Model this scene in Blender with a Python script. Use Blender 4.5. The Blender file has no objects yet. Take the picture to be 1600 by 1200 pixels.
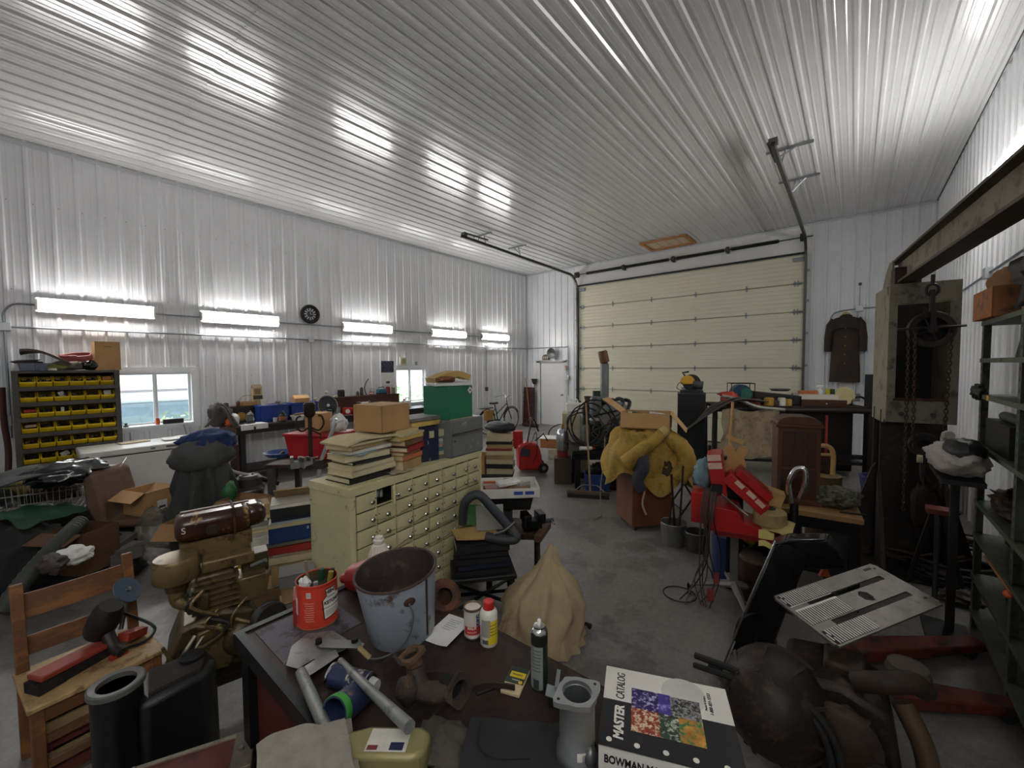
import bpy, bmesh, math, random
from math import sin, cos, pi, radians as RD, sqrt, atan2, hypot
from mathutils import Vector as V, Matrix, noise, Euler
S = bpy.context.scene
COL = S.collection
random.seed(7)
# ------------------------------------------------------------------ camera (solved from the room's edges)
F, HC = 645.5, 1.95
_y, _p, _r = RD(39.66), RD(-2.59), RD(-.446)
FW = V((-sin(_y) * cos(_p), cos(_y) * cos(_p), sin(_p)))
_rt = V((cos(_y), sin(_y), 0)); _up = _rt.cross(FW)
RT = _rt * cos(_r) + _up * sin(_r); UP = _up * cos(_r) - _rt * sin(_r)
CP = V((0, 0, HC))
cam = bpy.data.cameras.new('camera'); co = bpy.data.objects.new('camera', cam); COL.objects.link(co)
cam.sensor_width = 36; cam.lens = 36 * F / 1600; cam.clip_start = .05
m3 = Matrix((RT, UP, -FW)).transposed(); co.matrix_world = Matrix.Translation(CP) @ m3.to_4x4()
S.camera = co
# ------------------------------------------------------------------ world (overcast daylight outside the windows)
w = bpy.data.worlds.new('sky'); S.world = w; w.use_nodes = True
bg = w.node_tree.nodes['Background']; bg.inputs[0].default_value = (.88, .94, 1, 1); bg.inputs[1].default_value = 1.6
S.view_settings.view_transform = 'Standard'; S.view_settings.look = 'None'
S.view_settings.gamma = 1; S.view_settings.use_curve_mapping = False
S.view_settings.exposure = 1.66
TUBE = 24.0      # emission of the fluorescent tubes
# ------------------------------------------------------------------ pixel (1600x1200) to place helpers
def ray(x, y): return FW + RT * ((x - 800) / F) - UP * ((y - 600) / F)
def at(x, y, z=0.): d = ray(x, y); return CP + d * ((z - HC) / d.z)
def atx(x, y, X): d = ray(x, y); return CP + d * (X / d.x)
def aty(x, y, Y): d = ray(x, y); return CP + d * (Y / d.y)
def atd(x, y, d): return CP + ray(x, y) * d
def dep(P): return (P - CP).dot(FW)
def mpp(P): return dep(P) / F                      # metres per pixel there
def zat(P, py):                                    # height above P's spot that shows at row py
    d = V((P.x, P.y, HC)) - CP; k = (600 - py) / F
    return HC + (k * d.dot(FW) - d.dot(UP)) / (UP.z - k * FW.z)
def face(P): return atan2(-P.x, P.y)               # turn so local -Y looks at the camera
# ------------------------------------------------------------------ materials
def lin(c):
    if isinstance(c, str): c = [int(c[i:i + 2], 16) / 255 for i in (0, 2, 4)]
    return tuple(x / 12.92 if x <= .04045 else ((x + .055) / 1.055) ** 2.4 for x in c) + (1,)
_M = {}
def M(c, rough=.6, metal=0., var=.12, sc=6., c2=None, amt=.5, bump=0., stretch=None, spec=.5, alpha=1., trans=0., name=None, coat=0.):
    """base colour, slightly mottled; c2 = a second colour in worn patches covering amt of the surface"""
    key = (c, rough, metal, var, sc, c2, amt, bump, stretch, spec, alpha, trans, coat)
    if key in _M: return _M[key]
    m = bpy.data.materials.new(name or ('m_' + str(len(_M)))); m.use_nodes = True
    nt = m.node_tree; N = nt.nodes; L = nt.links; b = N['Principled BSDF']
    b.inputs['Roughness'].default_value = rough; b.inputs['Metallic'].default_value = metal
    b.inputs['Specular IOR Level'].default_value = spec; b.inputs['Alpha'].default_value = alpha
    b.inputs['Transmission Weight'].default_value = trans; b.inputs['Coat Weight'].default_value = coat
    base = lin(c)
    tc = N.new('ShaderNodeTexCoord'); mp = N.new('ShaderNodeMapping'); L.new(tc.outputs['Object'], mp.inputs[0])
    if stretch: mp.inputs['Scale'].default_value = stretch
    nz = N.new('ShaderNodeTexNoise'); nz.inputs['Scale'].default_value = sc; nz.inputs['Detail'].default_value = 5; nz.inputs['Roughness'].default_value = .65
    L.new(mp.outputs[0], nz.inputs[0])
    mr = N.new('ShaderNodeMapRange'); mr.inputs[1].default_value = .3; mr.inputs[2].default_value = .7
    mr.inputs[3].default_value = 1 - var; mr.inputs[4].default_value = 1 + var * .6
    L.new(nz.outputs[0], mr.inputs[0])
    mx = N.new('ShaderNodeMix'); mx.data_type = 'RGBA'; mx.blend_type = 'MULTIPLY'; mx.inputs[0].default_value = 1
    mx.inputs[6].default_value = base; L.new(mr.outputs[0], mx.inputs[7]); out = mx.outputs[2]
    if c2:
        n2 = N.new('ShaderNodeTexNoise'); n2.inputs['Scale'].default_value = sc * 1.7; n2.inputs['Detail'].default_value = 8; n2.inputs['Roughness'].default_value = .7
        L.new(mp.outputs[0], n2.inputs[0])
        r2 = N.new('ShaderNodeMapRange'); e = .36 + (1 - amt) * .28
        r2.inputs[1].default_value = e - .03; r2.inputs[2].default_value = e + .05; L.new(n2.outputs[0], r2.inputs[0])
        m2 = N.new('ShaderNodeMix'); m2.data_type = 'RGBA'; L.new(r2.outputs[0], m2.inputs[0]); L.new(out, m2.inputs[6]); m2.inputs[7].default_value = lin(c2); out = m2.outputs[2]
    L.new(out, b.inputs['Base Color'])
    if bump:
        bp = N.new('ShaderNodeBump'); bp.inputs['Strength'].default_value = min(1, bump); bp.inputs['Distance'].default_value = .01
        L.new(nz.outputs[0], bp.inputs['Height']); L.new(bp.outputs[0], b.inputs['Normal'])
    _M[key] = m; return m
def EM(c, s):
    m = bpy.data.materials.new('glow'); m.use_nodes = True; nt = m.node_tree; nt.nodes.clear()
    e = nt.nodes.new('ShaderNodeEmission'); e.inputs[0].default_value = lin(c); e.inputs[1].default_value = s
    o = nt.nodes.new('ShaderNodeOutputMaterial'); nt.links.new(e.outputs[0], o.inputs[0]); return m
# ------------------------------------------------------------------ mesh builder
class B:
    def __init__(s): s.v = []; s.f = []; s.x = Matrix()
    def add(s, vs, fs):
        o = len(s.v); s.v += [s.x @ V(v) for v in vs]; s.f += [tuple(i + o for i in f) for f in fs]; return s
    def box(s, a, b, r=None):                      # from corner a to corner b
        (x0, y0, z0), (x1, y1, z1) = a, b
        vs = [(x, y, z) for z in (z0, z1) for y in (y0, y1) for x in (x0, x1)]
        if r:
            c = V(((x0 + x1) / 2, (y0 + y1) / 2, (z0 + z1) / 2)); e = Euler(r).to_matrix()
            vs = [c + e @ (V(v) - c) for v in vs]
        return s.add(vs, [(0, 2, 3, 1), (4, 5, 7, 6), (0, 1, 5, 4), (1, 3, 7, 5), (3, 2, 6, 7), (2, 0, 4, 6)])
    def bx(s, c, d, r=None): return s.box([c[i] - d[i] / 2 for i in range(3)], [c[i] + d[i] / 2 for i in range(3)], r)
    def tube(s, pts, r, n=8, cap=True, closed=False):
        pts = [V(p) for p in pts]; k = len(pts); rr = r if isinstance(r, (list, tuple)) else [r] * k
        vs = []; up = None
        for i, p in enumerate(pts):
            if closed: t = pts[(i + 1) % k] - pts[i - 1]
            else: t = pts[min(i + 1, k - 1)] - pts[max(i - 1, 0)]
            t = t.normalized() if t.length > 1e-9 else V((0, 0, 1))
            if up is None: up = t.orthogonal().normalized()
            else:
                up = up - t * up.dot(t); up = up.normalized() if up.length > 1e-6 else t.orthogonal().normalized()
            sd = t.cross(up)
            for j in range(n): a = 2 * pi * j / n; vs.append(p + (up * cos(a) + sd * sin(a)) * rr[i])
        fs = []
        for i in range(k if closed else k - 1):
            for j in range(n):
                a, b = i * n + j, i * n + (j + 1) % n; i2 = (i + 1) % k
                fs.append((a, b, i2 * n + (j + 1) % n, i2 * n + j))
        if cap and not closed: fs += [tuple(range(n - 1, -1, -1)), tuple((k - 1) * n + j for j in range(n))]
        return s.add(vs, fs)
    def cyl(s, p, q, r, r2=None, n=16): return s.tube([p, q], [r, r if r2 is None else r2], n)
    def lathe(s, prof, n=20, o=(0, 0, 0), cap=True):     # profile of (radius, z)
        vs = []; k = len(prof); o = V(o)
        for r, z in prof:
            for j in range(n): a = 2 * pi * j / n; vs.append(o + V((r * cos(a), r * sin(a), z)))
        fs = [(i * n + j, i * n + (j + 1) % n, (i + 1) * n + (j + 1) % n, (i + 1) * n + j) for i in range(k - 1) for j in range(n)]
        if cap:
            if prof[0][0] > 1e-5: fs.append(tuple(range(n - 1, -1, -1)))
            if prof[-1][0] > 1e-5: fs.append(tuple((k - 1) * n + j for j in range(n)))
        return s.add(vs, fs)
    def prism(s, pts, z0, z1, ax='z'):                   # 2-D outline swept along an axis
        n = len(pts)
        m = {'z': lambda p, h: (p[0], p[1], h), 'y': lambda p, h: (p[0], h, p[1]), 'x': lambda p, h: (h, p[0], p[1])}[ax]
        vs = [m(p, z0) for p in pts] + [m(p, z1) for p in pts]
        return s.add(vs, [tuple(range(n))[::-1], tuple(range(n, 2 * n))] + [(i, (i + 1) % n, n + (i + 1) % n, n + i) for i in range(n)])
    def grid(s, fn, nu, nv, wrap=False):
        vs = [fn(i / nu, j / nv) for j in range(nv + 1) for i in range(nu if wrap else nu + 1)]
        w = nu if wrap else nu + 1
        return s.add(vs, [(j * w + i, j * w + (i + 1) % w, (j + 1) * w + (i + 1) % w, (j + 1) * w + i) for j in range(nv) for i in range(nu)])
    def ball(s, c, r, nu=16, nv=10, amp=0., fq=3., sd=0., flat=None, fold=0., nf=7):
        """lumpy ellipsoid; fold = pleats gathered towards the top"""
        c = V(c); r = V(r) if hasattr(r, '__len__') else V((r, r, r))
        def fn(u, v):
            a = 2 * pi * u; t = pi * (v * .998 + .001); d = V((sin(t) * cos(a), sin(t) * sin(a), -cos(t)))
            k = 1 + amp * (noise.noise(d * fq + V((sd, sd * 2, 0))) + .5 * noise.noise(d * fq * 2.3 + V((0, sd, sd))))
            if fold: k += fold * sin(a * nf + 3 * noise.noise(d * 2 + V((sd, 0, 0)))) * sin(t) * (.3 + .7 * v)
            p = V((d.x * r.x, d.y * r.y, d.z * r.z)) * k + c
            if flat is not None and p.z < flat: p.z = flat
            return p
        return s.grid(fn, nu, nv, True)
    def sheet(s, fn, nu, nv, th=.004):                   # closed thin sheet from fn(u,v)->point
        a = [V(fn(i / nu, j / nv)) for j in range(nv + 1) for i in range(nu + 1)]; w = nu + 1
        nrm = []
        for j in range(nv + 1):
            for i in range(w):
                du = a[j * w + min(i + 1, nu)] - a[j * w + max(i - 1, 0)]; dv = a[min(j + 1, nv) * w + i] - a[max(j - 1, 0) * w + i]
                q = du.cross(dv); nrm.append(q.normalized() if q.length > 1e-12 else V((0, 0, 1)))
        b = [p - q * th for p, q in zip(a, nrm)]; n = len(a)
        fs = []
        for j in range(nv):
            for i in range(nu):
                q = (j * w + i, j * w + i + 1, (j + 1) * w + i + 1, (j + 1) * w + i); fs.append(q); fs.append(tuple(n + k for k in q[::-1]))
        rim = [i for i in range(w)] + [j * w + nu for j in range(1, nv + 1)] + [nv * w + i for i in range(nu - 1, -1, -1)] + [j * w for j in range(nv - 1, 0, -1)]
        for i in range(len(rim)): p, q = rim[i], rim[(i + 1) % len(rim)]; fs.append((q, p, n + p, n + q))
        return s.add(a + b, fs)
def mesh(b, mat, smooth=True, ang=.7):
    me = bpy.data.meshes.new('mesh'); me.from_pydata([tuple(v) for v in b.v], [], b.f)
    bm = bmesh.new(); bm.from_mesh(me); bmesh.ops.recalc_face_normals(bm, faces=bm.faces); bm.to_mesh(me); bm.free()
    me.materials.append(mat)
    if smooth: me.shade_smooth(); me.set_sharp_from_angle(angle=ang)
    return me
def ob(name, b, mat, par=None, bev=0., smooth=True, label=None, ang=.7):
    o = bpy.data.objects.new(name, b if isinstance(b, bpy.types.Mesh) else mesh(b, mat, smooth, ang)); COL.objects.link(o)
    if par: o.parent = par
    if label: o['label'] = label
    if bev:
        md = o.modifiers.new('bevel', 'BEVEL'); md.width = bev; md.segments = 2; md.limit_method = 'ANGLE'; md.angle_limit = .6
    return o
def tag(o, label, cat, group=None):
    o['label'] = label; o['category'] = cat
    if group: o['group'] = group
    return o
def T(name, label, cat, loc=(0, 0, 0), rz=0., group=None, rot=None, sc=None):
    o = bpy.data.objects.new(name, None); COL.objects.link(o); o.empty_display_size = .05
    o.location = loc; o.rotation_euler = rot or (0, 0, rz)
    if sc: o.scale = sc if hasattr(sc, '__len__') else (sc,) * 3
    return tag(o, label, cat, group)
def one(name, b, mat, label, cat, loc=(0, 0, 0), rz=0., group=None, bev=0., rot=None, smooth=True):
    o = ob(name, b, mat, None, bev, smooth); o.location = loc; o.rotation_euler = rot or (0, 0, rz)
    return tag(o, label, cat, group)
def struct(name, b, mat, bev=0.):
    o = ob(name, b, mat, None, bev); o['kind'] = 'structure'; return o
def text(par, s, size, mat, mtx=None, fn=None, name='lettering', ext=.0006, bold=0., al='CENTER', shear=0., xs=1.):
    c = bpy.data.curves.new('t', 'FONT'); c.body = s; c.size = size; c.extrude = ext; c.align_x = al; c.align_y = 'CENTER'; c.offset = bold; c.shear = shear; c.resolution_u = 3
    t = bpy.data.objects.new('t', c); COL.objects.link(t)
    dg = bpy.context.evaluated_depsgraph_get(); me = bpy.data.meshes.new_from_object(t.evaluated_get(dg))
    bpy.data.objects.remove(t); bpy.data.curves.remove(c)
    me.materials.clear(); me.materials.append(mat)
    for v in me.vertices:
        p = v.co.copy(); p.x *= xs
        if fn: p = V(fn(p))
        if mtx: p = mtx @ p
        v.co = p
    return ob(name, me, mat, par)
def MX(loc=(0, 0, 0), rot=(0, 0, 0)): return Matrix.Translation(loc) @ Euler(rot).to_matrix().to_4x4()
def spline(pts, n=6):                              # Catmull-Rom through points
    P = [V(p) for p in pts]; P = [P[0] * 2 - P[1]] + P + [P[-1] * 2 - P[-2]]; out = []
    for i in range(1, len(P) - 2):
        for k in range(n):
            t = k / n; a, b, c, d = P[i - 1:i + 3]
            out.append(.5 * ((2 * b) + (c - a) * t + (2 * a - 5 * b + 4 * c - d) * t * t + (3 * b - a - 3 * c + d) * t ** 3))
    return out + [P[-2]]
def rnd(a, b): return random.uniform(a, b)
# ------------------------------------------------------------------ palette
BLK = M('171717', .5, 0, .25); BLKM = M('1b1b1c', .4, .5, .3, 9); RUB = M('1d1d1d', .7, 0, .2, 14, bump=.2)
STEEL = M('8d8f90', .35, .9, .2, 10); CHROME = M('d8d8d8', .12, 1, .02); GALV = M('a4a8aa', .42, .8, .18, 12)
RUST = M('4a3024', .75, .3, .35, 9, '6b4029', .4, .3); DRUST = M('33261f', .7, .35, .35, 9, '4b3426', .4, .3)
CARD = M('b28a5c', .85, 0, .1, 4, bump=.05); CARDL = M('c39b68', .85, 0, .08, 4); CARDD = M('8d6a45', .85, 0, .14, 4)
PAPER = M('d5cdb8', .85, 0, .1, 12); WHITE = M('e2e2de', .45, 0, .05); PWHT = M('dcdcd8', .8, 0, .05); PAGE = M('cfc19a', .9, 0, .18, 40, stretch=(1, 1, 14))
RED = M('b2231e', .4, 0, .12); DRED = M('6d201c', .5, 0, .2); BLUE = M('1f468f', .4, 0, .1); NAVY = M('1a1e38', .5, 0, .15)
YEL = M('e8c41c', .4, 0, .08); GRN = M('1f6f52', .45, 0, .1); ORG = M('cc5a24', .5, 0, .1); BRASS = M('a5803a', .4, .7, .2)
WOODD = M('4a2b1c', .45, 0, .3, 3, stretch=(1, 1, .12)); WOODM = M('8a5f38', .55, 0, .3, 5, stretch=(.15, 1, 1)); WOODL = M('c39a62', .6, 0, .2, 4, stretch=(.15, 1, 1))
GREYP = M('7c7d7e', .45, 0, .12); DGREY = M('3e3f40', .55, 0, .2); GLASS = M('dfe8ea', .05, 0, 0, trans=.9, alpha=.5)
# ================================================================== the building
XL, XR, YF, YB, ZC = -8.5, 1.13, 11.06, -3.2, 4.96
MW = M('dfe0e2', .34, 0, .05, 2, spec=.6, name='white_wall_steel'); MC = M('dcdddd', .19, .12, .04, 2, spec=.7, name='white_ceiling_steel')
SCREW = M('55585a', .5, .5, .1)
def concrete():
    m = M('807c78', .42, 0, .28, .9, '6a6662', .42, .12, name='concrete'); nt = m.node_tree; N = nt.nodes; L = nt.links; b = N['Principled BSDF']
    src = b.inputs['Base Color'].links[0].from_socket
    n = N.new('ShaderNodeTexNoise'); n.inputs['Scale'].default_value = 26; n.inputs['Detail'].default_value = 9; n.inputs['Roughness'].default_value = .75
    tc = [x for x in N if x.type == 'TEX_COORD'][0]; L.new(tc.outputs['Object'], n.inputs[0])
    r = N.new('ShaderNodeMapRange'); r.inputs[1].default_value = .35; r.inputs[2].default_value = .65; r.inputs[3].default_value = .78; r.inputs[4].default_value = 1.12; L.new(n.outputs[0], r.inputs[0])
    x = N.new('ShaderNodeMix'); x.data_type = 'RGBA'; x.blend_type = 'MULTIPLY'; x.inputs[0].default_value = 1; L.new(src, x.inputs[6]); L.new(r.outputs[0], x.inputs[7]); L.new(x.outputs[2], b.inputs['Base Color'])
    return m
struct('floor', B().box((XL - .2, YB - .2, -.15), (XR + .2, YF + .2, 0)), concrete())
def ribs(u0, u1, ph):                              # rib profile: list of (u, out)
    P = .2286; k0 = math.floor((u0 - ph) / P) - 1; pts = []
    for k in range(k0, k0 + int((u1 - u0) / P) + 4):
        c = ph + k * P
        pts += [(c - .030, 0), (c - .014, .019), (c + .014, .019), (c + .030, 0), (c + .062, 0), (c + .070, .0035), (c + .082, .0035), (c + .090, 0), (c + .138, 0), (c + .146, .0035), (c + .158, .0035), (c + .166, 0)]
    def ev(u):
        for (a, x), (b, y) in zip(pts, pts[1:]):
            if a <= u <= b: return x + (y - x) * (u - a) / (b - a) if b > a else x
        return 0
    return [(u0, ev(u0))] + [p for p in pts if u0 < p[0] < u1] + [(u1, ev(u1))]
def panels(par, u0, u1, z0, z1, ph, place, holes, mat, name='wall_panel'):
    W = .9144; u = ph - .1143 + math.floor((u0 - ph + .1143) / W) * W
    while u < u1 - .01:
        a, c = max(u, u0), min(u + W, u1); b = B()
        cuts = sorted({a, c} | {h for H in holes for h in H[:2] if a < h < c})
        for p, q in zip(cuts, cuts[1:]):
            mid = (p + q) / 2; zs = [(z0, z1)]
            for h in holes:
                if h[0] < mid < h[1]: zs = [t for s0, s1 in zs for t in ((s0, min(s1, h[2])), (max(s0, h[3]), s1)) if t[1] - t[0] > .01]
            pr = ribs(p, q, ph)
            for s0, s1 in zs:
                vs = [place(x, s, o) for s in (s0, s1) for x, o in pr]; n = len(pr)
                b.add(vs, [(i, i + 1, n + i + 1, n + i) for i in range(n - 1)])
        ob(name, b, mat, par, ang=.3); u += W
def slab(u0, u1, z0, z1, holes, place, th=.16):
    b = B(); us = sorted({u0, u1} | {h for H in holes for h in H[:2]}); zz = sorted({z0, z1} | {h for H in holes for h in H[2:4]})
    for p, q in zip(us, us[1:]):
        for r, s in zip(zz, zz[1:]):
            if any(h[0] <= p and q <= h[1] and h[2] <= r and s <= h[3] for h in holes): continue
            A = place(p, r, -.003); C = place(q, s, -th); b.box([min(A[i], C[i]) for i in range(3)], [max(A[i], C[i]) for i in range(3)])
    return b
WIN1 = (.93, 1.93, 1.02, 1.92); WIN2 = (5.83, 6.80, 1.02, 1.92)
DOORO = (-6.50, -.86, 0, 4.30); DOORM = (-7.95, -7.03, 0, 2.03)
pl = lambda u, z, o: (XL + o, u, z)
pf = lambda u, z, o: (u, YF - o, z)
pr_ = lambda u, z, o: (XR - o, u, z)
pb = lambda u, z, o: (u, YB + o, z)
wl = struct('wall_left', slab(YB, YF, 0, ZC, [WIN1, WIN2], pl), MW); panels(wl, YB, YF, 0, ZC, .208, pl, [WIN1, WIN2], MW)
wf = struct('wall_far', slab(XL, XR, 0, ZC, [DOORO, DOORM], pf), MW); panels(wf, XL, XR, 0, ZC, .63, pf, [(-6.62, -.76, 0, ZC), (-8.09, -6.94, 0, 2.07)], MW)
wr = struct('wall_right', slab(YB, YF, 0, ZC, [], pr_), MW); panels(wr, YB, YF, 0, ZC, .1, pr_, [], MW)
wb = struct('wall_back', slab(XL, XR, 0, ZC, [], pb), MW)
cl = struct('ceiling', B().box((XL - .16, YB - .16, ZC + .003), (XR + .16, YF + .16, ZC + .12)), MC)
YLAP = 1.42
for y0, y1, dz in ((YB, YLAP + .04, .0), (YLAP, YF, .006)):
    panels(cl, XL, XR, y0, y1, .63, lambda u, y, o, dz=dz: (u, y, ZC - o - dz), [], MC, 'ceiling_panel')
# screw heads: real little domes, far too many to count singly
def screws(par, pts, nrm):
    b = B(); n = V(nrm); t = n.orthogonal().normalized(); s = n.cross(t)
    for p in pts:
        p = V(p); b.add([p + t * .007, p + s * .007, p - t * .007, p - s * .007, p + n * .006], [(0, 1, 4), (1, 2, 4), (2, 3, 4), (3, 0, 4)])
    o = ob('screws', b, SCREW, par, smooth=False); o['kind'] = 'stuff'
P = .2286
screws(cl, [(.63 + k * P * .5 + .05, y + rnd(-.02, .02), ZC - .004) for y in (YLAP + .03, 3.9, 6.3, 8.7) for k in range(-78, 4) if y < 2 or k % 4 == 0], (0, 0, -1))
screws(wl, [(XL + .002, .208 + k * P + .05, z) for z in (.6, 1.8, 3.0, 4.15) for k in range(-2, 47) if not (z == 1.8 and (.8 < .208 + k * P < 2 or 5.7 < .208 + k * P < 6.9))], (1, 0, 0))
screws(wf, [(.63 + k * P + .05, YF - .002, z) for z in (1.4, 2.6, 3.9) for k in range(-5, 3)], (0, -1, 0))
screws(wr, [(XR - .002, .1 + k * P + .05, z) for z in (.6, 1.3, 2.0, 3.2, 4.2) for k in range(0, 48)], (-1, 0, 0))
TRIM = M('c6c8ca', .35, 0, .04); DARKGAP = M('2c2d2e', .8, 0, .1)
struct('trim_1', B().box((XL + .002, YB, ZC - .075), (XL + .022, YF, ZC - .022)), TRIM)
struct('trim_2', B().box((XL, YF - .028, ZC - .06), (XR, YF - .001, ZC - .021)), TRIM)
struct('trim_3', B().box((XR - .024, YB, ZC - .035), (XR - .0195, YF, ZC - .021)), DARKGAP)
struct('trim_4', B().box((XL + .0, YF - .03, 0), (XL + .03, YF - .0, ZC - .07)), TRIM)
struct('trim_5', B().box((XR - .03, YF - .03, 0), (XR, YF - .0, ZC - .06)), TRIM)
# ---- windows
VIN = M('e6e8ea', .35, 0, .03); PANE = M('e8f4f4', .02, 0, 0, trans=1, alpha=.12, name='window_glass')
def window(n, y0, y1, z0, z1):
    b = B(); x0, x1 = XL - .11, XL + .03
    f = .045
    b.box((x0, y0, z0), (x1, y0 + f, z1)).box((x0, y1 - f, z0), (x1, y1, z1)).box((x0, y0 + f, z1 - f), (x1, y1 - f, z1)).box((x0, y0 + f, z0), (x1 + .05, y1 - f, z0 + f * .8))
    t = .05; b.box((XL, y0 - t, z1), (XL + .028, y1 + t, z1 + t)).box((XL, y0 - t, z0 - t), (XL + .028, y1 + t, z0)).box((XL, y0 - t, z0), (XL + .028, y0, z1)).box((XL, y1, z0), (XL + .028, y1 + t, z1))
    o = struct('window_%d' % n, b, VIN)
    m = (y0 + y1) / 2
    for a, c, x in ((y0 + f, m + .025, XL - .06), (m - .025, y1 - f, XL - .085)):
        s = B(); g = .03
        s.box((x - .012, a, z0 + f), (x + .012, a + g, z1 - f)).box((x - .012, c - g, z0 + f), (x + .012, c, z1 - f)).box((x - .012, a + g, z0 + f), (x + .012, c - g, z0 + f + g)).box((x - .012, a + g, z1 - f - g), (x + .012, c - g, z1 - f))
        sa = ob('sash', s, VIN, o); ob('pane', B().box((x - .003, a + g, z0 + f + g), (x + .003, c - g, z1 - f - g)), PANE, sa)
    ob('latch', B().bx((XL - .04, m, (z0 + z1) / 2), (.02, .03, .06)), VIN, o)
    return o
window(1, *WIN1); window(2, *WIN2)
# ---- outdoors seen through the windows
one('yard_ground', B().box((-40, -16, -.3), (XL - .4, 26, -.15)), M('8a8f78', .9, 0, .3, 1.5), 'grassy yard ground outside the windows', 'ground')
t = T('travel_trailer', 'white travel trailer parked outside the window beside the bin shelf', 'trailer', (-14.4, 0, -.15))
ob('body', B().box((-1.2, -4.2, 1.25), (1.2, 5.2, 3.6)), M('e9eaf2', .35, 0, .06, 1.2), t, .12)
ob('stripe', B().box((1.2, -4.1, 1.52), (1.212, 5.1, 1.58)), M('5d4f52', .6), t); ob('skirt', B().box((-1.1, -4.0, .75), (1.17, 5.0, 1.25)), M('6f8290', .6, 0, .15), t)
for y in (-1.2, 1.6): ob('wheel', B().cyl((1.0, y, .38), (1.2, y, .38), .38), RUB, t)
def bush(loc, r, lab, c, n=260, sd=1):
    rs = random.Random(sd); b = B()
    for i in range(n):
        d = V((rs.gauss(0, 1), rs.gauss(0, 1), rs.gauss(0, 1))).normalized() * r * rs.uniform(.55, 1); d.z = abs(d.z) * 1.15
        a = V((rs.gauss(0, 1), rs.gauss(0, 1), rs.gauss(0, 1))).normalized(); c2 = a.orthogonal().normalized(); s = rs.uniform(.06, .13)
        b.add([d - a * s, d + c2 * s * .4, d + a * s, d - c2 * s * .4], [(0, 1, 2, 3)])
    t = T('bush', lab, 'bush', loc, 0, 'bushes outside the windows'); ob('foliage', b, M(c, .7, 0, .3, 5), t, smooth=False)
    ob('stem', B().tube([(0, 0, -.05), (0, 0, r * .6)], .02), WOODD, t)
for i, (y, x, r, c, lab) in enumerate([(.35, -11.0, 1.0, '9bb47e', 'leafy green bush outside the left half of the window by the bin shelf'), (2.5, -11.2, 1.1, 'a5bd8a', 'leafy green bush outside the right half of the window by the bin shelf'), (7.5, -12.5, 1.7, '9fc79a', 'tall pale green bush outside the window behind the green box'), (11.4, -13.9, 1.8, 'b3c8b0', 'tall hazy bush outside the far edge of the window behind the green box')]):
    bush((x, y, -.15), r, lab, c, int(300 * r), i)
# ---- overhead door: seven sections
DC = M('d6d1b8', .5, 0, .04, 3, stretch=(.2, 1, 1)); HING = M('8f9496', .4, .8, .2); TRK = M('62625c', .4, .7, .2, 10)
od = T('overhead_door', 'cream sectional overhead garage door with steel hinges', 'garage door', (0, YF - .035, 0))
x0, x1, _, zt = DOORO; n = 7; h = zt / n
for i in range(n):
    pr = [(.02, i * h + .004), (-.0, i * h + .012)]
    for k in range(6):
        z = i * h + .02 + (h - .04) * k / 6
        pr += [(0, z + .006), (0, z + (h - .04) / 6 - .008), (.004, z + (h - .04) / 6 - .004), (.004, z + (h - .04) / 6 - .001)]
    pr += [(0, (i + 1) * h - .012), (.02, (i + 1) * h - .004), (.05, (i + 1) * h - .004), (.05, i * h + .004)]
    s = ob('door_section', B().prism(pr, x0 + .03, x1 - .03, 'x'), DC, od, ang=.2)
hb = B().bx((0, -.008, -.035), (.035, .012, .06)).bx((0, -.008, .035), (.035, .012, .06)).cyl((-.03, -.014, 0), (.03, -.014, 0), .01, n=8)
he = B().prism([(-.07, 0), (-.03, .075), (.0, .02), (.03, .075), (.06, 0), (.03, -.075), (0, -.02), (-.03, -.075)], -.012, -.002, 'y').cyl((-.09, -.02, 0), (.11, -.02, 0), .012, n=8).cyl((.06, -.02, 0), (.085, -.02, 0), .028, n=10)
hm, em = mesh(hb, HING), mesh(he, HING)
for i in range(1, n):
    for x in (x0 + .16, x1 - .16):
        o = ob('hinge', em, HING, od); o.location = (x, 0, i * h); o.rotation_euler.z = 0 if x > -3 else pi
        if x < -3: o.rotation_euler = (0, pi, 0)
    for k in range(1, 5):
        o = ob('hinge', hm, HING, od); o.location = (x0 + (x1 - x0) * k / 5, 0, i * h)
for x, s in ((x0 + .14, -1), (x1 - .14, 1)):
    ob('top_bracket', B().bx((x, -.02, zt - .10), (.2, .035, .09)).cyl((x, -.03, zt - .1), (x + s * .16, -.03, zt - .1), .012), HING, od)
ob('bottom_seal', B().box((x0 + .02, -.01, 0), (x1 - .02, .05, .03)), RUB, od)
ob('top_seal', B().box((x0, -.06, zt + .0), (x1, -.035, zt + .045)), BLK, od)
struct('trim_6', B().box((x0 - .12, YF - .03, zt), (x1 + .1, YF - .004, ZC - .06)), M('d9d9d6', .5, 0, .06, 1.5))
for i, x in enumerate((x0 - .06, x1 + .05)): struct('trim_%d' % (7 + i), B().box((x - .055, YF - .03, 0), (x + .055, YF - .003, zt)), TRIM)
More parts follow.
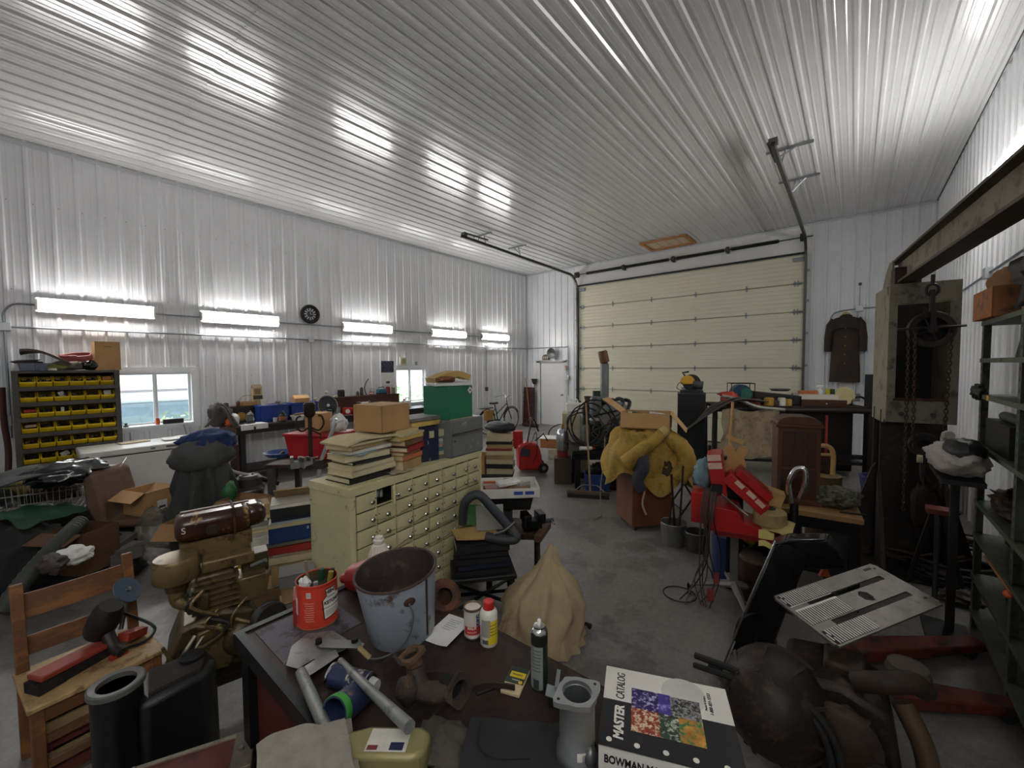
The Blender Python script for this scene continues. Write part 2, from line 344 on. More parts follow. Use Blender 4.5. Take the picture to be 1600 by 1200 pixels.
# tracks with hangers
for x, s, lab in ((x0 - .0, -1, 'steel door track running out under the ceiling on the clock wall side'), (x1 - .0, 1, 'steel door track running out under the ceiling on the coat side')):
    t = T('door_track', lab, 'door track', (x, 0, 0), 0, 'overhead door tracks')
    pts = [(0, YF - .1, .05), (0, YF - .1, 4.15)] + [(0, YF - .1 - .42 * (1 - cos(a)), 4.15 + .46 * sin(a)) for a in [pi / 2 * k / 6 for k in range(1, 7)]] + [(0, 6.2, 4.70)]
    b = B()
    for p, q in zip(pts, pts[1:]):
        p, q = V(p), V(q); d = (q - p).normalized(); nn = d.cross(V((1, 0, 0)))
        for off, wd, tk in ((0, .004, .062),):
            b.add([p + nn * a * tk / 2 + V((c * .003 + s * .022, 0, 0)) for a in (-1, 1) for c in (-1, 1)] + [q + nn * a * tk / 2 + V((c * .003 + s * .022, 0, 0)) for a in (-1, 1) for c in (-1, 1)], [(0, 1, 5, 4), (2, 6, 7, 3), (0, 4, 6, 2), (1, 3, 7, 5)])
            for a in (-1, 1):
                m0, m1 = p + nn * a * tk / 2, q + nn * a * tk / 2
                b.add([m0 + V((-.022, 0, 0)), m0 + V((.022, 0, 0)), m1 + V((.022, 0, 0)), m1 + V((-.022, 0, 0))], [(0, 1, 2, 3)])
    ob('rail', b, TRK, t)
    ob('end_stop', B().bx((0, 6.28, 4.76), (.1, .09, .07)), TRK, t)
    ob('bumper_spring', B().tube([(s * -.06, 6.3, 4.77), (s * -.06, 6.95, 4.78)], .018), DGREY, t)
    for y in (6.95, 8.2):
        ob('hanger', B().bx((.1 * s, y, ZC - .04), (.55, .035, .03)).tube([(0, y, 4.70), (.06 * s, y, ZC - .04)], .012, 6).tube([(0, y - .25 if y < 7.5 else y, 4.72), (.2 * s, y, ZC - .04)], .012, 6), HING, t)
    for z in (.5, 1.2, 1.9, 2.6, 3.3, 3.95): ob('bracket', B().bx((s * .045, YF - .05, z), (.05, .09, .05)), HING, t)
t = T('torsion_shaft', 'black torsion spring shaft above the overhead door', 'spring shaft', (0, YF - .16, 4.66))
ob('shaft', B().cyl((x0 - .1, 0, -.02), (x1 + .12, 0, -.02), .014), DGREY, t)
for a, c in ((-6.15, -5.05), (-4.95, -3.75), (-3.55, -2.45), (-2.3, -1.35)):
    b = B(); k = 40
    b.tube([(a + (c - a) * i / (k * 4) , .036 * cos(i * pi / 2), -.02 + .036 * sin(i * pi / 2)) for i in range(k * 4)], .011, 5)
    ob('spring', b.cyl((a, 0, -.02), (c, 0, -.02), .03), BLK, t)
for x in (-5.0, -3.65, -2.38): ob('centre_bracket', B().bx((x, .05, -.02), (.05, .14, .14)).cyl((x - .04, 0, -.02), (x + .04, 0, -.02), .055), DGREY, t)
for x in (x0 + .03, x1 - .05): ob('cable_drum', B().lathe([(.03, -.05), (.085, -.045), (.07, -.03), (.07, .03), (.085, .045), (.03, .05)], 16).__class__().cyl((x - .05, 0, -.02), (x + .05, 0, -.02), .085), DGREY, t)
# ---- service door
dm = struct('door_1', B().box((DOORM[0] + .005, YF + .02, .01), (DOORM[1] - .005, YF + .065, 2.02)), M('d9dad9', .45, 0, .03))
ob('door_knob', B().lathe([(.028, 0), (.03, .008), (.012, .015), (.012, .04), (.028, .05), (.03, .07), (.0, .08)], 14), STEEL, dm).matrix_world = MX((DOORM[1] - .08, YF + .02, 1.0), (pi / 2, 0, 0))
b = B().box((-8.09, YF - .03, 0), (-7.95, YF + .06, 2.07)).box((-7.03, YF - .03, 0), (-6.94, YF + .06, 2.07)).box((-8.09, YF - .03, 2.03), (-6.94, YF + .06, 2.10)).box((-8.12, YF - .09, 2.085), (-6.92, YF - .03, 2.11))
struct('trim_9', b, M('cfd0ce', .45, 0, .05))
b = B().box((DOORM[0] - .1, YF + .17, -.1), (DOORM[1] + .1, YF + .3, 2.2)).box((x0 - .2, YF + .17, -.1), (x1 + .2, YF + .3, 4.6)); struct('trim_10', b, MW)
# ---- attic hatch frame in the ceiling
t = T('attic_hatch', 'wooden framed attic hatch in the ceiling above the overhead door', 'hatch', (-3.62, 10.42, ZC))
fr = M('b57a3e', .6, 0, .2, 4, stretch=(.2, 1, 1))
for a, c in (((-.56, -.42), (.56, -.34)), ((-.56, .34), (.56, .42)), ((-.56, -.34), (-.48, .34)), ((.48, -.34), (.56, .34))): ob('frame_board', B().box((a[0], a[1], -.055), (c[0], c[1], -.02)), fr, t, .004)
b = B()
for p, q in zip(ribs(-.48, .48, 0), ribs(-.48, .48, 0)[1:]): b.add([(p[0], -.34, -.022 - p[1] * .5), (q[0], -.34, -.022 - q[1] * .5), (q[0], .34, -.022 - q[1] * .5), (p[0], .34, -.022 - p[1] * .5)], [(0, 1, 2, 3)])
ob('panel', b, M('c9b28c', .4, 0, .1), t)
# ================================================================== lights of the room, some unseen and added
TUB = EM('fffdfb', TUBE); FIX = M('e8e8e6', .4, 0, .04)
TUB2 = EM('fffdfb', TUBE * .6)
def fixture(lab, p0, p1, nrm, grp, tb_=None):
    p0, p1 = V(p0), V(p1); L = (p1 - p0).length; mid = (p0 + p1) / 2; d = (p1 - p0).normalized(); n = V(nrm); u = n.cross(d)
    t = T('fluorescent_light', lab, 'light fixture', mid, 0, grp)
    m = Matrix((d, n, u)).transposed().to_4x4(); t.matrix_world = Matrix.Translation(mid) @ m
    ob('housing', B().prism([(0, -.04), (.03, -.04), (.045, -.095), (.05, -.095), (.05, .095), (.045, .095), (.03, .04), (0, .04)], -L / 2, L / 2, 'x'), FIX, t)  # wide wings added to the shape to shield the wall beside the tubes
    for s in (-1, 1):
        ob('tube', B().cyl((-L / 2 + .035, .075, s * .042), (L / 2 - .035, .075, s * .042), .0185, n=12), tb_ or TUB, t)
        ob('end_cap', B().bx((s * (L / 2 - .012), .06, 0), (.024, .06, .135)), FIX, t)
    return t
labs = ['lit twin-tube fluorescent light above the yellow bins', 'lit twin-tube fluorescent light left of the wall clock', 'lit twin-tube fluorescent light right of the wall clock', 'lit twin-tube fluorescent light, second from the far corner', 'lit twin-tube fluorescent light nearest the far corner']
for l, (a, c) in zip(labs, ((.22, 1.45), (2.03, 3.26), (4.52, 5.75), (6.93, 8.16), (8.79, 10.02))): fixture(l, (XL + .02, a, 2.81), (XL + .02, c, 2.81), (1, 0, 0), 'fluorescent lights on the left wall')
fixture('lit twin-tube fluorescent light high on the wall above the crane beam', (XR - .02, 7.6, 3.82), (XR - .02, 5.2, 3.82), (-1, 0, 0), 'fluorescent lights on the right wall', TUB2)
for k, y in enumerate((.2, -2.0)): fixture(['second', 'third'][k] + ' fluorescent light from the far end of the right wall, unseen and added to brighten the shop', (XR - .02, y, 3.82), (XR - .02, y - 1.22, 3.82), (-1, 0, 0), 'fluorescent lights on the right wall')  # unseen fixtures added behind the camera to raise the ambient light
# ================================================================== builders shared by several things
ORD = ['topmost', 'second', 'third', 'fourth', 'fifth', 'sixth', 'seventh', 'eighth', 'ninth', 'tenth', 'eleventh', 'twelfth', 'thirteenth', 'fourteenth']
NTH = ['first', 'second', 'third', 'fourth', 'fifth', 'sixth', 'seventh', 'eighth', 'ninth', 'tenth', 'eleventh', 'twelfth']
def carton(name, lab, loc, rz, W, D, H, flaps=(), mat=None, rot=None, tape=False, open_=True, cat='box', th=.005):
    """cardboard carton; flaps = four opening angles (front, right, back, left), None = no flap"""
    m = mat or CARD; t = T(name, lab, cat, loc, rz, rot=rot)
    b = B().box((-W / 2, -D / 2, 0), (W / 2, D / 2, th)).box((-W / 2, -D / 2, 0), (W / 2, -D / 2 + th, H)).box((-W / 2, D / 2 - th, 0), (W / 2, D / 2, H)).box((-W / 2, -D / 2, 0), (-W / 2 + th, D / 2, H)).box((W / 2 - th, -D / 2, 0), (W / 2, D / 2, H))
    ob('body', b, m, t)
    for i, a in enumerate(flaps):
        if a is None: continue
        L, q = ((W, D / 2) if i % 2 == 0 else (D, W / 2)); q *= .96
        f = ob('flap', B().box((-L / 2 + .004, 0, -th), (L / 2 - .004, q, 0)), m, t)
        off = [(0, -D / 2, H), (W / 2, 0, H), (0, D / 2, H), (-W / 2, 0, H)][i]
        f.matrix_local = Matrix.Translation(off) @ Matrix.Rotation(i * pi / 2, 4, 'Z') @ Matrix.Rotation(RD(a), 4, 'X')
    if tape: ob('tape', B().box((-W / 2, -.025, H - .001), (W / 2, .025, H + .001)), M('c9b184', .3), t)
    return t
BC = {'cream': M('c9bd97', .7, 0, .12), 'white': M('d6d3c8', .7, 0, .08), 'black': M('1c1c1e', .5, 0, .2), 'navy': NAVY, 'blue': M('1d3a72', .5, 0, .15), 'red': M('9c2a22', .55, 0, .15),
      'grey': M('7d7c78', .6, 0, .15), 'tan': M('a98d60', .7, 0, .15), 'yellow': M('cfae5a', .7, 0, .12), 'orange': M('c9764a', .6, 0, .12), 'brown': M('6f5238', .7, 0, .2), 'teal': M('4b8a86', .6, 0, .1), 'pale blue': M('a9bdc9', .7, 0, .1), 'green': M('2e6b35', .5, 0, .1)}
def book(par, w, d, h, c, kind='book'):
    """lying book: cover round a page block, spine on local -Y"""
    m = BC[c]; k = min(.004, h * .18)
    if kind == 'binder':
        ob('cover', B().box((-w / 2, -d / 2, 0), (w / 2, d / 2, k)).box((-w / 2, -d / 2, h - k), (w / 2, d / 2, h)).box((-w / 2, -d / 2, 0), (w / 2, -d / 2 + k, h)), m, par)
        ob('pages', B().box((-w / 2 + .01, -d / 2 + .02, k), (w / 2 - .012, d / 2 - .02, max(k + .002, h * .62))), PAGE, par)
        ob('ring', B().tube([(.0, -d / 2 + .03 + .018 * cos(a), h / 2 + min(.02, h * .35) * sin(a)) for a in [2 * pi * i / 10 for i in range(10)]], .002, 5, closed=True), STEEL, par)
    else:
        ob('cover', B().box((-w / 2, -d / 2, 0), (w / 2, d / 2, k)).box((-w / 2, -d / 2, h - k), (w / 2, d / 2, h)).box((-w / 2, -d / 2, 0), (w / 2, -d / 2 + k * 1.3, h)), m, par)
        ob('pages', B().box((-w / 2 + .004, -d / 2 + k, k), (w / 2 - .004, d / 2 - .005, h - k)), PAGE, par)
def stack(what, loc, rz, items, grp, jit=.02, ang=6, name='book', rs=None, top0=0):
    """items from the bottom: (colour, width, depth, height[, kind[, turn]])"""
    rs = rs or random.Random(len(what) * 7); z = loc[2]; n = len(items)
    for i, it in enumerate(items):
        c, w_, d_, h_ = it[:4]; kd = it[4] if len(it) > 4 and it[4] else 'book'; tr = it[5] if len(it) > 5 else 0
        noun = {'book': 'book', 'binder': 'ring binder', 'folder': 'folder', 'magazine': 'magazine'}[kd]
        pos = ORD[n - 1 - i] if n - 1 - i == 0 else ORD[n - 1 - i] + ' from the top'
        t = T({'book': 'book', 'binder': 'ring_binder', 'folder': 'folder', 'magazine': 'magazine'}[kd], '%s %s, %s in %s' % (c, noun, pos, what), noun, (loc[0] + rs.uniform(-jit, jit), loc[1] + rs.uniform(-jit, jit), z), rz + RD(rs.uniform(-ang, ang) + tr), grp)
        book(t, w_, d_, h_, c, kd); z += h_ + .0008
    return z
def turned(name, lab, cat, loc, parts, grp=None, n=20, rz=0., rot=None):
    """thing made of lathe parts: (part name, profile, material)"""
    t = T(name, lab, cat, loc, rz, grp, rot)
    for nm, prof, m in parts: ob(nm, B().lathe(prof, n), m, t)
    return t
def shell(r0, r1, h, th=.004, rim=.004, z0=0.):      # open pail profile
    return [(.0, z0), (r0, z0), (r1, z0 + h - rim), (r1 + rim, z0 + h - rim), (r1 + rim, z0 + h), (r1 - th, z0 + h), (r0 - th, z0 + th), (0, z0 + th)]
def handle(r, z, drop, th=.004, ax=0.):             # bail handle hanging or standing
    return [(r * cos(a), drop[0] * sin(a), z + drop[1] * sin(a)) for a in [pi * i / 14 for i in range(15)]]
def lump(name, lab, cat, loc, r, mat, rz=0., amp=.25, fq=2.5, sd=1., fold=0., nf=7, nu=28, nv=18, grp=None, rot=None):
    return one(name, mesh(B().ball((0, 0, r[2]), r, nu, nv, amp, fq, sd, 0.002, fold, nf), mat, True, 1.3), mat, lab, cat, loc, rz, grp, rot=rot)
def drape(fn, nu=22, nv=22, th=.005): return B().sheet(fn, nu, nv, th)
def nz(x, y, z=0.): return noise.noise(V((x, y, z)))
def coil(r, n, h, wob=.01, r2=None, sd=0.):
    return [((r + wob * nz(i * .3, sd)) * cos(i * pi / 8), (r2 or r) * (1 + wob * 4 * nz(i * .21, sd + 3)) * sin(i * pi / 8), h * i / (n * 16) + wob * nz(i * .4, sd + 8)) for i in range(n * 16 + 1)]
CLOTHB = M('23262a', .9, 0, .3, 6, bump=.3); CANV = M('b09c7a', .95, 0, .16, 5, bump=.3); YCOAT = M('b08d3c', .8, 0, .18, 5, '8e7434', .35, .3)
# ================================================================== along the left wall
COND = M('9aa0a3', .35, .8, .1); BOXM = M('b9bcbe', .4, .6, .1)
t = T('conduit_run', 'long horizontal steel conduit along the left wall under the lights', 'conduit')
zc = 2.50
ob('pipe', B().cyl((XL + .035, -.3, zc), (XL + .035, YF - .05, zc), .013, n=10), COND, t)
ob('pipe', B().tube(spline([(XL + .05, YF - .035, zc), (-7.6, YF - .035, zc + .01), (-6.98, YF - .035, zc + .0), (-6.87, YF - .035, zc - .1), (-6.87, YF - .035, 1.0)], 4), .014, 8), COND, t)
for y in (-.05, 3.86, 9.02): ob('junction_box', B().bx((XL + .045, y, zc), (.05, .11, .11)), BOXM, t, .006)
ob('drop_pipe', B().cyl((XL + .03, 3.86, zc), (XL + .03, 3.86, 1.25), .012), COND, t)
ob('drop_pipe', B().cyl((XL + .03, 9.02, zc), (XL + .03, 9.02, 1.3), .012), COND, t); ob('outlet_box', B().bx((XL + .035, 9.02, 1.25), (.06, .08, .12)), DGREY, t, .005)
ob('drop_pipe', B().tube(spline([(XL + .03, .22, 2.81), (XL + .03, .04, 2.80), (XL + .03, -.05, 2.68), (XL + .03, -.05, zc)], 4), .012), COND, t)
ob('drop_pipe', B().cyl((XL + .03, -.05, zc), (XL + .03, -.05, 1.05), .012), COND, t); ob('outlet_box', B().bx((XL + .04, -.08, 1.28), (.06, .09, .14)), BOXM, t, .006)
for a, c in ((1.45, 2.03), (3.26, 4.52), (5.75, 6.93), (8.16, 8.79)): ob('link_pipe', B().cyl((XL + .03, a - .02, 2.80), (XL + .03, c + .02, 2.80), .011), COND, t)
ob('junction_box', B().bx((-6.87, YF - .05, 1.55), (.1, .06, .13)), BOXM, t, .006)

# wall clock shaped like a wheel
c = atx(484, 491, XL + .04); t = T('wall_clock', 'round black wall clock with a wheel shaped rim', 'clock', c, 0, rot=(0, pi / 2, 0))
ob('rim', B().lathe([(.125, 0), (.185, 0), (.19, .03), (.17, .05), (.13, .035), (.125, 0)], 32), BLK, t)
ob('dial', B().lathe([(0, .004), (.125, .004), (.125, .012), (0, .012)], 28), M('3a3d40', .5), t)
for k in range(12):
    a = k * pi / 6; ob('spoke', B().bx((.09 * cos(a), .09 * sin(a), .018), (.055, .022, .008), (0, 0, a)), M('c9ccd0', .4), t)
ob('hand', B().bx((-.03, .0, .028), (.07, .008, .004)), WHITE, t); ob('hand', B().bx((0, .04, .028), (.007, .09, .004)), WHITE, t)
# lamp reflector and small radio above the service door
p = aty(863, 552, YF - .1); turned('dome_reflector', 'round steel reflector hanging over the service door', 'reflector', p, [('bowl', [(0, 0), (.06, .005), (.12, .03), (.165, .075), (.16, .08), (.11, .04), (0, .012)], STEEL), ('hub', [(0, -.03), (.03, -.03), (.03, 0), (0, 0)], BRASS)], rot=(pi / 2, 0, 0))
p = aty(853, 561, YF - .06); t = T('door_plaque', 'small arched dark plaque standing on the service door lintel', 'plaque', (p.x, YF - .06, 2.113))
ob('board', B().prism([(-.13, 0), (.13, 0), (.13, .1)] + [(.13 * cos(a), .1 + .08 * sin(a)) for a in [pi * k / 8 for k in range(1, 8)]] + [(-.13, .1)], -.02, .02, 'y'), M('5c4a44', .7), t)
for k in range(3): ob('emblem', B().bx((-.07 + .07 * k, -.022, .08), (.04, .006, .07)), M('b9aa98', .6), t)
# things on the far wall beside the service door
p = at(806, 664); t = T('push_broom', 'push broom leaning in the far corner by the dark plank', 'broom', (XL + .55, YF - .35, 0))
ob('handle', B().tube([(.1, -.35, .08), (-.42, .1, 1.52)], .014), WOODM, t); ob('head', B().bx((.1, -.35, .075), (.6, .07, .05)), WOODD, t); ob('bristles', B().bx((.1, -.35, .026), (.58, .06, .05)), BLK, t); ob('brace', B().tube([(-.1, -.35, .1), (.07, -.31, .3)], .006, 6).tube([(.3, -.35, .1), (.07, -.31, .3)], .006, 6), STEEL, t)
p = aty(822, 664, YF - .2); t = T('dark_plank', 'dark brown ribbed board leaning in the far corner', 'board', (p.x + .12, YF - .2, 0), 0)
ob('board', B().box((-.2, -.03, .01), (.2, .02, 1.22), (-.06, 0, 0)), M('4a2620', .6, 0, .25, 4), t)
for k in range(7): ob('rib', B().bx((.0, -.075 + .0, .12 + k * .155), (.34, .02, .02), (-.06, 0, 0)), M('341a16', .6), t)
t = T('scraper', 'black long scraper standing behind the dark board', 'scraper', (p.x + .28, YF - .1, 0)); ob('pole', B().cyl((0, 0, 0), (0, -.0, 1.32), .012), DGREY, t); ob('blade', B().prism([(-.13, 1.5), (.13, 1.5), (.05, 1.32), (-.05, 1.32)], -.012, .012, 'y'), BLK, t)
t = T('spray_bottle', 'spray bottle with orange head hung on the conduit by the service door', 'bottle', tuple(aty(884, 574, YF - .07))); ob('bottle', B().lathe([(0, -.09), (.035, -.09), (.035, 0), (.012, .03), (0, .03)]), M('c7b7a2', .4), t); ob('trigger', B().bx((.02, -.01, .04), (.09, .03, .03)).bx((.0, -.01, .0), (.02, .02, .06)), ORG, t)
# ---- bin shelf
ST = M('4a4741', .55, .2, .2, 7)
sx, sy0, sy1 = -8.12, -.02, .965
t = T('bin_shelf', 'dark steel shelf unit filled with yellow parts bins', 'shelf', (sx, sy0, 0))
W = sy1 - sy0; RZ = [.535 + .198 * k for k in range(8)]; RZ[7] = 1.915
for k in range(7): ob('shelf_board', B().box((-.33, .03, RZ[k] - .04), (.06, W - .03, RZ[k] - .012)).box((.05, .03, RZ[k] - .052), (.064, W - .03, RZ[k] - .0)), ST, t)
ob('top_board', B().box((-.34, 0, 1.895), (.065, W, 1.925)), ST, t)
for k, y in enumerate((0, W - .055)):
    ob('side_panel', B().box((-.34, y, 0), (-.0, y + .012, 1.895)), ST, t); ob('post', B().box((-.0, y, 0), (.06, y + .055, 1.895)), ST, t)
ob('back_panel', B().box((-.352, 0, .1), (-.34, W, 1.9)), M('2c2a27', .7), t)
bw, bd = .138, .3
bn = B()
sp = [(-bd, 0), (0, 0), (.035, .05), (.03, .052), (-.06, .055), (-.1, .12), (-bd, .12)]
bn.prism([(y, z) for y, z in sp], 0, .004, 'x').prism(sp, bw - .004, bw, 'x').box((0, -bd, 0), (bw, .0, .004)).box((0, -bd, 0), (bw, -bd + .004, .12)).add([(0, 0, 0), (bw, 0, 0), (bw, .035, .05), (0, .035, .05), (0, -.006, .003), (bw, -.006, .003), (bw, .026, .052), (0, .026, .052)], [(0, 1, 2, 3), (4, 7, 6, 5), (3, 2, 6, 7), (0, 4, 5, 1)])
bn.bx((bw / 2, .03, .055), (bw, .012, .012)); bn.bx((.004, -.03, .09), (.01, .16, .014), (-.42, 0, 0)).bx((bw - .004, -.03, .09), (.01, .16, .014), (-.42, 0, 0))
for v in bn.v: v.y, v.x = v.x, v.y
bm_ = mesh(bn, YEL, False); gm = []
for s in range(6):
    rs = random.Random(s); g = B().grid(lambda u, v: (-.29 + .28 * u, .006 + (bw - .012) * v, .05 + .03 * nz(u * 6 + s, v * 4)), 8, 6)
    for i in range(16):
        p = (rs.uniform(-.2, -.01), rs.uniform(.015, bw - .015), .045 + rs.uniform(0, .04)); a = rs.uniform(0, 6); L_ = rs.uniform(.015, .04)
        if i % 3: g.cyl(p, (p[0] + L_ * cos(a), p[1] + L_ * sin(a) * .4, p[2] + rs.uniform(0, .012)), rs.uniform(.004, .011), n=6)
        else: g.bx(p, (rs.uniform(.01, .04), rs.uniform(.01, .03), rs.uniform(.008, .03)), (a, a * 2, a))
    gm.append(mesh(g, [M('3a3a3b', .5, .5), M('1d1d1e', .6), M('4b3f30', .5, .4), M('2a2a2b', .5, .3), DRUST, M('34352f', .6)][s], False))
RN = ['top row', 'second row', 'third row', 'fourth row', 'fifth row', 'sixth row', 'bottom visible row']; CN = ['leftmost', 'second from left', 'third from left', 'third from right', 'second from right', 'rightmost']
for r in range(7):
    for c_ in range(6):
        bt = T('parts_bin', 'yellow parts bin, %s in the %s of the bin shelf' % (CN[c_], RN[r]), 'bin', (sx + .01 + rnd(-.004, .006), sy0 + .06 + c_ * .1455, RZ[6 - r] + .0005), 0, 'yellow parts bins')
        ob('tray', bm_, YEL, bt); o = ob('hardware', gm[(r * 5 + c_ * 3) % 6], STEEL, bt); o['kind'] = 'stuff'; o.location.z = .0
for (r, c_, cc, d, ro) in ((1, 2, 'c9c9c4', (.02, .05, .09), (.5, .4, .3)), (2, 0, 'a52b22', (.1, .1, .03), (0, -.1, .1)), (1, 5, 'c4c2bb', (.03, .07, .06), (.1, -.3, 0)), (5, 2, 'd0cdc0', (.06, .08, .03), (.6, .5, .4)), (2, 2, 'd2d2ce', (.03, .03, .06), (0, .1, 0)), (0, 5, 'a0602c', (.1, .09, .045), (0, -.1, 0)), (3, 0, 'b79a84', (.09, .09, .03), (0, -.2, .2))):
    one('small_packet', B().bx((0, 0, 0), d), M(cc, .7), {'c9c9c4': 'white', 'a52b22': 'red', 'c4c2bb': 'pale grey', 'd0cdc0': 'crumpled cream', 'd2d2ce': 'upright white', 'a0602c': 'brown', 'b79a84': 'pinkish'}[cc] + ' small packet in the %s bin of the %s' % (CN[c_], RN[r]), 'packet', (sx + .0, sy0 + .129 + c_ * .1455, RZ[6 - r] + .085), rot=ro)
# on top of the bin shelf
Z = 1.926
carton('tall_carton', 'tall upright cardboard box on top of the bin shelf', (-8.22, .855, Z), RD(4), .22, .26, .40, (), CARD); ob('lid', B().box((-.11, -.13, .395), (.11, .13, .401)), CARD, bpy.data.objects['tall_carton'])
ob('slot', B().bx((.1105, .0, .33), (.002, .08, .006)), BLK, bpy.data.objects['tall_carton'])
one('grey_tub', B().prism([(-.14, 0), (.14, 0), (.16, .1), (-.16, .1)], -.2, .2, 'x').bx((.202, 0, .05), (.01, .04, .07)), M('5b5e72', .5), 'low slate blue tub on the left end of the bin shelf top', 'tub', (-8.3, .2, Z), bev=.006)
one('seat_pad', drape(lambda u, v: (-.2 + .4 * u, -.22 + .44 * v, .07 - .1 * v * v + .05 * sin(v * 3 + u)), 12, 12, .03), M('574a44', .85, 0, .2), 'curved brown seat pad lying on the bin shelf top', 'pad', (-8.25, .28, Z + .165))
one('file_folder_pile', B().bx((0, 0, .012), (.3, .24, .02), (0, .05, .1)).bx((0, -.01, .03), (.28, .22, .008), (.05, .08, -.2)), M('3a2c2a', .7), 'flat dark folders stacked over the slate blue tub', 'folders', (-8.3, .12, Z + .102))
for i, (c_, x, y, r, col, lab) in enumerate(((5, -8.2, .56, .15, '8a3a30', 'coil of red hose lying on the bin shelf top'),)):
    one('hose_coil', B().tube(coil(r, 5, .07, .016), .011, 7), M(col, .5), lab, 'hose', (x, y, Z + .15), rot=(.12, .18, 0))
lump('cloth_bag', 'grey brown cloth bag under the red hose coil', 'bag', (-8.23, .5, Z), (.13, .17, .075), M('7d7468', .9, 0, .35, 12), sd=3, amp=.2)
lump('black_bag', 'glossy black plastic bag beside the tall carton', 'bag', (-8.16, .68, Z), (.1, .085, .07), M('161617', .25), sd=5, amp=.3)
one('olive_pouch', B().ball((0, 0, .045), (.07, .1, .045), 14, 8, .2, 2, 4, .002), M('6d6b34', .8), 'small olive pouch on the bin shelf top', 'pouch', (-8.12, .37, Z))
turned('cable_reel_ring', 'small white ring lying at the front of the bin shelf top', 'ring', (-8.075, .33, Z + .002), [('ring', [(.025, 0), (.04, 0), (.045, .015), (.04, .03), (.025, .03), (.022, .015), (.025, 0)], M('b9b9a8', .5))])
# dark hose hanging at the shelf side
one('hanging_hose', B().tube(spline([(-8.3, -.10, 1.72), (-8.28, -.1, 1.3), (-8.3, -.08, .9), (-8.2, -.1, .5)], 5), .03, 8), M('4a2320', .6), 'dark red hose hanging beside the bin shelf', 'hose')
# ---- chest freezer
FRZ = M('d9d7d2', .35, 0, .05, 3); fx0, fx1, fy0, fy1 = -8.03, -7.37, .50, 2.06
t = T('chest_freezer', 'long white chest freezer under the window beside the bins', 'freezer', (fx0, fy0, 0)); W, D = fy1 - fy0, fx1 - fx0
ob('body', B().box((0, 0, .04), (D - .02, W, .80)), FRZ, t, .015); ob('lid', B().box((-.01, -.01, .815), (D, W + .01, .895)), FRZ, t, .015); ob('gasket', B().box((.01, .01, .80), (D - .025, W - .01, .815)), DGREY, t)
ob('control_strip', B().box((D, .75 * W - .35, .845), (D + .004, .75 * W - .05, .872)), M('6d6a66', .5), t); ob('badge', B().box((D, .42 * W, .842), (D + .004, .42 * W + .05, .866)), GREYP, t)
ob('foot', B().box((.05, .05, 0), (D - .08, W - .05, .04)), BLK, t)
one('paper_tray', drape(lambda u, v: (-.15 + .3 * u, -.25 + .5 * v, .02 + .012 * nz(u * 3, v * 3)), 10, 12, .006), M('cfcfc7', .6), 'shallow pale tray of papers on the freezer lid', 'tray', (-7.75, 1.6, .897))
one('envelope', B().box((-.1, -.16, 0), (.1, .16, .012)), M('b9a883', .8), 'flat tan envelope on the freezer lid by the wall', 'envelope', (-7.86, 1.05, .897), .2)
# window sill things
sl = WIN1[2] + .037
t = turned('orange_jar', 'small orange jar on the sill of the window by the bins', 'jar', (XL + .02, 1.43, sl), [('jar', [(0, 0), (.026, 0), (.028, .06), (.026, .075), (0, .075)], ORG), ('lid', [(0, .076), (.024, .076), (.024, .1), (0, .1)], M('b24a22', .5))], n=12)
one('black_case', B().box((-.04, -.13, 0), (.04, .13, .075)), BLK, 'black case on the sill of the window by the bins', 'case', (XL + .035, 1.62, sl), bev=.01)
one('finial', B().lathe([(0, 0), (.03, 0), (.035, .012), (.015, .03), (.02, .06), (0, .065)], 12), BLK, 'small black finial on the left end of the window sill by the bins', 'ornament', (XL - .0, 1.06, sl))
one('loose_wire', B().tube(spline([(XL + .07, 1.73, sl + .05), (XL + .08, 1.75, .98), (XL + .07, 1.78, .85), (XL + .06, 1.8, .78)], 4), .004, 5), BLK, 'thin black wire hanging from the window sill by the bins', 'wire')
# ================================================================== workbench under the clock
DKW = M('241c18', .45, 0, .25, 4); BRN = M('4d2b22', .5, 0, .2, 3)
ZB, ZL = .98, 1.27; by0, by1 = 2.28, 7.2
t = T('workbench', 'long dark workbench with a black apron along the left wall', 'workbench', (XL + .05, by0, 0)); Lb = by1 - by0
ob('top', B().box((0, 0, ZB - .04), (.70, Lb, ZB)), DKW, t, .004); ob('apron', B().box((.66, .02, ZB - .14), (.685, Lb - .02, ZB - .04)), BLK, t)
ob('side_panel', B().box((.0, -.04, 0), (.70, .0, ZB + .0)), BRN, t, .004); ob('side_panel', B().box((.70, -.04, 0), (.82, .0, ZB - .28)), BRN, t)
for y in (.06, 1.5, 3.0, Lb - .1): ob('leg', B().box((.60, y, 0), (.68, y + .08, ZB - .04)), BLK, t)
ob('lower_shelf', B().box((.05, .02, .18), (.66, Lb - .02, .22)), DKW, t)
t = T('bench_ledge', 'dark raised ledge at the back of the workbench near the bins', 'ledge', (XL + .05, by0 + .06, ZB)); ob('board', B().box((0, 0, ZL - ZB - .025), (.17, 1.5, ZL - ZB)), BRN, t); ob('riser', B().box((.145, 0, 0), (.165, 1.5, ZL - ZB - .025)), DKW, t)
t = T('back_shelf', 'dark brown back shelf on the workbench near the calendar', 'ledge', (XL + .05, 4.2, ZB)); ob('board', B().box((0, 0, .31), (.26, 1.55, .335)), BRN, t); ob('riser', B().box((.22, 0, 0), (.245, 1.55, .31)), BRN, t)
def onb(px, py, z=ZB, mx=-7.93):
    if z > ZB + .05 and mx == -7.93: mx = -8.3
    p = at(px, py, z); p = p if p.x > mx else atx_fix(px, py, z, mx)
    return V((-7.82, p.y, z)) if z == ZB and p.x > -7.82 else p
def atx_fix(px, py, z, mx): p = atx(px, py, mx); return V((mx, p.y, z))
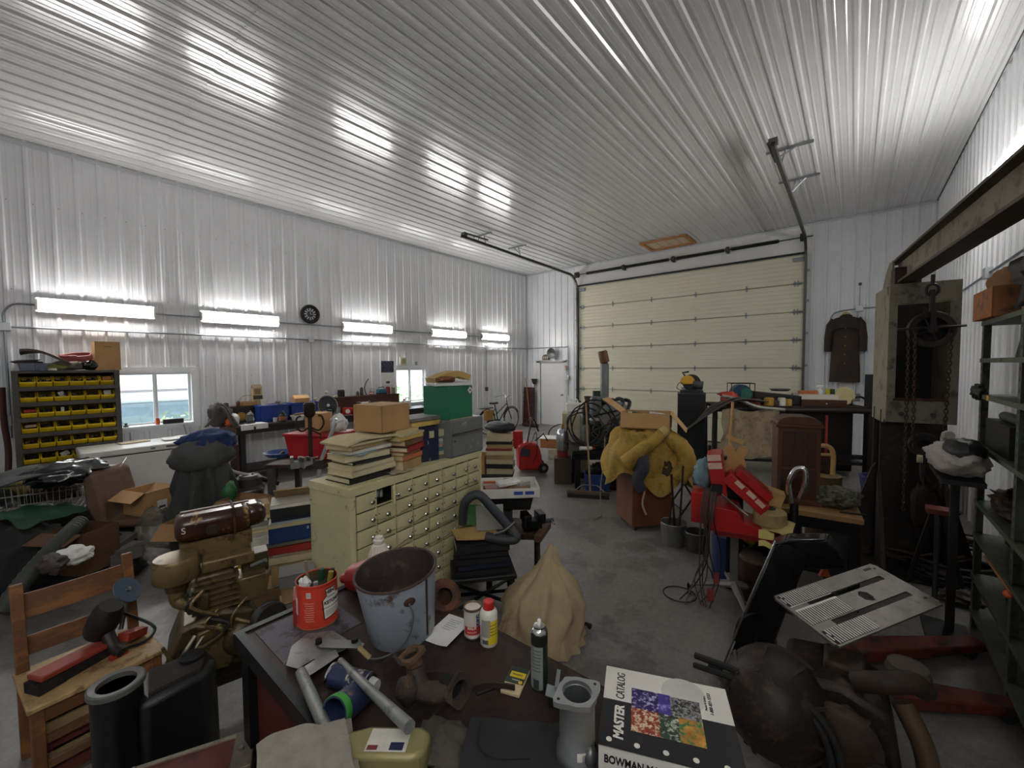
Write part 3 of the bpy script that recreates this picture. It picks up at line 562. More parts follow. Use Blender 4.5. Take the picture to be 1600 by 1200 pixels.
def bottle(lab, px, py, h, r, body, cap=BLK, z=ZB, cat='bottle', neck=.4, mx=-7.93, name='bottle', nh=.25):
    return turned(name, lab, cat, onb(px, py, z, mx), [('body', [(0, 0), (r, 0), (r, h * (1 - nh)), (r * neck, h * (1 - nh * .45)), (r * neck, h * .93), (0, h * .93)], body), ('cap', [(0, h * .93), (r * neck * 1.2, h * .93), (r * neck * 1.2, h), (0, h)], cap)], n=14)
def tin(lab, px, py, h, r, body, z=ZB, cat='can', lid=STEEL, mx=-7.93, name='can'):
    return turned(name, lab, cat, onb(px, py, z, mx), [('body', [(0, 0), (r, 0), (r, h), (0, h)], body), ('lid', [(0, h), (r * 1.04, h), (r * 1.04, h + .008), (0, h + .008)], lid)], n=14)
# left end
p = onb(344, 667, ZB, -8.15); lump('dark_hose_heap', 'heap of dark hoses at the left end of the workbench', 'hoses', (p.x, p.y, ZB), (.14, .17, .20), M('3c3a38', .7, 0, .3, 8), amp=.3, sd=2, fold=.14, nf=8)
one('hose_loop', B().tube(spline([(-.1, -.15, .02), (-.02, -.1, .25), (.05, .02, .37), (.12, .12, .18), (.16, .2, .02)], 6), .02, 7).tube(spline([(-.02, -.2, .02), (.06, -.08, .2), (.1, .0, .33), (.16, .14, .02)], 6), .02, 7), M('4b4844', .6), 'loose grey hose looped over the dark hose heap', 'hose', (p.x + .02, p.y, ZB))
p = onb(363, 661); t = T('plastic_bag', 'orange and white plastic bag on the left of the workbench', 'bag', (p.x, p.y, ZB)); ob('bag', B().ball((0, 0, .1), (.09, .11, .11), 18, 12, .2, 3, 2, .002), M('d8d4cf', .5), t); ob('print', B().ball((.015, -.055, .09), (.085, .075, .095), 16, 10, .2, 3, 5, .002), ORG, t)
p = onb(378, 660); t = T('brass_fan', 'small brass desk fan on the workbench', 'fan', (p.x, p.y, ZB), face(p)); ob('base', B().lathe([(0, 0), (.05, 0), (.045, .02), (.015, .03), (.012, .1), (0, .1)], 14), BLK, t)
b = B()
for k in range(8): a = k * pi / 4; b.bx((.035 * cos(a), -.02, .15 + .035 * sin(a)), (.05, .006, .03), (0, -a, 0))
ob('blades', b, BRASS, t); ob('guard', B().tube([(.066 * cos(a), -.035, .15 + .066 * sin(a)) for a in [2 * pi * k / 18 for k in range(18)]], .004, 5, closed=True), BRASS, t); ob('motor', B().cyl((0, -.03, .15), (0, .05, .15), .025), BRASS, t)
p = onb(391, 658); t = T('glass_lantern', 'grey glass lantern standing on the workbench', 'lantern', (p.x, p.y, ZB)); ob('base', B().lathe([(0, 0), (.07, 0), (.075, .03), (.05, .05), (0, .05)]), DGREY, t); ob('globe', B().lathe([(.05, .05), (.07, .09), (.05, .15), (.045, .15), (.06, .09), (.045, .055)], cap=False), M('8f979a', .1, 0, 0, trans=.6), t); ob('top', B().lathe([(.055, .15), (.06, .16), (.03, .2), (0, .21)]), DGREY, t); ob('bail', B().tube([(.065 * cos(a), 0, .16 + .075 * sin(a)) for a in [pi * k / 12 for k in range(13)]], .004, 5), STEEL, t)
for i, (px, py, r, lab) in enumerate(((372, 662, .3, 'left white paper sheet hanging over the workbench edge'), (400, 662, -.2, 'right white paper sheet hanging over the workbench edge'))):
    one('paper_sheet', drape(lambda u, v: (min(.16, .3 * u - .1) if .3 * u - .1 < .16 else .165, -.11 + .22 * v + .02 * u, .012 - max(0, .3 * u - .26) * 2.2 + .004 * nz(u * 4, v * 4)), 14, 6, .001), PWHT, lab, 'paper', (XL + .05 + .70 - .157, at(px, py, ZB).y, ZB + .002 + .002 * i), 0, 'papers on the workbench')
BCR = M('1f3f8e', .4, 0, .12)
def crate(name, lab, loc, rz, W, D, H, mat, th=.008, slots=3, cat='crate', grp=None):
    t = T(name, lab, cat, loc, rz, grp)
    b = B().box((-W / 2, -D / 2, 0), (W / 2, D / 2, th)).box((-W / 2, -D / 2, 0), (W / 2, -D / 2 + th, H)).box((-W / 2, D / 2 - th, 0), (W / 2, D / 2, H)).box((-W / 2, -D / 2, 0), (-W / 2 + th, D / 2, H)).box((W / 2 - th, -D / 2, 0), (W / 2, D / 2, H))
    ob('body', b, mat, t)
    q = .012; ob('rim', B().box((-W / 2 - q, -D / 2 - q, H - .02), (W / 2 + q, -D / 2, H)).box((-W / 2 - q, D / 2, H - .02), (W / 2 + q, D / 2 + q, H)).box((-W / 2 - q, -D / 2, H - .02), (-W / 2, D / 2, H)).box((W / 2, -D / 2, H - .02), (W / 2 + q, D / 2, H)), mat, t)
    for k in range(slots): ob('rib', B().box((-W / 2 + W * (k + .5) / slots - .006, -D / 2 - .008, .02), (-W / 2 + W * (k + .5) / slots + .006, -D / 2, H - .02)), mat, t)
    ob('band', B().box((-W / 2 - .006, -D / 2 - .007, H * .55), (W / 2 + .006, -D / 2, H * .55 + .015)), mat, t); return t
crate('blue_crate', 'nearer blue plastic crate on the workbench beside the lantern', (-8.13, 2.97, ZB), pi / 2, .48, .25, .275, BCR)
crate('blue_crate', 'farther blue plastic crate on the workbench beside the wheel', (-8.13, 3.50, ZB), pi / 2, .48, .25, .285, BCR)
for x, y, w_, d_, lab in ((-8.13, 2.97, .23, .46, 'flat'), (-8.13, 3.50, .23, .46, 'shiny')): one('crate_lid', B().bx((0, 0, .008), (w_ + .04, d_ + .04, .016)), BCR, '%s blue lid on the %s crate of the workbench' % (lab, 'nearer' if y < 3 else 'farther'), 'lid', (x, y, ZB + (.2755 if y < 3 else .2855)), bev=.004)
turned('white_pot', 'small white plastic pot on the nearer blue crate', 'pot', (-8.1, 2.84, ZB + .292), [('pot', shell(.045, .058, .1), M('d9d2bd', .5))])
t = T('grey_tray', 'small grey tray of parts on the blue crates', 'tray', (-8.1, 3.06, ZB + .292)); ob('tray', B().bx((0, 0, .012), (.2, .1, .02)), GREYP, t); ob('part', B().ball((0, 0, .04), (.07, .045, .025), 10, 6), DGREY, t)
t = T('cardboard_house', 'small gabled cardboard box on the farther blue crate', 'box', (-8.1, 3.46, ZB + .302), pi / 2); ob('body', B().box((-.13, -.09, 0), (.13, .09, .08)), CARD, t); ob('roof', B().prism([(-.1, .08), (.1, .08), (0, .14)], -.14, .14, 'x'), CARDL, t)
tin('dark grey square canister beyond the cardboard house box', 474, 628, .09, .05, GREYP, ZB + .301, mx=-8.1)
bottle('thin black oil bottle behind the blue crate', 481, 622, .22, .032, BLK, BLK, ZB + .1, neck=.3)
bottle('slim tan bottle behind the blue crate', 487, 622, .17, .02, M('a59a78', .5), STEEL, ZB + .12, neck=.5)
p = onb(443, 659); t = T('coffee_jar', 'black lidded jar with a colourful label at the bench front', 'jar', (p.x, p.y, ZB)); ob('body', B().lathe([(0, 0), (.062, 0), (.066, .02), (.066, .12), (.05, .14), (0, .14)]), BLK, t); ob('label', B().lathe([(.0675, .025), (.0675, .095), (.066, .095), (.066, .025)], cap=False), M('7a3b22', .5, 0, .3, 25, 'c2a25a', .4), t); ob('lid', B().lathe([(0, .14), (.05, .14), (.05, .165), (0, .165)]), BLK, t); ob('handle', B().tube([(.06 * cos(a), 0, .12 + .075 * sin(a)) for a in [pi * k / 12 for k in range(13)]], .007, 6), BLK, t)
p = onb(430, 657); turned('white_mug', 'small white mug lying next to the coffee jar', 'mug', (p.x, p.y, ZB), [('mug', shell(.03, .034, .07), WHITE)])
p = onb(469, 657); turned('white_basin', 'round white plastic basin on the workbench', 'basin', (p.x - .0, p.y, ZB), [('basin', shell(.09, .115, .09, .005, .008), M('cfcfcb', .5))], n=28)
one('rolling_pin', B().lathe([(0, -.2), (.008, -.2), (.01, -.13), (.022, -.12), (.022, .12), (.01, .13), (.008, .2), (0, .2)], 12), M('6b4226', .5), 'dark wooden rod lying across the white basin', 'rod', (p.x + .02, p.y + .05, ZB + .112), rot=(pi / 2, 0, .3))
# wheel with spokes and pale petals
p = atx(512, 632, -8.15); t = T('spoked_wheel', 'black spoked wheel standing against the wall of the workbench', 'wheel', (-8.15, p.y, ZB + .19), 0, rot=(0, pi / 2 - .25, 0))
ob('rim', B().tube([(.2 * cos(a), .2 * sin(a), 0) for a in [2 * pi * k / 32 for k in range(32)]], .014, 8, closed=True), M('8e8676', .4, .5), t); ob('disc', B().lathe([(0, -.01), (.19, -.006), (.19, .006), (0, .01)], 28), M('202326', .4), t)
for k in range(16): a = k * pi / 8; ob('spoke', B().tube([(.03 * cos(a), .03 * sin(a), .014), (.19 * cos(a), .19 * sin(a), .012)], .005, 5), M('3a3d40', .35, .5), t)
ob('hub', B().lathe([(0, .0), (.035, .0), (.03, .03), (0, .035)], 12), M('c9c4b4', .5), t)
rs = random.Random(4)
for k in range(6): a = .6 + k * 1.05; lump('shell_ornament', 'pale shell ornament, %s clockwise around the spoked wheel' % NTH[k], 'ornament', (-8.2 + .04 * (k % 2), p.y + .25 * cos(a) * .98, ZB + .012 + max(0, .22 + .24 * sin(a)) * (.9 if k < 3 else .1)), (.03, .04, .03), M('c9bfa4', .6), sd=k, nu=10, nv=7, grp='shell ornaments round the wheel')
jars = [(494, 652, .09, .032, 'a0907a', 'beige'), (501, 652, .1, .035, '8a8a7c', 'grey green'), (508, 650, .11, .036, 'b3a27a', 'yellowish'), (516, 650, .12, .04, '26262a', 'black'), (529, 647, .15, .038, '8d9088', 'clear grey'), (488, 654, .07, .03, 'c4bba6', 'cream')]
for px, py, h_, r_, c_, lab in jars: tin(lab + ' jar in the row of jars below the wheel', px, py, h_, r_, M(c_, .4, 0, .25, 20), cat='jar', name='jar')
p = onb(543, 646); t = T('red_carton', 'red carton with a round white label on the workbench', 'carton', (p.x, p.y, ZB), face(p) - .25); ob('box', B().box((-.085, -.05, 0), (.085, .05, .13)), RED, t); ob('label', B().lathe([(0, 0), (.045, 0), (.045, .002), (0, .002)], 18), WHITE, t).matrix_local = MX((.02, -.051, .065), (pi / 2, 0, 0))
p = onb(565, 640); t = T('red_toolbox', 'long red toolbox on the workbench by the calendar', 'toolbox', (p.x, p.y, ZB), pi / 2); ob('box', B().box((-.2, -.08, 0), (.2, .08, .09)), RED, t, .008); ob('lid', B().box((-.2, -.08, .092), (.2, .08, .12)), RED, t, .008); ob('handle', B().tube([(-.06, 0, .12), (-.05, 0, .145), (.05, 0, .145), (.06, 0, .12)], .006, 6), STEEL, t)
p = onb(559, 632, ZB + .12); t = T('bench_grinder', 'grey round bench grinder behind the red toolbox', 'grinder', (-8.05, p.y, ZB + .0), pi / 2); ob('base', B().box((-.06, -.06, 0), (.06, .06, .09)), DGREY, t); ob('motor', B().cyl((-.09, 0, .15), (.09, 0, .15), .065), GREYP, t); ob('stone', B().cyl((.1, 0, .15), (.125, 0, .15), .085), M('56524d', .9), t); ob('stone', B().cyl((-.125, 0, .15), (-.1, 0, .15), .085), M('56524d', .9), t)
# left ledge
zl = ZL + .001
p = onb(402, 627, zl, -8.33); t = T('tall_carton_pack', 'tall cream milk-style carton leaning on the wall behind the blue crates', 'carton', (p.x, p.y, zl), 0, rot=(0, -.06, 0)); cm = M('c2ac80', .7, 0, .15)
ob('body', B().box((-.05, -.075, 0), (.05, .075, .31)), cm, t); ob('gable', B().prism([(-.05, .31), (.05, .31), (0, .37)], -.075, .075, 'x').__class__().prism([(-.05, .31), (.05, .31), (0, .37)], -.075, .075, 'y'), M('6b5942', .7), t); ob('band', B().box((.05, -.076, .10), (.052, .076, .17)), M('3a2a22', .6), t); ob('print', B().box((.05, -.05, .19), (.0515, .05, .29)), M('8d7650', .7, 0, .4, 30), t)
p = onb(388, 631, zl, -8.33); carton('small_carton', 'small flat brown box on the left bench ledge', (p.x, p.y, zl), pi / 2, .24, .14, .07, (None, None, None, None), CARD)
p = onb(372, 632, zl); bottle('small dark red bottle at the left end of the bench ledge', 372, 632, .1, .03, M('5a2a22', .4), BLK, zl)
one('bent_wire', B().tube(spline([(0, 0, 0), (0, .0, .12), (.0, .06, .17), (.0, .18, .175)], 5), .004, 5), DGREY, 'thin bent wire rising over the left bench ledge', 'wire', (-8.38, onb(371, 632, zl).y + .07, zl))
# right back shelf
zr = ZB + .336
def bs(px, py): return onb(px, py, zr, -8.33)
p = bs(531, 619); t = T('black_jug', 'square black jug at the near end of the back shelf', 'jug', (p.x, p.y + .03, zr)); ob('body', B().box((-.05, -.06, 0), (.05, .06, .13)), BLK, t, .01); ob('top', B().box((-.04, -.05, .13), (.04, .05, .145)), BLK, t)
bottle('brown glass bottle with pale cap on the back shelf', 565, 618, .2, .036, M('3a2a20', .25), WHITE, zr, neck=.45); bottle('small dark bottle beside the brown glass bottle', 559, 617, .1, .03, M('4a443c', .4), BLK, zr)
one('curved_hose', B().tube(spline([(0, .0, 0), (0, -.04, .12), (0, -.02, .25), (0, .06, .36)], 6), .011, 7), M('3b3a38', .6), 'stiff dark hose curving up from the back shelf', 'hose', (-8.34, bs(573, 616).y, zr))
p = bs(581, 617); t = T('red_kettle', 'small red and white kettle on the back shelf', 'kettle', (p.x, p.y, zr)); ob('body', B().lathe([(0, 0), (.05, 0), (.058, .03), (.04, .07), (.02, .085), (0, .085)]), M('8e2d26', .4), t); ob('bail', B().tube([(0, .055 * cos(a), .06 + .085 * sin(a)) for a in [pi * k / 12 for k in range(13)]], .004, 5), DGREY, t); ob('band', B().lathe([(.0585, .025), (.0585, .045), (.056, .045), (.056, .025)], cap=False), WHITE, t)
p = bs(596, 616); t = T('teal_radio', 'teal and black portable radio on the back shelf', 'radio', (p.x, p.y, zr)); ob('body', B().box((-.05, -.1, 0), (.05, .1, .12)), M('2f6f80', .4), t, .01); ob('foot', B().box((-.052, -.1, 0), (.054, .1, .035)), BLK, t); ob('handle', B().tube([(0, -.08, .12), (0, -.07, .16), (0, .07, .16), (0, .08, .12)], .008, 6), BLK, t)
for k, (px, c_, h_, lab) in enumerate(((606, '7a2028', .16, 'dark red'), (610, 'b5a98f', .15, 'cream'), (614, '6b6658', .14, 'grey brown'))):
    p = bs(px, 615); one('upright_book', B().box((-.06, -.018, 0), (.06, .018, h_)), M(c_, .7), lab + ' upright book at the far end of the back shelf', 'book', (p.x, min(p.y, 5.6 + .05 * k), zr), 0, 'books on the back shelf')
# calendar, little clock and plaque by the far window
p = aty(606, 590, 1); Yc = atx(606, 590, XL + .03).y
t = T('wall_calendar', 'wall calendar with a motorcycle picture beside the far window', 'calendar', (XL + .028, Yc, 0)); zt_, zm, zb_ = atx(606, 564, XL + .03).z, atx(606, 582, XL + .03).z, atx(606, 602, XL + .03).z
ob('picture', B().box((-.004, -.17, zm), (0, .17, zt_)), M('4a4c66', .6, 0, .5, 14, '1e1e22', .5), t); ob('month_sheet', B().box((-.004, -.165, zb_), (.004, .165, zm - .01)), PWHT, t); ob('sketch', B().ball((.005, .0, zb_ + .07), (.002, .06, .03), 8, 6), DGREY, t)
p = atx(630, 568, XL + .05); t = T('square_clock', 'small square white clock on top of the far window frame', 'clock', (XL + .045, p.y, WIN2[3] + .051)); ob('case', B().box((-.03, -.1, 0), (.03, .1, .2)), M('d9d6c8', .5), t, .01); ob('face', B().box((.03, -.065, .035), (.034, .065, .16)), M('b4a678', .5), t); ob('hand', B().box((.0345, -.004, .1), (.036, .004, .15)), BLK, t)
p = atx(651, 573, XL + .04); one('sill_bottle', B().box((-.015, -.03, 0), (.015, .03, .09)), M('9a9a94', .5), 'tiny grey bottle on top of the far window frame', 'bottle', (XL + .03, p.y, WIN2[3] + .051), bev=.006)
# things below the far window
zs = ZB
p = onb(631, 628, zs, -8.2); t = T('white_jug', 'white jug with a loop handle below the far window', 'jug', (-8.2, max(p.y, 5.95), zs)); ob('body', B().box((-.07, -.09, 0), (.07, .09, .16)), WHITE, t, .02); ob('handle', B().tube([(0, -.03, .15), (0, -.02, .22), (0, .06, .22), (0, .07, .15)], .014, 7), WHITE, t); ob('cap', B().cyl((0, -.07, .16), (0, -.07, .195), .02), RED, t)
carton('small_carton', 'small brown carton of parts below the far window', (-8.05, onb(628, 632).y + .0, zs), pi / 2, .3, .2, .13, (), CARDD)
lump('black_machine', 'small black machine on the workbench left of the white jug', 'machine', (-8.1, onb(606, 632, zs, -8.1).y, zs), (.12, .22, .08), M('1e1e20', .5, .2, .3), amp=.5, fq=3, sd=9, nu=18, nv=12)
lump('crumpled_paper', 'crumpled white paper bag on the workbench beside the red toolbox', 'paper', (-7.95, onb(590, 638, zs, -7.95).y, zs), (.1, .28, .07), PWHT, amp=.3, sd=6, nu=20, nv=12)
one('black_cable_tangle', B().tube([(.1 * nz(i * .23, 1), .18 * nz(i * .19, 5), .05 + .06 * nz(i * .31, 9)) for i in range(60)], .008, 6).tube([(.12 * cos(i * .4), .2 * sin(i * .4), .0) for i in range(16)], .008, 6), BLK, 'tangle of black cable at the far end of the workbench', 'cable', (-8.1, 6.55, zs + .012))
carton('parts_carton', 'small open carton at the far end of the workbench', (-8.2, 6.95, zs), pi / 2, .25, .2, .17, (-120, None, None, None), CARDD)
# ================================================================== clutter between the freezer and the drawer cabinet
# ---- desk chair with a carton on its seat
BRU = M('6b5443', .9, 0, .15, 8, bump=.2)
p = at(226, 800, .46); t = T('desk_chair', 'brown upholstered desk chair carrying an open carton', 'chair', (p.x, p.y, 0), RD(48)); CH = t
ob('seat', B().box((-.27, -.25, .38), (.27, .25, .46)), BRU, t, .035)
ob('backrest', B().prism([(-.27, .40), (-.20, .42), (-.22, .70), (-.27, .92), (-.34, .95), (-.38, .9), (-.36, .60)], -.23, .23, 'y'), BRU, t, .03)
ob('column', B().cyl((0, 0, .1), (0, 0, .38), .03), BLK, t)
for k in range(5):
    a = k * 2 * pi / 5; ob('base_arm', B().tube([(0, 0, .12), (.27 * cos(a), .27 * sin(a), .07)], [.03, .02], 8), BLK, t); ob('caster', B().cyl((.27 * cos(a) - .012, .27 * sin(a), .03), (.27 * cos(a) + .012, .27 * sin(a), .03), .03), BLK, t)
c = carton('open_carton', 'open cardboard box with white labels on the brown desk chair', (p.x + .04, p.y + .05, .462), RD(22), .34, .30, .25, (-150, -62, -35, -118), CARD)
ob('label', B().box((-.12, -.1515, .15), (-.02, -.1505, .2)), PWHT, c); ob('label', B().box((.1705, -.05, .05), (.1715, .04, .14)), PWHT, c); ob('barcode', B().box((.1716, -.035, .06), (.1719, .025, .085)), DGREY, c)
# ---- heap of garments on a rack
p = at(318, 800, .42); t = T('clothes_heap', 'dark trousers and jackets heaped on a stool with a blue jacket on top', 'clothes', (p.x, p.y, 0), face(p))
GAR = M('3c3e3d', .9, 0, .25, 7, bump=.3)
st = T('round_stool', 'dark round stool under the heap of clothes', 'stool', (p.x, p.y, 0), face(p)); ob('seat', B().lathe([(0, .38), (.17, .38), (.17, .415), (0, .415)]), DGREY, st)
for sx_, sy_ in ((1, 1), (-1, 1), (1, -1), (-1, -1)): ob('leg', B().tube([(sx_ * .13, sy_ * .13, 0), (sx_ * .08, sy_ * .08, .385)], .015), DGREY, st)
def gar(u, v, w=.22, h=.78):
    a = 2 * pi * u; r = w * (1.05 - .35 * v) * (1 + .3 * sin(a * 9 + 4 * nz(v * 2, u * 3)) * (1.1 - v) + .15 * nz(cos(a) * 2, sin(a) * 2, v * 2))
    if v > .93: r *= max(.02, (1 - v) / .07)
    return (r * cos(a) * 1.15 + .04 * v, r * sin(a), .42 + h * min(v, .95) + .03 * nz(cos(a) * 3, v * 4))
ob('trousers', B().grid(gar, 64, 16, True), GAR, t); ob('lining', B().ball((0, 0, .62), (.16, .14, .26), 14, 10), BLK, t)
ob('grey_jacket', B().ball((.0, -.04, 1.03), (.27, .22, .17), 36, 16, .2, 2.5, 3, None, .06, 11), M('4a4c4b', .9, 0, .2, 6, bump=.3), t, ang=1.4); ob('blue_jacket', B().ball((.06, .06, 1.15), (.24, .2, .13), 36, 16, .25, 2.5, 8, None, .08, 9), M('1d3464', .85, 0, .25, 6, bump=.3), t, ang=1.4)
ob('green_bag', B().ball((.22, -.1, .62), (.08, .08, .12), 14, 10, .2), M('2c6b36', .5), t)
# ---- wire basket with a black bag and grey mat
WIR = M('b9b6ac', .35, .7, .1)
p = at(80, 788, .58); t = T('wire_basket', 'large chromed wire basket on the dark heap at the left edge', 'basket', (p.x, p.y, .56), RD(78))
W, D, H = .95, .5, .3; b = B()
for k in range(24): x = -W / 2 + W * k / 23; b.tube([(x * 1.05, -D / 2 - .03, H), (x, -D / 2, .0), (x, D / 2, 0), (x * 1.05, D / 2 + .03, H)], .0028, 5)
for k in range(10): y = -D / 2 + D * k / 9; b.tube([(-W / 2 - .03, y * 1.05, H), (-W / 2, y, 0), (W / 2, y, 0), (W / 2 + .03, y * 1.05, H)], .0028, 5)
ob('wires', b, WIR, t); b = B()
for z, r in ((H, .007), (H * .66, .004), (H * .33, .004), (.0, .004)): k = 1 + .05 * z / H; b.tube([(-W / 2 * k, -D / 2 * k, z), (W / 2 * k, -D / 2 * k, z), (W / 2 * k, D / 2 * k, z), (-W / 2 * k, D / 2 * k, z)], r, 6, closed=True)
ob('rim', b, WIR, t); ob('handle', B().tube(spline([(.5, -.28, H), (.56, -.15, H + .09), (.56, .15, H + .09), (.5, .28, H)], 5), .006, 6), WIR, t)
q = p
lump('yellow_rag', 'dull yellow rag inside the wire basket', 'rag', tuple(at(42, 775, .57)), (.2, .16, .12), M('8a7a38', .9), sd=3, amp=.3); lump('brown_sack', 'brown sack inside the wire basket', 'sack', tuple(at(92, 778, .57)), (.2, .17, .14), M('4a3a30', .9), sd=8, amp=.3)
pb_ = at(105, 750, .86); lump('bin_bag', 'shiny black plastic bag on the wire basket', 'bag', (pb_.x, pb_.y, .80), (.26, .3, .13), M('101012', .18, 0, .1, coat=.5), sd=2, amp=.28, fold=.06)
pm = at(62, 748, .9); one('floor_mat', drape(lambda u, v: (-.3 + .6 * u, -.42 + .84 * v, .03 + .11 * v + .05 * sin(v * 4) + .01 * nz(u * 3, v * 3)), 12, 16, .012), M('3a3a3b', .9, 0, .15, 30), 'dark grey floor mat lying over the wire basket', 'mat', (pm.x, pm.y, .86), RD(8))
# ---- dark heap below
HEAP = [(25, 912, (.42, .36, .30), '1c1f1d', 'largest black tarpaulin bundle at the left edge', .1), (160, 872, (.30, .28, .22), '242623', 'dark canvas bundle behind the wooden chair', .12), (18, 842, (.36, .34, .33), '1f2420', 'dark green black bag under the wire basket', .15), (105, 826, (.34, .32, .33), '2b2a26', 'brown black blanket under the wire basket', .15), (150, 806, (.22, .24, .34), '252320', 'black rag bundle left of the desk chair', .1), (95, 905, (.28, .24, .2), '17191a', 'low black rag bundle on the floor by the wooden chair', .08)]
for i, (px, py, r, c_, lab, z) in enumerate(HEAP):
    p = at(px, py, z); lump('tarp_bundle', lab, 'bundle', (p.x, p.y, 0), r, M(c_, .85, 0, .35, 5, bump=.4), sd=i * 3 + 1, amp=.3, fold=.07, nf=6 + i, nu=40, nv=22, grp='dark bundles on the left')
one('green_tarp', drape(lambda u, v: (-.3 + .6 * u, -.25 + .5 * v, .12 * sin(u * 3) * (1 - v * .5) + .06 * nz(u * 4, v * 4)), 20, 16, .005), M('1f4a36', .55, 0, .2), 'folded green tarpaulin on the heap below the wire basket', 'tarp', (*at(45, 806, .62)[:2], .60), RD(30))
p = at(92, 858, .5); one('ribbed_hose', B().tube(spline([(-.22, -.3, -.22), (-.1, -.1, .0), (.0, .12, .14), (.05, .3, .2)], 14), [.055 + .006 * (i % 2) for i in range(43)], 10), M('3a3f38', .6), 'thick ribbed dark hose slanting across the left heap', 'hose', (p.x, p.y, .42), RD(70)); 
p = at(128, 838, .48); carton('brown_carton', 'brown cardboard box sunk in the heap behind the wooden chair', (p.x, p.y, .2), RD(35), .38, .3, .36, (-160, None, None, None), M('60442c', .85, 0, .15))
p = at(112, 868, .46); lump('white_rag', 'white rag crumpled on the heap behind the wooden chair', 'rag', (p.x, p.y, .40), (.15, .12, .06), PWHT, amp=.4, sd=5); lump('brown_glove', 'dark boots and gloves lying on the heap behind the wooden chair', 'gloves', (*at(82, 880, .46)[:2], .40), (.17, .08, .06), M('3d322c', .8), amp=.35, sd=9)
p = at(182, 862, .25); one('manual_pile', B().bx((0, 0, .05), (.3, .24, .1)).bx((.02, .01, .115), (.27, .22, .03), (0, 0, .2)).bx((-.04, .02, .16), (.2, .25, .05), (.1, .1, .5)), M('6d6a66', .8), 'pile of grey boxes between the heap and the engine', 'boxes', (p.x, p.y, .18), RD(20)); lump('black_sack', 'black sack under the pile of grey boxes', 'sack', (p.x, p.y, 0), (.2, .2, .09), BLK, sd=4)
p = at(195, 818, .4); one('loose_card', B().box((-.06, -.09, 0), (.06, .09, .004)), PWHT, 'white card leaning beside the desk chair seat', 'card', (p.x, p.y, .32), rot=(.9, .2, .4))
p = at(248, 815, .42); lump('clear_plastic_bag', 'crumpled clear plastic bag beside the desk chair', 'bag', (p.x, p.y, .0), (.14, .18, .27), M('9a9788', .15, 0, .1, trans=.55, alpha=.55), amp=.35, sd=7, fold=.1)
# ---- flat open cardboard trays behind the engine
p = at(322, 806, .56); carton('flat_carton', 'wide low cardboard tray below the clothes heap', (p.x, p.y, .386), RD(40), .56, .34, .16, (-140, None, -100, None), CARDD); one('tray_crate', B().box((-.22, -.15, 0), (.22, .15, .385)), DKW, 'dark wooden crate under the wide cardboard tray', 'crate', (p.x, p.y, 0), RD(40))
p = at(382, 775, .6); c = carton('book_carton', 'open brown carton holding a white bottle left of the book stacks', (p.x - .02, p.y, .34), RD(30), .36, .30, .24, (-150, -150, -70, -80), M('8b6844', .85, 0, .12)); one('carton_crate', B().box((-.17, -.14, 0), (.17, .14, .335)), DKW, 'dark crate under the carton with the white bottle', 'crate', (p.x - .05, p.y, 0), RD(30))
turned('white_bottle', 'white round bottle lying in the open brown carton', 'bottle', (p.x - .02, p.y, .43), [('body', [(0, -.12), (.075, -.12), (.08, 0), (.07, .1), (.03, .14), (0, .14)], M('d0d0ca', .5))], rot=(0, 1.4, .7))
# ---- machine with curved white handle (floor polisher head)
p = at(390, 775, .45); t = T('floor_polisher', 'old grey floor machine with a curved pale handle', 'machine', (p.x, p.y, 0), face(p)); z0 = .42
ob('stand', B().box((-.2, -.18, 0), (.2, .18, z0)), BLK, t); ob('base', B().lathe([(0, z0), (.2, z0), (.21, z0 + .03), (.17, z0 + .05), (0, z0 + .05)], 28), M('7a766e', .5, .3), t)
ob('motor', B().lathe([(.0, z0 + .05), (.15, z0 + .05), (.155, z0 + .13), (.14, z0 + .15), (.13, z0 + .16), (.13, z0 + .25), (.10, z0 + .28), (0, z0 + .28)], 28), M('4c4a48', .45, .4, .2), t); ob('collar', B().lathe([(.158, z0 + .1), (.162, z0 + .105), (.162, z0 + .125), (.158, z0 + .13)], 28, cap=False), STEEL, t)
ob('handle', B().tube(spline([(.0, .0, z0 + .28), (-.08, 0, z0 + .31), (-.17, 0, z0 + .36), (-.19, 0, z0 + .46), (-.13, 0, z0 + .52)], 6), .018, 8), M('b5b2a8', .4), t); ob('arm', B().tube([(.02, 0, z0 + .27), (.3, .05, z0 + .12)], .03, 8), BLK, t)
ob('hose', B().tube(spline([(.2, -.05, z0 - .0), (.27, -.05, z0 + .2), (.3, -.02, z0 + .42), (.36, 0, z0 + .5), (.38, .0, z0 + .38)], 6), .018, 8), BLK, t)
# ---- low work table with tote, stand, vises
tp = atd(490, 716, 4.75); ZT = tp.z
t = T('machine_table', 'grimy steel table carrying the red tote', 'table', (tp.x, tp.y, 0), RD(42)); ob('top', B().box((-.38, -.3, ZT - .04), (.50, .38, ZT)), DRUST, t)
for sx_ in (-.34, .46):
    for sy_ in (-.26, .34): ob('leg', B().box((sx_ - .03, sy_ - .03, 0), (sx_ + .03, sy_ + .03, ZT - .04)), DGREY, t)
ob('shelf', B().box((-.34, -.26, .25), (.46, .34, .28)), DRUST, t)
p = atd(502, 705, 4.9); t = T('red_tote', 'red plastic storage tote with a rim behind the yellow cabinet', 'tote', (p.x, p.y, ZT), RD(28)); b = B()
q = [(-.28, -.19), (.28, -.19), (.28, .19), (-.28, .19)]; k = 1.14
b.add([(x, y, 0) for x, y in q] + [(x * k, y * k, .27) for x, y in q], [(3, 2, 1, 0), (0, 1, 5, 4), (1, 2, 6, 5), (2, 3, 7, 6), (3, 0, 4, 7)])
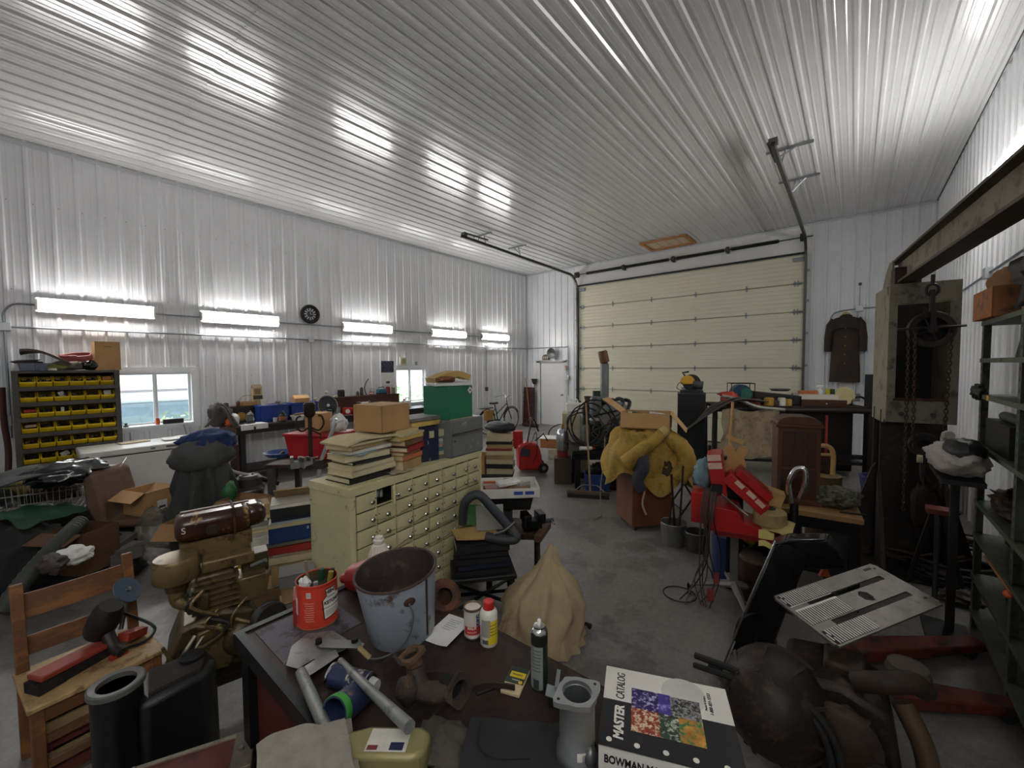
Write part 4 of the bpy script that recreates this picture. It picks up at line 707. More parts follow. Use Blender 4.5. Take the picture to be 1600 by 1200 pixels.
ob('tub', b, M('b3242a', .4), t, .006); ob('rim', B().tube([(x * k * 1.02, y * k * 1.02, .27) for x, y in q], .014, 6, closed=True), M('b3242a', .4), t); ob('lid', B().box((-.32, -.215, .272), (.32, .215, .284)), M('a52026', .4), t)
c = carton('tan_carton', 'closed tan cardboard carton standing on the red tote', (p.x - .04, p.y, ZT + .286), RD(28), .22, .2, .22, (), CARDL); ob('lid', B().box((-.11, -.1, .218), (.11, .1, .222)), CARDL, c)
for k_ in range(3): ob('hand_hole', B().lathe([(0, 0), (.013, 0), (.013, .002), (0, .002)], 12), CARDD, c).matrix_local = MX((-.05 + .03 * (k_ % 2), -.1005, .06 + .05 * k_), (pi / 2, 0, 0))
lump('white_plastic_bag', 'white plastic bag hanging beside the tan carton', 'bag', (p.x + .2, p.y + .12, ZT + .286), (.1, .09, .1), M('d9d9d6', .4), amp=.35, sd=3)
ps = atd(486, 722, 4.35); t = T('tripod_head_stand', 'dark iron stand with curled hooks in front of the red tote', 'stand', (ps.x, ps.y, ZT), face(ps)); IR = M('2e2622', .5, .5)
ob('foot', B().lathe([(0, 0), (.12, 0), (.1, .025), (.03, .04), (0, .04)]), IR, t); ob('rod', B().cyl((0, 0, .03), (0, 0, .58), .02), IR, t); ob('socket', B().lathe([(.03, .52), (.055, .55), (.06, .66), (.04, .68), (0, .68)], 14), IR, t)
for s in (-1, 1): ob('hook', B().tube(spline([(0, 0, .42), (s * .08, 0, .38), (s * .13, 0, .44), (s * .12, 0, .52), (s * .08, 0, .54)], 5), .01, 6), IR, t)
ob('crank', B().tube([(0, -.03, .40), (.1, -.05, .34), (.1, -.08, .30)], .009, 6), IR, t)
for k_, (px, lab) in enumerate(((462, 'left'), (478, 'right'))):
    p = atd(px, 722, 4.3); t = T('small_vise', '%s small steel vise on the grimy table' % lab, 'vise', (p.x, p.y, ZT), face(p) + .5 * k_, 'vises on the grimy table'); ob('body', B().box((-.05, -.05, 0), (.05, .05, .07)), GREYP, t, .005); ob('jaw', B().box((-.05, -.05, .07), (-.02, .05, .12)).box((.02, -.05, .07), (.05, .05, .11)), STEEL, t); ob('screw', B().cyl((.02, 0, .09), (.13, 0, .09), .008), STEEL, t)
p = atd(438, 722, 4.9); turned('blue_basin', 'shallow blue plastic basin left of the red tote', 'basin', (p.x, p.y, ZT), [('basin', shell(.13, .17, .05, .005, .006), M('34588f', .4))], n=28)
p = atd(503, 725, 3.9); t = T('crutch', 'slanted grey aluminium pole with a black joint behind the books', 'pole', (p.x, p.y, 0), face(p)); ob('tube', B().tube([(-.12, .05, 0), (-.02, .0, p.z), (.14, -.02, p.z + .42)], .018, 8), M('9fa6aa', .35, .6), t); ob('joint', B().bx((-.02, 0, p.z), (.07, .06, .08)), BLK, t); ob('grip', B().cyl((.13, -.02, p.z + .39), (.19, -.02, p.z + .42), .02), WHITE, t)
# ---- stacks of books left of the cabinet
G = 'books stacked left of the yellow cabinet'
p = at(402, 905, .0); 
t = turned('oil_pail', 'white plastic oil pail with yellow print behind the engine', 'pail', (*at(398, 893, .0)[:2], 0), [('body', [(0, 0), (.135, 0), (.15, .33), (0, .33)], M('d2d0c8', .4)), ('rib', [(.15, .33), (.158, .335), (.158, .35), (.15, .352), (.15, .36), (.16, .362), (.16, .375), (.0, .375)], M('d2d0c8', .4)), ('label', [(.1395, .08), (.1435, .18), (.1425, .18), (.1385, .08)], M('c9a52a', .5))], n=28)
P0 = V(t.location); rz = face(P0)
for s_, sz, zz in (('ROTELLA', .062, .225), ('TRIPLE PROTECTION', .02, .185)):
    text(t, s_, sz, BLK, None, lambda q, zz=zz, rz=rz: ((.1463 + q.z) * cos(-pi / 2 + rz + q.x / .146), (.1463 + q.z) * sin(-pi / 2 + rz + q.x / .146), zz + q.y), bold=.001)
zz = stack('the short stack on the white oil pail', (P0.x, P0.y, .376), rz, [('white', .30, .22, .03), ('cream', .29, .22, .025), ('white', .28, .2, .03), ('grey', .28, .21, .05), ('white', .27, .2, .02), ('cream', .3, .22, .03), ('tan', .3, .22, .09)], G)
p = at(446, 938, 0); rz = face(p) - .05
c = carton('low_carton', 'low torn cardboard tray at the foot of the book stacks', (p.x - .05, p.y - .02, 0), rz, .44, .34, .17, (None, None, None, -120), M('8f7048', .85, 0, .15)); 
zz = stack('the stack below the blue book', (p.x + .0, p.y + .06, .006), rz, [('tan', .36, .26, .16), ('white', .30, .22, .03), ('tan', .30, .25, .16), ('cream', .32, .25, .06), ('white', .25, .2, .02), ('red', .34, .24, .06), ('grey', .33, .24, .04)], G, .012, 3)
zz = stack('the blue-capped stack', (p.x + .03, p.y + .08, zz), rz, [('blue', .36, .25, .12), ('cream', .36, .26, .035), ('pale blue', .36, .26, .012), ('navy', .34, .25, .03), ('black', .31, .25, .075, 'binder'), ('white', .32, .25, .03)], G, .012, 3)
t = T('cardboard_sheet', 'weathered tan cardboard sheet lying on the blue-capped stack', 'cardboard', (p.x + .01, p.y + .12, zz + .035), rz, rot=(-.5, 0, rz)); ob('sheet', B().box((-.17, -.15, 0), (.17, .15, .01)), M('a8906a', .85, 0, .2), t)
for k_ in range(4): ob('staple', B().bx((-.12 + .08 * k_, .13, .011), (.01, .01, .003)), DGREY, t)
t = bpy.data.objects[[o.name for o in bpy.data.objects if o.get('label', '').startswith('blue book')][0]]
text(t, '0', .03, WHITE, MX((.1, -.126, .09), (pi / 2, 0, 0)), bold=.001, name='emblem')
p2 = at(478, 890, .0); stack('the narrow stack against the yellow cabinet side', (-2.98, 1.22, 0), rz, [('brown', .22, .2, .2), ('tan', .22, .2, .12), ('grey', .22, .2, .03), ('tan', .2, .2, .1), ('grey', .22, .18, .08)], G, .01, 4)
# ================================================================== yellow drawer cabinet
CY = M('c9c296', .5, 0, .1, 5, '6f6448', .03, name='cream_paint'); KN = CHROME
a_ = atan2(.991, -.134); CB = V((-2.58, 1.40, 0)); CW, CD, CHH = 1.49, .45, 1.13
t = T('drawer_cabinet', 'cream painted steel cabinet with rows of small knobbed drawers', 'cabinet', CB, a_); CAB = t
ob('carcass', B().box((0, .035, .06), (.02, CD, CHH - .06)).box((CW - .02, .035, .06), (CW, CD, CHH - .06)).box((.02, CD - .015, .06), (CW - .02, CD, CHH - .06)), CY, t)
ob('inner_back', B().box((.02, .10, .06), (CW - .02, .11, CHH - .06)), M('1a1917', .8), t)
ob('top', B().box((-.006, -.004, CHH - .06), (CW + .006, CD + .004, CHH)), CY, t, .004); ob('plinth', B().box((.02, .05, 0), (CW - .02, CD - .03, .06)), BLK, t)
NC, NR = 8, 8; fw = .045; cw = (CW - 2 * fw) / NC; rh = (CHH - .06 - .06 - .02) / NR
b = B().box((0, 0, .06), (fw, .035, CHH - .06)).box((CW - fw, 0, .06), (CW, .035, CHH - .06)).box((fw, 0, .06), (CW - fw, .035, .075))
for c in range(1, NC): b.box((fw + c * cw - .006, .002, .06), (fw + c * cw + .006, .035, CHH - .06))
for r in range(1, NR): b.box((fw, .02, .075 + r * rh - .004), (CW - fw, .035, .075 + r * rh + .004))
ob('face_frame', b, CY, t)
dm_ = mesh(B().box((0, -.006, 0), (cw - .018, .012, rh - .012)), CY, False); km = mesh(B().lathe([(0, 0), (.009, 0), (.008, .012), (.017, .018), (.019, .026), (.013, .035), (0, .037)], 12), KN); pm_ = mesh(B().bx((0, 0, 0), (.008, .004, .008)), DGREY)
for r in range(NR):
    for c in range(NC):
        x, z = fw + c * cw + .009, .075 + r * rh + .006
        d = ob('drawer', dm_, CY, t, .0025); d.location = (x, 0, z)
        k = ob('knob', km, KN, d); k.location = (cw * .70 - .01 if c % 3 != 1 else cw * .42, -.006, rh * .42); k.rotation_euler = (pi / 2, 0, 0)
        h = ob('hasp', pm_, DGREY, d); h.location = (cw - .02 if c % 2 == 0 else .01, -.007, rh * .55)
        if (r, c) == (NR - 1, 1): d.location = (x + cw - .018, -.002, z); d.rotation_euler.z = RD(50); d.scale.x = -.62; k.location.x = cw * .4
        if (r, c) == (2, 6): d.location.y = -.07
ob('stored_tool', B().tube([(fw + cw * 1.2, .04, 1.0), (fw + cw * 1.35, .06, 1.05)], .018).tube([(fw + cw * 1.4, .04, .99), (fw + cw * 1.5, .06, 1.04)], .02), STEEL, t)
for r in range(3, NR - 0):
    pts = [(fw + cw * (c + .68), -.032 - .006 * (c % 2), .075 + r * rh + rh * .42 - .018 * ((c + r) % 2) + .012 * nz(c * 1.3, r * 2.1)) for c in range(NC)]
    if r < 7: ob('wire', B().tube(spline(pts, 3), .0022, 4), M('7d6a48', .6, .3), t)
def ct(x, y, z=CHH): q = CB + Matrix.Rotation(a_, 3, 'Z') @ V((x, y, 0)); return (q.x, q.y, z)
GT = 'books piled on the yellow cabinet'
# left pile
zz = stack('the left pile on the yellow cabinet', ct(.24, .20, CHH + .001), a_, [('black', .36, .28, .05, 'binder'), ('cream', .40, .27, .045), ('cream', .38, .27, .035), ('black', .34, .25, .022, 'magazine'), ('cream', .36, .25, .04, 'book', -6), ('pale blue', .32, .24, .012, 'magazine', 14), ('white', .36, .25, .026, 'book', 4), ('tan', .36, .25, .03, 'book', 8), ('cream', .38, .27, .016, 'magazine', 4)], GT, .018, 5)
ob_ = T('open_catalogue', 'floppy cream catalogue drooping over the top of the left pile', 'catalogue', ct(.27, .21, zz), a_); ob('leaves', drape(lambda u, v: (-.24 + .48 * u, -.15 + .3 * v, .028 - .03 * (abs(u - .55) * 1.9) ** 2 + .006 * sin(u * 7)), 20, 8, .014), M('c4b78e', .85, 0, .12, 8), ob_)
b = B()
for k in range(24): b.tube([(-.15 + k * .0125 + .0, -.13 + .008 * cos(q), .009 + .008 * sin(q)) for q in [2 * pi * i / 8 for i in range(8)]], .0014, 4, closed=True)
sp_ = [o for o in bpy.data.objects if o.get('label', '').startswith('black magazine, sixth')]
if sp_: ob('spiral_binding', b, STEEL, sp_[0])
# right pile
z2 = stack('the right pile on the yellow cabinet', ct(.62, .18, CHH + .001), a_ + .2, [('tan', .26, .25, .075), ('orange', .26, .23, .04), ('tan', .25, .24, .025), ('red', .27, .26, .05, 'binder', 6), ('brown', .27, .25, .045), ('yellow', .3, .26, .03), ('cream', .3, .25, .015, 'magazine')], GT, .015, 5)
bz = max(zz + .032, z2 + .01)
c = carton('plain_carton', 'plain closed cardboard box on the book piles of the yellow cabinet', ct(.50, .25, bz), face(V(ct(.5, .25))) + RD(45), .30, .30, .205, (), CARD); ob('lid', B().box((-.15, -.15, .203), (.15, .15, .207)), CARD, c)
one('support_book', B().box((-.12, -.11, 0), (.12, .11, bz - z2 - .0015)), M('b9a67a', .8), 'tan pad under the plain carton on the right pile', 'pad', ct(.62, .2, z2 + .0005), a_)
one('loose_papers', drape(lambda u, v: (-.1 + .2 * u, -.07 + .14 * v, .012 + .012 * nz(u * 3, v * 3)), 8, 8, .002), M('a89a84', .85), 'torn papers at the front edge of the yellow cabinet top', 'papers', ct(.48, .05, CHH + .002), a_)
t = T('navy_binder', 'navy blue binder standing upright on the yellow cabinet', 'ring binder', ct(.84, .15), a_ - .3); ob('cover', B().box((-.14, -.04, .002), (.14, -.034, .30)).box((-.14, .034, .002), (.14, .04, .30)).box((.134, -.034, .002), (.14, .034, .30)), NAVY, t); ob('pages', B().box((-.12, -.028, .006), (.12, .028, .28)), PAGE, t)
z3 = stack('the stack by the grey file box', ct(.99, .20, CHH + .001), a_ - .1, [('grey', .24, .23, .03), ('cream', .22, .22, .04), ('teal', .23, .22, .025), ('cream', .22, .2, .03), ('pale blue', .23, .22, .02), ('white', .23, .22, .03), ('grey', .23, .22, .02), ('cream', .22, .22, .06)], GT, .012, 4)
z3 = stack('the flat pair over the navy binder', ct(.92, .27, max(z3, CHH + .302)), a_ - .12, [('yellow', .36, .26, .045), ('grey', .38, .27, .03, 'binder')], GT, .0, 3)
FG = M('77797a', .45, .2, .1, 4, 'a5a6a6', .04)
t = T('grey_file_box', 'grey steel two-drawer file box on the end of the yellow cabinet', 'file box', ct(1.26, .18, CHH + .001), a_ - .02); hh = .335
ob('body', B().box((-.22, -.19, 0), (.24, .10, hh)), FG, t, .006); ob('drawer', B().box((-.21, -.198, .215), (.23, -.19, hh - .012)), FG, t, .003); ob('drawer', B().box((-.21, -.198, .012), (.23, -.19, .205)), FG, t, .003); ob('lip', B().box((-.21, -.215, .20), (.23, -.19, .213)), STEEL, t); ob('lock', B().cyl((-.18, -.205, .15), (-.18, -.19, .15), .008), DGREY, t)
# green box on top
gz = CHH + .001 + hh + .001
t = T('green_box', 'green steel box with a diamond sticker stacked on the grey file box', 'box', ct(1.21, .17, gz), face(V(ct(1.21, .2))) + RD(47)); gh = .30
ob('body', B().box((-.16, -.16, 0), (.16, .16, gh)), GRN, t, .006); ob('sticker', B().bx((.125, -.1615, gh - .045), (.05, .002, .05), (0, pi / 4, 0)), WHITE, t); ob('logo', B().bx((.125, -.163, gh - .045), (.026, .002, .012)), M('7a2a2a', .5), t); ob('shelf_edge', B().box((-.16, -.165, -.0), (.16, -.16, .008)), M('9a8a60', .5), t)
p = ct(1.21, .17, gz + gh + .001)
one('white_folder', B().box((-.17, -.14, 0), (.17, .14, .03)), PWHT, 'white folder under the yellow pads on the green box', 'folder', p, a_ - RD(30), bev=.006)
one('yellow_pads', drape(lambda u, v: (-.18 + .36 * u, -.13 + .26 * v, .07 + .035 * sin(u * 4.2 - 1) + .01 * nz(u * 3, v * 3)), 18, 8, .05), M('b99c5a', .8, 0, .2), 'floppy yellow pads curling on top of the green box', 'pads', (p[0], p[1], p[2] + .03), a_ - RD(30))
one('brown_gloves', B().ball((0, 0, .03), (.07, .1, .03), 16, 10, .3, 3, 2, .002), M('7a4e34', .8), 'brown leather gloves tucked into the yellow pads', 'gloves', ct(1.10, .10, gz + gh + .032))
# ================================================================== low stand with folders, junk tray, vise
S1 = V((-2.20, 2.28, 0)); r1 = face(S1) + .1
t = T('step_stand', 'low black folding stand under the pile of black folders', 'stand', S1, r1); zs_ = .38
ob('platform', B().box((-.25, -.17, zs_ - .035), (.24, .17, zs_)), BLK, t, .008)
for sx_ in (-1, 1): ob('leg', B().tube([(sx_ * .2, -.15, zs_ - .03), (sx_ * .26, -.24, 0)], .02, 6), BLKM, t); ob('leg', B().tube([(sx_ * .2, .15, zs_ - .03), (sx_ * .26, .22, 0)], .02, 6), BLKM, t)
ob('brace', B().tube([(-.22, -.2, .17), (.22, .12, .2)], .014, 6).tube([(.22, -.2, .17), (-.22, .12, .2)], .014, 6), BLKM, t); ob('foot_bar', B().tube([(-.25, .2, .06), (.25, .2, .06)], .015, 6), BLKM, t)
z4 = stack('the pile on the low stand', (S1.x - .02, S1.y - .0, zs_ + .001), r1, [('black', .40, .30, .045, 'binder'), ('navy', .40, .28, .04, 'binder'), ('black', .40, .29, .045, 'binder'), ('black', .39, .3, .04, 'binder'), ('black', .40, .29, .06, 'book')], 'black folders on the low stand', .012, 4)
one('manila_envelope', drape(lambda u, v: (-.17 + .34 * u, -.13 + .26 * v, .008 + .03 * (1 - u) ** 2 * (1 - v)), 10, 8, .012), M('b08f58', .8), 'tan manila envelopes on the black folders', 'envelopes', (S1.x - .07, S1.y - .01, z4 + .012), r1 + .15)
t = T('yellow_green_book', 'green and yellow paperback leaning on the cabinet above the folders', 'book', (S1.x - .2, S1.y + .06, z4 + .03), r1, rot=(-.3, .1, r1)); ob('cover', B().box((-.08, -.02, 0), (.08, 0, .16)), M('2f6a2c', .5), t); ob('spine', B().box((-.1, -.02, 0), (-.08, 0, .16)), M('c9c030', .5), t)
one('grey_card', B().box((-.11, -.006, 0), (.11, .006, .19)), M('8f8f88', .7), 'grey card standing behind the black hose loop', 'card', (S1.x - .0, S1.y + .09, z4 + .03), r1 + .2, rot=(-.25, 0, r1))
pw = V((S1.x + .1, S1.y + .0, z4 + .0)); one('hose_loop', B().tube(spline([(-.22, .05, .13), (-.2, .02, .3), (-.1, .0, .36), (.0, -.03, .26), (.12, -.07, .12), (.17, -.1, .05), (.1, -.09, .035), (-.05, -.03, .05)], 7), .035, 10), M('34373b', .55), 'thick black hose loop standing on the folders', 'hose', pw, r1)
one('hose_clip', B().tube(spline([(0, -.1, .0), (.08, -.12, .03), (.16, -.1, .08)], 5), .008, 6), STEEL, 'small steel clip beside the black hose loop', 'clip', (pw.x + .0, pw.y, pw.z + .09), r1)
# trolley behind it with black tub and the junk tray
S2 = V((-2.36, 2.84, 0)); r2 = face(S2) - .05
t = T('vise_trolley', 'dark workbench frame with a vise beside the cabinet', 'trolley', S2, r2); zv = .50
ob('deck', B().box((-.25, -.2, zv - .05), (.26, .18, zv)), DRUST, t)
for sx_ in (-.2, .22):
    for sy_ in (-.16, .14): ob('leg', B().box((sx_ - .025, sy_ - .025, 0), (sx_ + .025, sy_ + .025, zv - .05)), BLKM, t)
ob('wood_rail', B().bx((.27, -.14, zv - .0), (.06, .34, .05), (0, 0, -.3)), M('5a4030', .7), t); ob('diagonal', B().tube([(.25, -.3, .1), (.22, -.2, zv - .03)], .015), DRUST, t)
t = T('bench_vise', 'black iron bench vise on the trolley beside the cabinet', 'vise', (S2.x + .20, S2.y + .04, zv + .001), r2 + .3); ob('body', B().box((-.09, -.06, 0), (.07, .06, .09)), BLKM, t, .01); ob('jaw', B().box((-.1, -.08, .08), (-.03, .08, .15)).box((.03, -.07, .06), (.1, .07, .15)), BLKM, t, .008); ob('screw', B().cyl((.1, 0, .06), (.19, 0, .06), .02), DGREY, t); ob('lever', B().cyl((.17, -.09, .06), (.17, .09, .06), .007), STEEL, t)
t = T('black_tub', 'black plastic tub under the junk tray', 'tub', (S2.x - .05, S2.y + .05, zv + .152), r2); q = [(-.22, -.13), (.2, -.13), (.2, .13), (-.22, .13)]
ob('tub', B().add([(x * .85, y * .85, 0) for x, y in q] + [(x, y, .13) for x, y in q], [(3, 2, 1, 0), (0, 1, 5, 4), (1, 2, 6, 5), (2, 3, 7, 6), (3, 0, 4, 7), (4, 5, 6, 7)]), BLK, t, .008)
one('tub_box', B().box((-.2, -.05, 0), (.0, .14, .15)), DGREY, 'dark box under the black tub', 'box', (S2.x - .05, S2.y + .05, zv + .001), r2)
zt_ = zv + .284; t = T('junk_tray', 'shallow white and blue cardboard tray full of odds and ends', 'tray', (S2.x - .06, S2.y + .04, zt_), r2 + .12)
ob('tray', B().box((-.27, -.19, 0), (.25, .19, .005)).box((-.27, -.19, 0), (.25, -.185, .085)).box((-.27, .185, 0), (.25, .19, .085)).box((-.27, -.19, 0), (-.265, .19, .085)).box((.245, -.19, 0), (.25, .19, .085)), M('d8d6ce', .7), t)
ob('blue_print', B().box((.02, -.1912, .03), (.10, -.1905, .06)).box((.12, -.1912, .03), (.20, -.1905, .06)), M('2a48a0', .6), t)
for i, (x, y, d, rz_, c_, nm, lab) in enumerate([(-.14, .0, (.2, .12, .05), .3, '7a3a2a', 'tool_roll', 'dark red tool roll at the left of the junk tray'), (.08, .03, (.18, .14, .05), -.4, '8a6844', 'wood_offcut', 'brown wood offcut in the junk tray'), (-.02, -.02, (.22, .09, .03), .6, 'd8d8d2', 'paper_packet', 'white paper packet on top of the junk tray'), (.12, -.08, (.16, .03, .03), .9, '9a9c9c', 'steel_file', 'short steel bar lying across the junk tray'), (-.1, .12, (.3, .02, .02), .1, 'c0622f', 'orange_rod', 'orange rod along the back of the junk tray'), (.04, .11, (.2, .05, .03), -.2, 'a5a090', 'flat_iron', 'pale flat strip at the back of the junk tray')]):
    q = V((S2.x - .06, S2.y + .04, 0)) + Matrix.Rotation(r2 + .12, 3, 'Z') @ V((x, y, 0)); one(nm, B().bx((0, 0, d[2] / 2), d), M(c_, .6, 0, .25, 12), lab, 'odds and ends', (q.x, q.y, zt_ + .006 + (.075 if i in (2, 3) else .045 if i in (4, 5) else 0)), r2 + rz_, bev=.006, rot=(.08 * (i % 3), .1 * (i % 2), r2 + rz_))
# canvas sack over a stool
P_ = at(846, 992, 0); t = T('canvas_sack', 'tan canvas sack draped over a stool in the aisle', 'sack', (P_.x, P_.y, 0), face(P_))
def sk(u, v):
    a = 2 * pi * u; x0 = .06 * v
    r = [.275, .285, .28, .265, .245, .215, .17, .125, .085, .055, .03, .004][min(11, int(v * 11))] ; k = v * 11 - int(v * 11); pr = [.275, .285, .28, .265, .245, .215, .17, .125, .085, .055, .03, .004, .004]; r = pr[int(v * 11)] * (1 - k) + pr[min(12, int(v * 11) + 1)] * k
    n1 = nz(cos(a) * 2.2 + 7, sin(a) * 2.2, v * 3.2); n2 = nz(cos(a) * 4.5 + v * 3, sin(a) * 4.5, v * 4 + 9)
    r *= 1 + .05 * v * sin(a * 6 + 5 * nz(v * 1.5, cos(a), sin(a))) + .30 * nz(cos(a) * 1.3 + 3, sin(a) * 1.3, v * 1.8) - .34 * abs(n1) - .16 * abs(n2) + .12
    return (r * cos(a) + .09 * v - .02 + .05 * max(0, cos(a)) * sin(pi * min(1, v * 1.3)), r * sin(a), .02 + .66 * v ** .95)
ob('cloth', B().grid(sk, 72, 30, True), CANV, t, ang=1.2); ob('ear', B().ball((.10, -.02, .57), (.03, .02, .09), 12, 10, .2, fold=.1), CANV, t)
ob('skirt', B().grid(lambda u, v: ((.26 + .05 * v) * cos(2 * pi * u) * (1 + .05 * sin(2 * pi * u * 17)), (.25 + .05 * v) * sin(2 * pi * u) * (1 + .05 * sin(2 * pi * u * 17)), .14 - .135 * v), 80, 4, True), CANV, t)
ob('caster_leg', B().tube([(.1, .0, .06), (.33, .08, .045), (.36, .085, .02)], [.015, .012, .022], 8), BLK, t)
# ================================================================== behind the cabinet, towards the service door
Pb = at(780, 748, 0.0); Pb = at(782, 742, .12); r = face(Pb) - .1
t = T('dolly', 'low black flat dolly carrying the stack of old binders', 'dolly', (Pb.x, Pb.y, 0), r); ob('deck', B().box((-.34, -.25, .12), (.22, .25, .17)), BLK, t, .01)
for x in (-.28, .16):
    for y in (-.2, .2): ob('wheel', B().cyl((x - .02, y, .06), (x + .02, y, .06), .06), RUB, t)
its = [(c_, w_ * 1.25, d_ * 1.2, h_ * 1.3, k_) for c_, w_, d_, h_, k_ in [('cream', .34, .28, .075, 'binder'), ('black', .36, .28, .055, 'binder'), ('cream', .35, .29, .06, 'binder'), ('tan', .34, .28, .05, 'binder'), ('cream', .36, .28, .055, 'binder'), ('red', .34, .28, .03, 'binder'), ('tan', .33, .28, .05, 'binder'), ('black', .34, .28, .035, 'binder'), ('cream', .32, .27, .10, 'book')]]
z5 = stack('the stack on the dolly', (Pb.x, Pb.y, .171), r, its, 'old binders on the dolly', .015, 4)
carton('side_carton', 'narrow cardboard box beside the stack of binders', (Pb.x - .3 * cos(r), Pb.y - .3 * sin(r), .171), r, .12, .34, .3, (), CARD)
lump('navy_bag', 'folded navy bag on top of the binder stack', 'bag', (Pb.x, Pb.y, z5), (.3, .2, .09), M('14161f', .6, 0, .2), amp=.15, sd=4)
# red portable machine
Pr = at(826, 736, 0); t = T('red_air_tank', 'red portable tank on two black wheels with cables on top', 'tank', (Pr.x, Pr.y, 0), face(Pr) + .2)
ob('body', B().prism([(-.2, .04), (.24, .04), (.22, .30), (.16, .52), (-.06, .56), (-.22, .5)], -.16, .16, 'y'), RED, t, .05); ob('panel', B().bx((-.09, -.166, .38), (.17, .01, .14), (0, .15, 0)), M('3b3e42', .4), t)
for y in (-.18, .18): ob('wheel', B().cyl((.24, y - .02, .09), (.24, y + .02, .09), .09), RUB, t); ob('hubcap', B().cyl((.24, y - .024, .09), (.24, y + .024, .09), .035), GREYP, t)
ob('rear_box', B().box((-.3, .02, .42), (-.1, .16, .74)), RED, t, .01); ob('handle', B().tube(spline([(-.05, -.1, .5), (.02, -.05, .8), (.1, .0, .95), (.2, .05, .72)], 5), .014, 6), BLK, t)
ob('cable', B().tube(spline([(-.2, -.17, .1), (-.16, -.18, .45), (.0, -.2, .55), (.1, -.18, .75), (.12, -.18, .4), (.04, -.18, .2)], 6), .007, 6), BLK, t); ob('clamp', B().tube([(.1, -.12, .58), (.26, -.1, .7), (.34, -.1, .56)], .014, 6), BLK, t)
# bicycle
Pk = at(780, 676, 0); t = T('bicycle', 'old black bicycle with upright handlebars parked by the left wall', 'bicycle', (-7.95, 9.0, 0), RD(90)); FR = M('1f1f22', .35, .3)
for x, n_ in ((-.52, 'rear_wheel'), (.55, 'front_wheel')):
    wv = ob(n_, B().tube([(x + .33 * cos(a), 0, .345 + .33 * sin(a)) for a in [2 * pi * k / 36 for k in range(36)]], .016, 7, closed=True), RUB, t); b = B()
    for k in range(18): a = 2 * pi * k / 18; b.tube([(x, 0, .345), (x + .32 * cos(a), 0, .345 + .32 * sin(a))], .0018, 3)
    ob('spokes', b, STEEL, wv); ob('fender', B().tube([(x + .37 * cos(a), 0, .345 + .37 * sin(a)) for a in [pi * (.15 + .8 * k / 12) for k in range(13)]], .014, 6), FR, t)
ob('frame', B().tube([(-.52, 0, .345), (-.05, 0, .3), (.36, 0, .72)], .016).tube([(-.05, 0, .3), (-.2, 0, .82)], .016).tube([(-.52, 0, .345), (-.17, 0, .72)], .012).tube([(-.12, 0, .55), (.34, 0, .82)], .014), FR, t); ob('fork', B().tube([(.33, 0, .9), (.40, 0, .66), (.55, 0, .345)], .015), FR, t)
ob('saddle', B().prism([(-.34, -.09), (-.14, -.05), (-.06, -.02), (-.06, .02), (-.14, .05), (-.34, .09)], .84, .89), BLK, t, .015); ob('handlebar', B().tube(spline([(.12, -.27, 1.0), (.28, -.24, 1.04), (.36, -.1, 1.06), (.33, 0, 1.0), (.36, .1, 1.06), (.28, .24, 1.04), (.12, .27, 1.0)], 4), .011, 7).tube([(.33, 0, .9), (.33, 0, 1.0)], .011), CHROME, t)
ob('chain_case', B().prism([(-.55, .28), (-.05, .2), (.06, .3), (-.05, .4), (-.55, .4)], -.05, -.02, 'y'), FR, t, .01); ob('rack', B().box((-.78, -.07, .74), (-.3, .07, .755)), FR, t); ob('pannier', B().box((-.72, -.14, .42), (-.42, -.06, .70)), M('a37a3a', .7), t); ob('crank', B().tube([(-.05, -.08, .3), (.08, -.1, .2)], .01), STEEL, t)
# floor odds by the welder
p = at(868, 714, 0); t = T('styrofoam_block', 'speckled pale block supporting the wooden box by the welder', 'block', (p.x + .15, p.y, 0), face(p)); ob('block', B().box((-.28, -.15, 0), (.22, .15, .22)), M('b5ad98', .9, 0, .3, 20, '7d7a5a', .3), t, .02)
c = carton('wooden_box', 'low brown box with a white lid on the pale block', (p.x + .1, p.y + .05, .223), face(p) - .15, .8, .4, .19, (), M('a06a3a', .7, 0, .15)); ob('lid', B().box((-.42, -.22, .19), (.36, .2, .2)), WHITE, c)
one('rubber_boot', B().ball((0, 0, .04), (.2, .08, .05), 18, 10, .15, 2, 1, .002), DGREY, 'grey rubber boot lying on the white lid', 'boot', (p.x + .35, p.y + .12, .425), face(p) - .1)
one('cable_pile', B().tube([(.32 * nz(i * .13, 2) + .25 * sin(i * .35), .2 * cos(i * .35) + .15 * nz(i * .17, 7), .02 + .14 * abs(nz(i * .21, 3))) for i in range(110)], .014, 6), BLK, 'pile of black welding cable on the floor by the service door', 'cable', (at(858, 700, 0).x, at(858, 695, 0).y, .0), 0)
one('cable_arch', B().tube(spline([(-.3, 0, .02), (-.25, 0, .3), (0, 0, .44), (.3, 0, .36), (.45, 0, .04)], 6), .014, 6), BLK, 'arched black cable standing above the cable pile', 'cable', tuple(at(875, 690, 0)), face(at(875, 690, 0)))
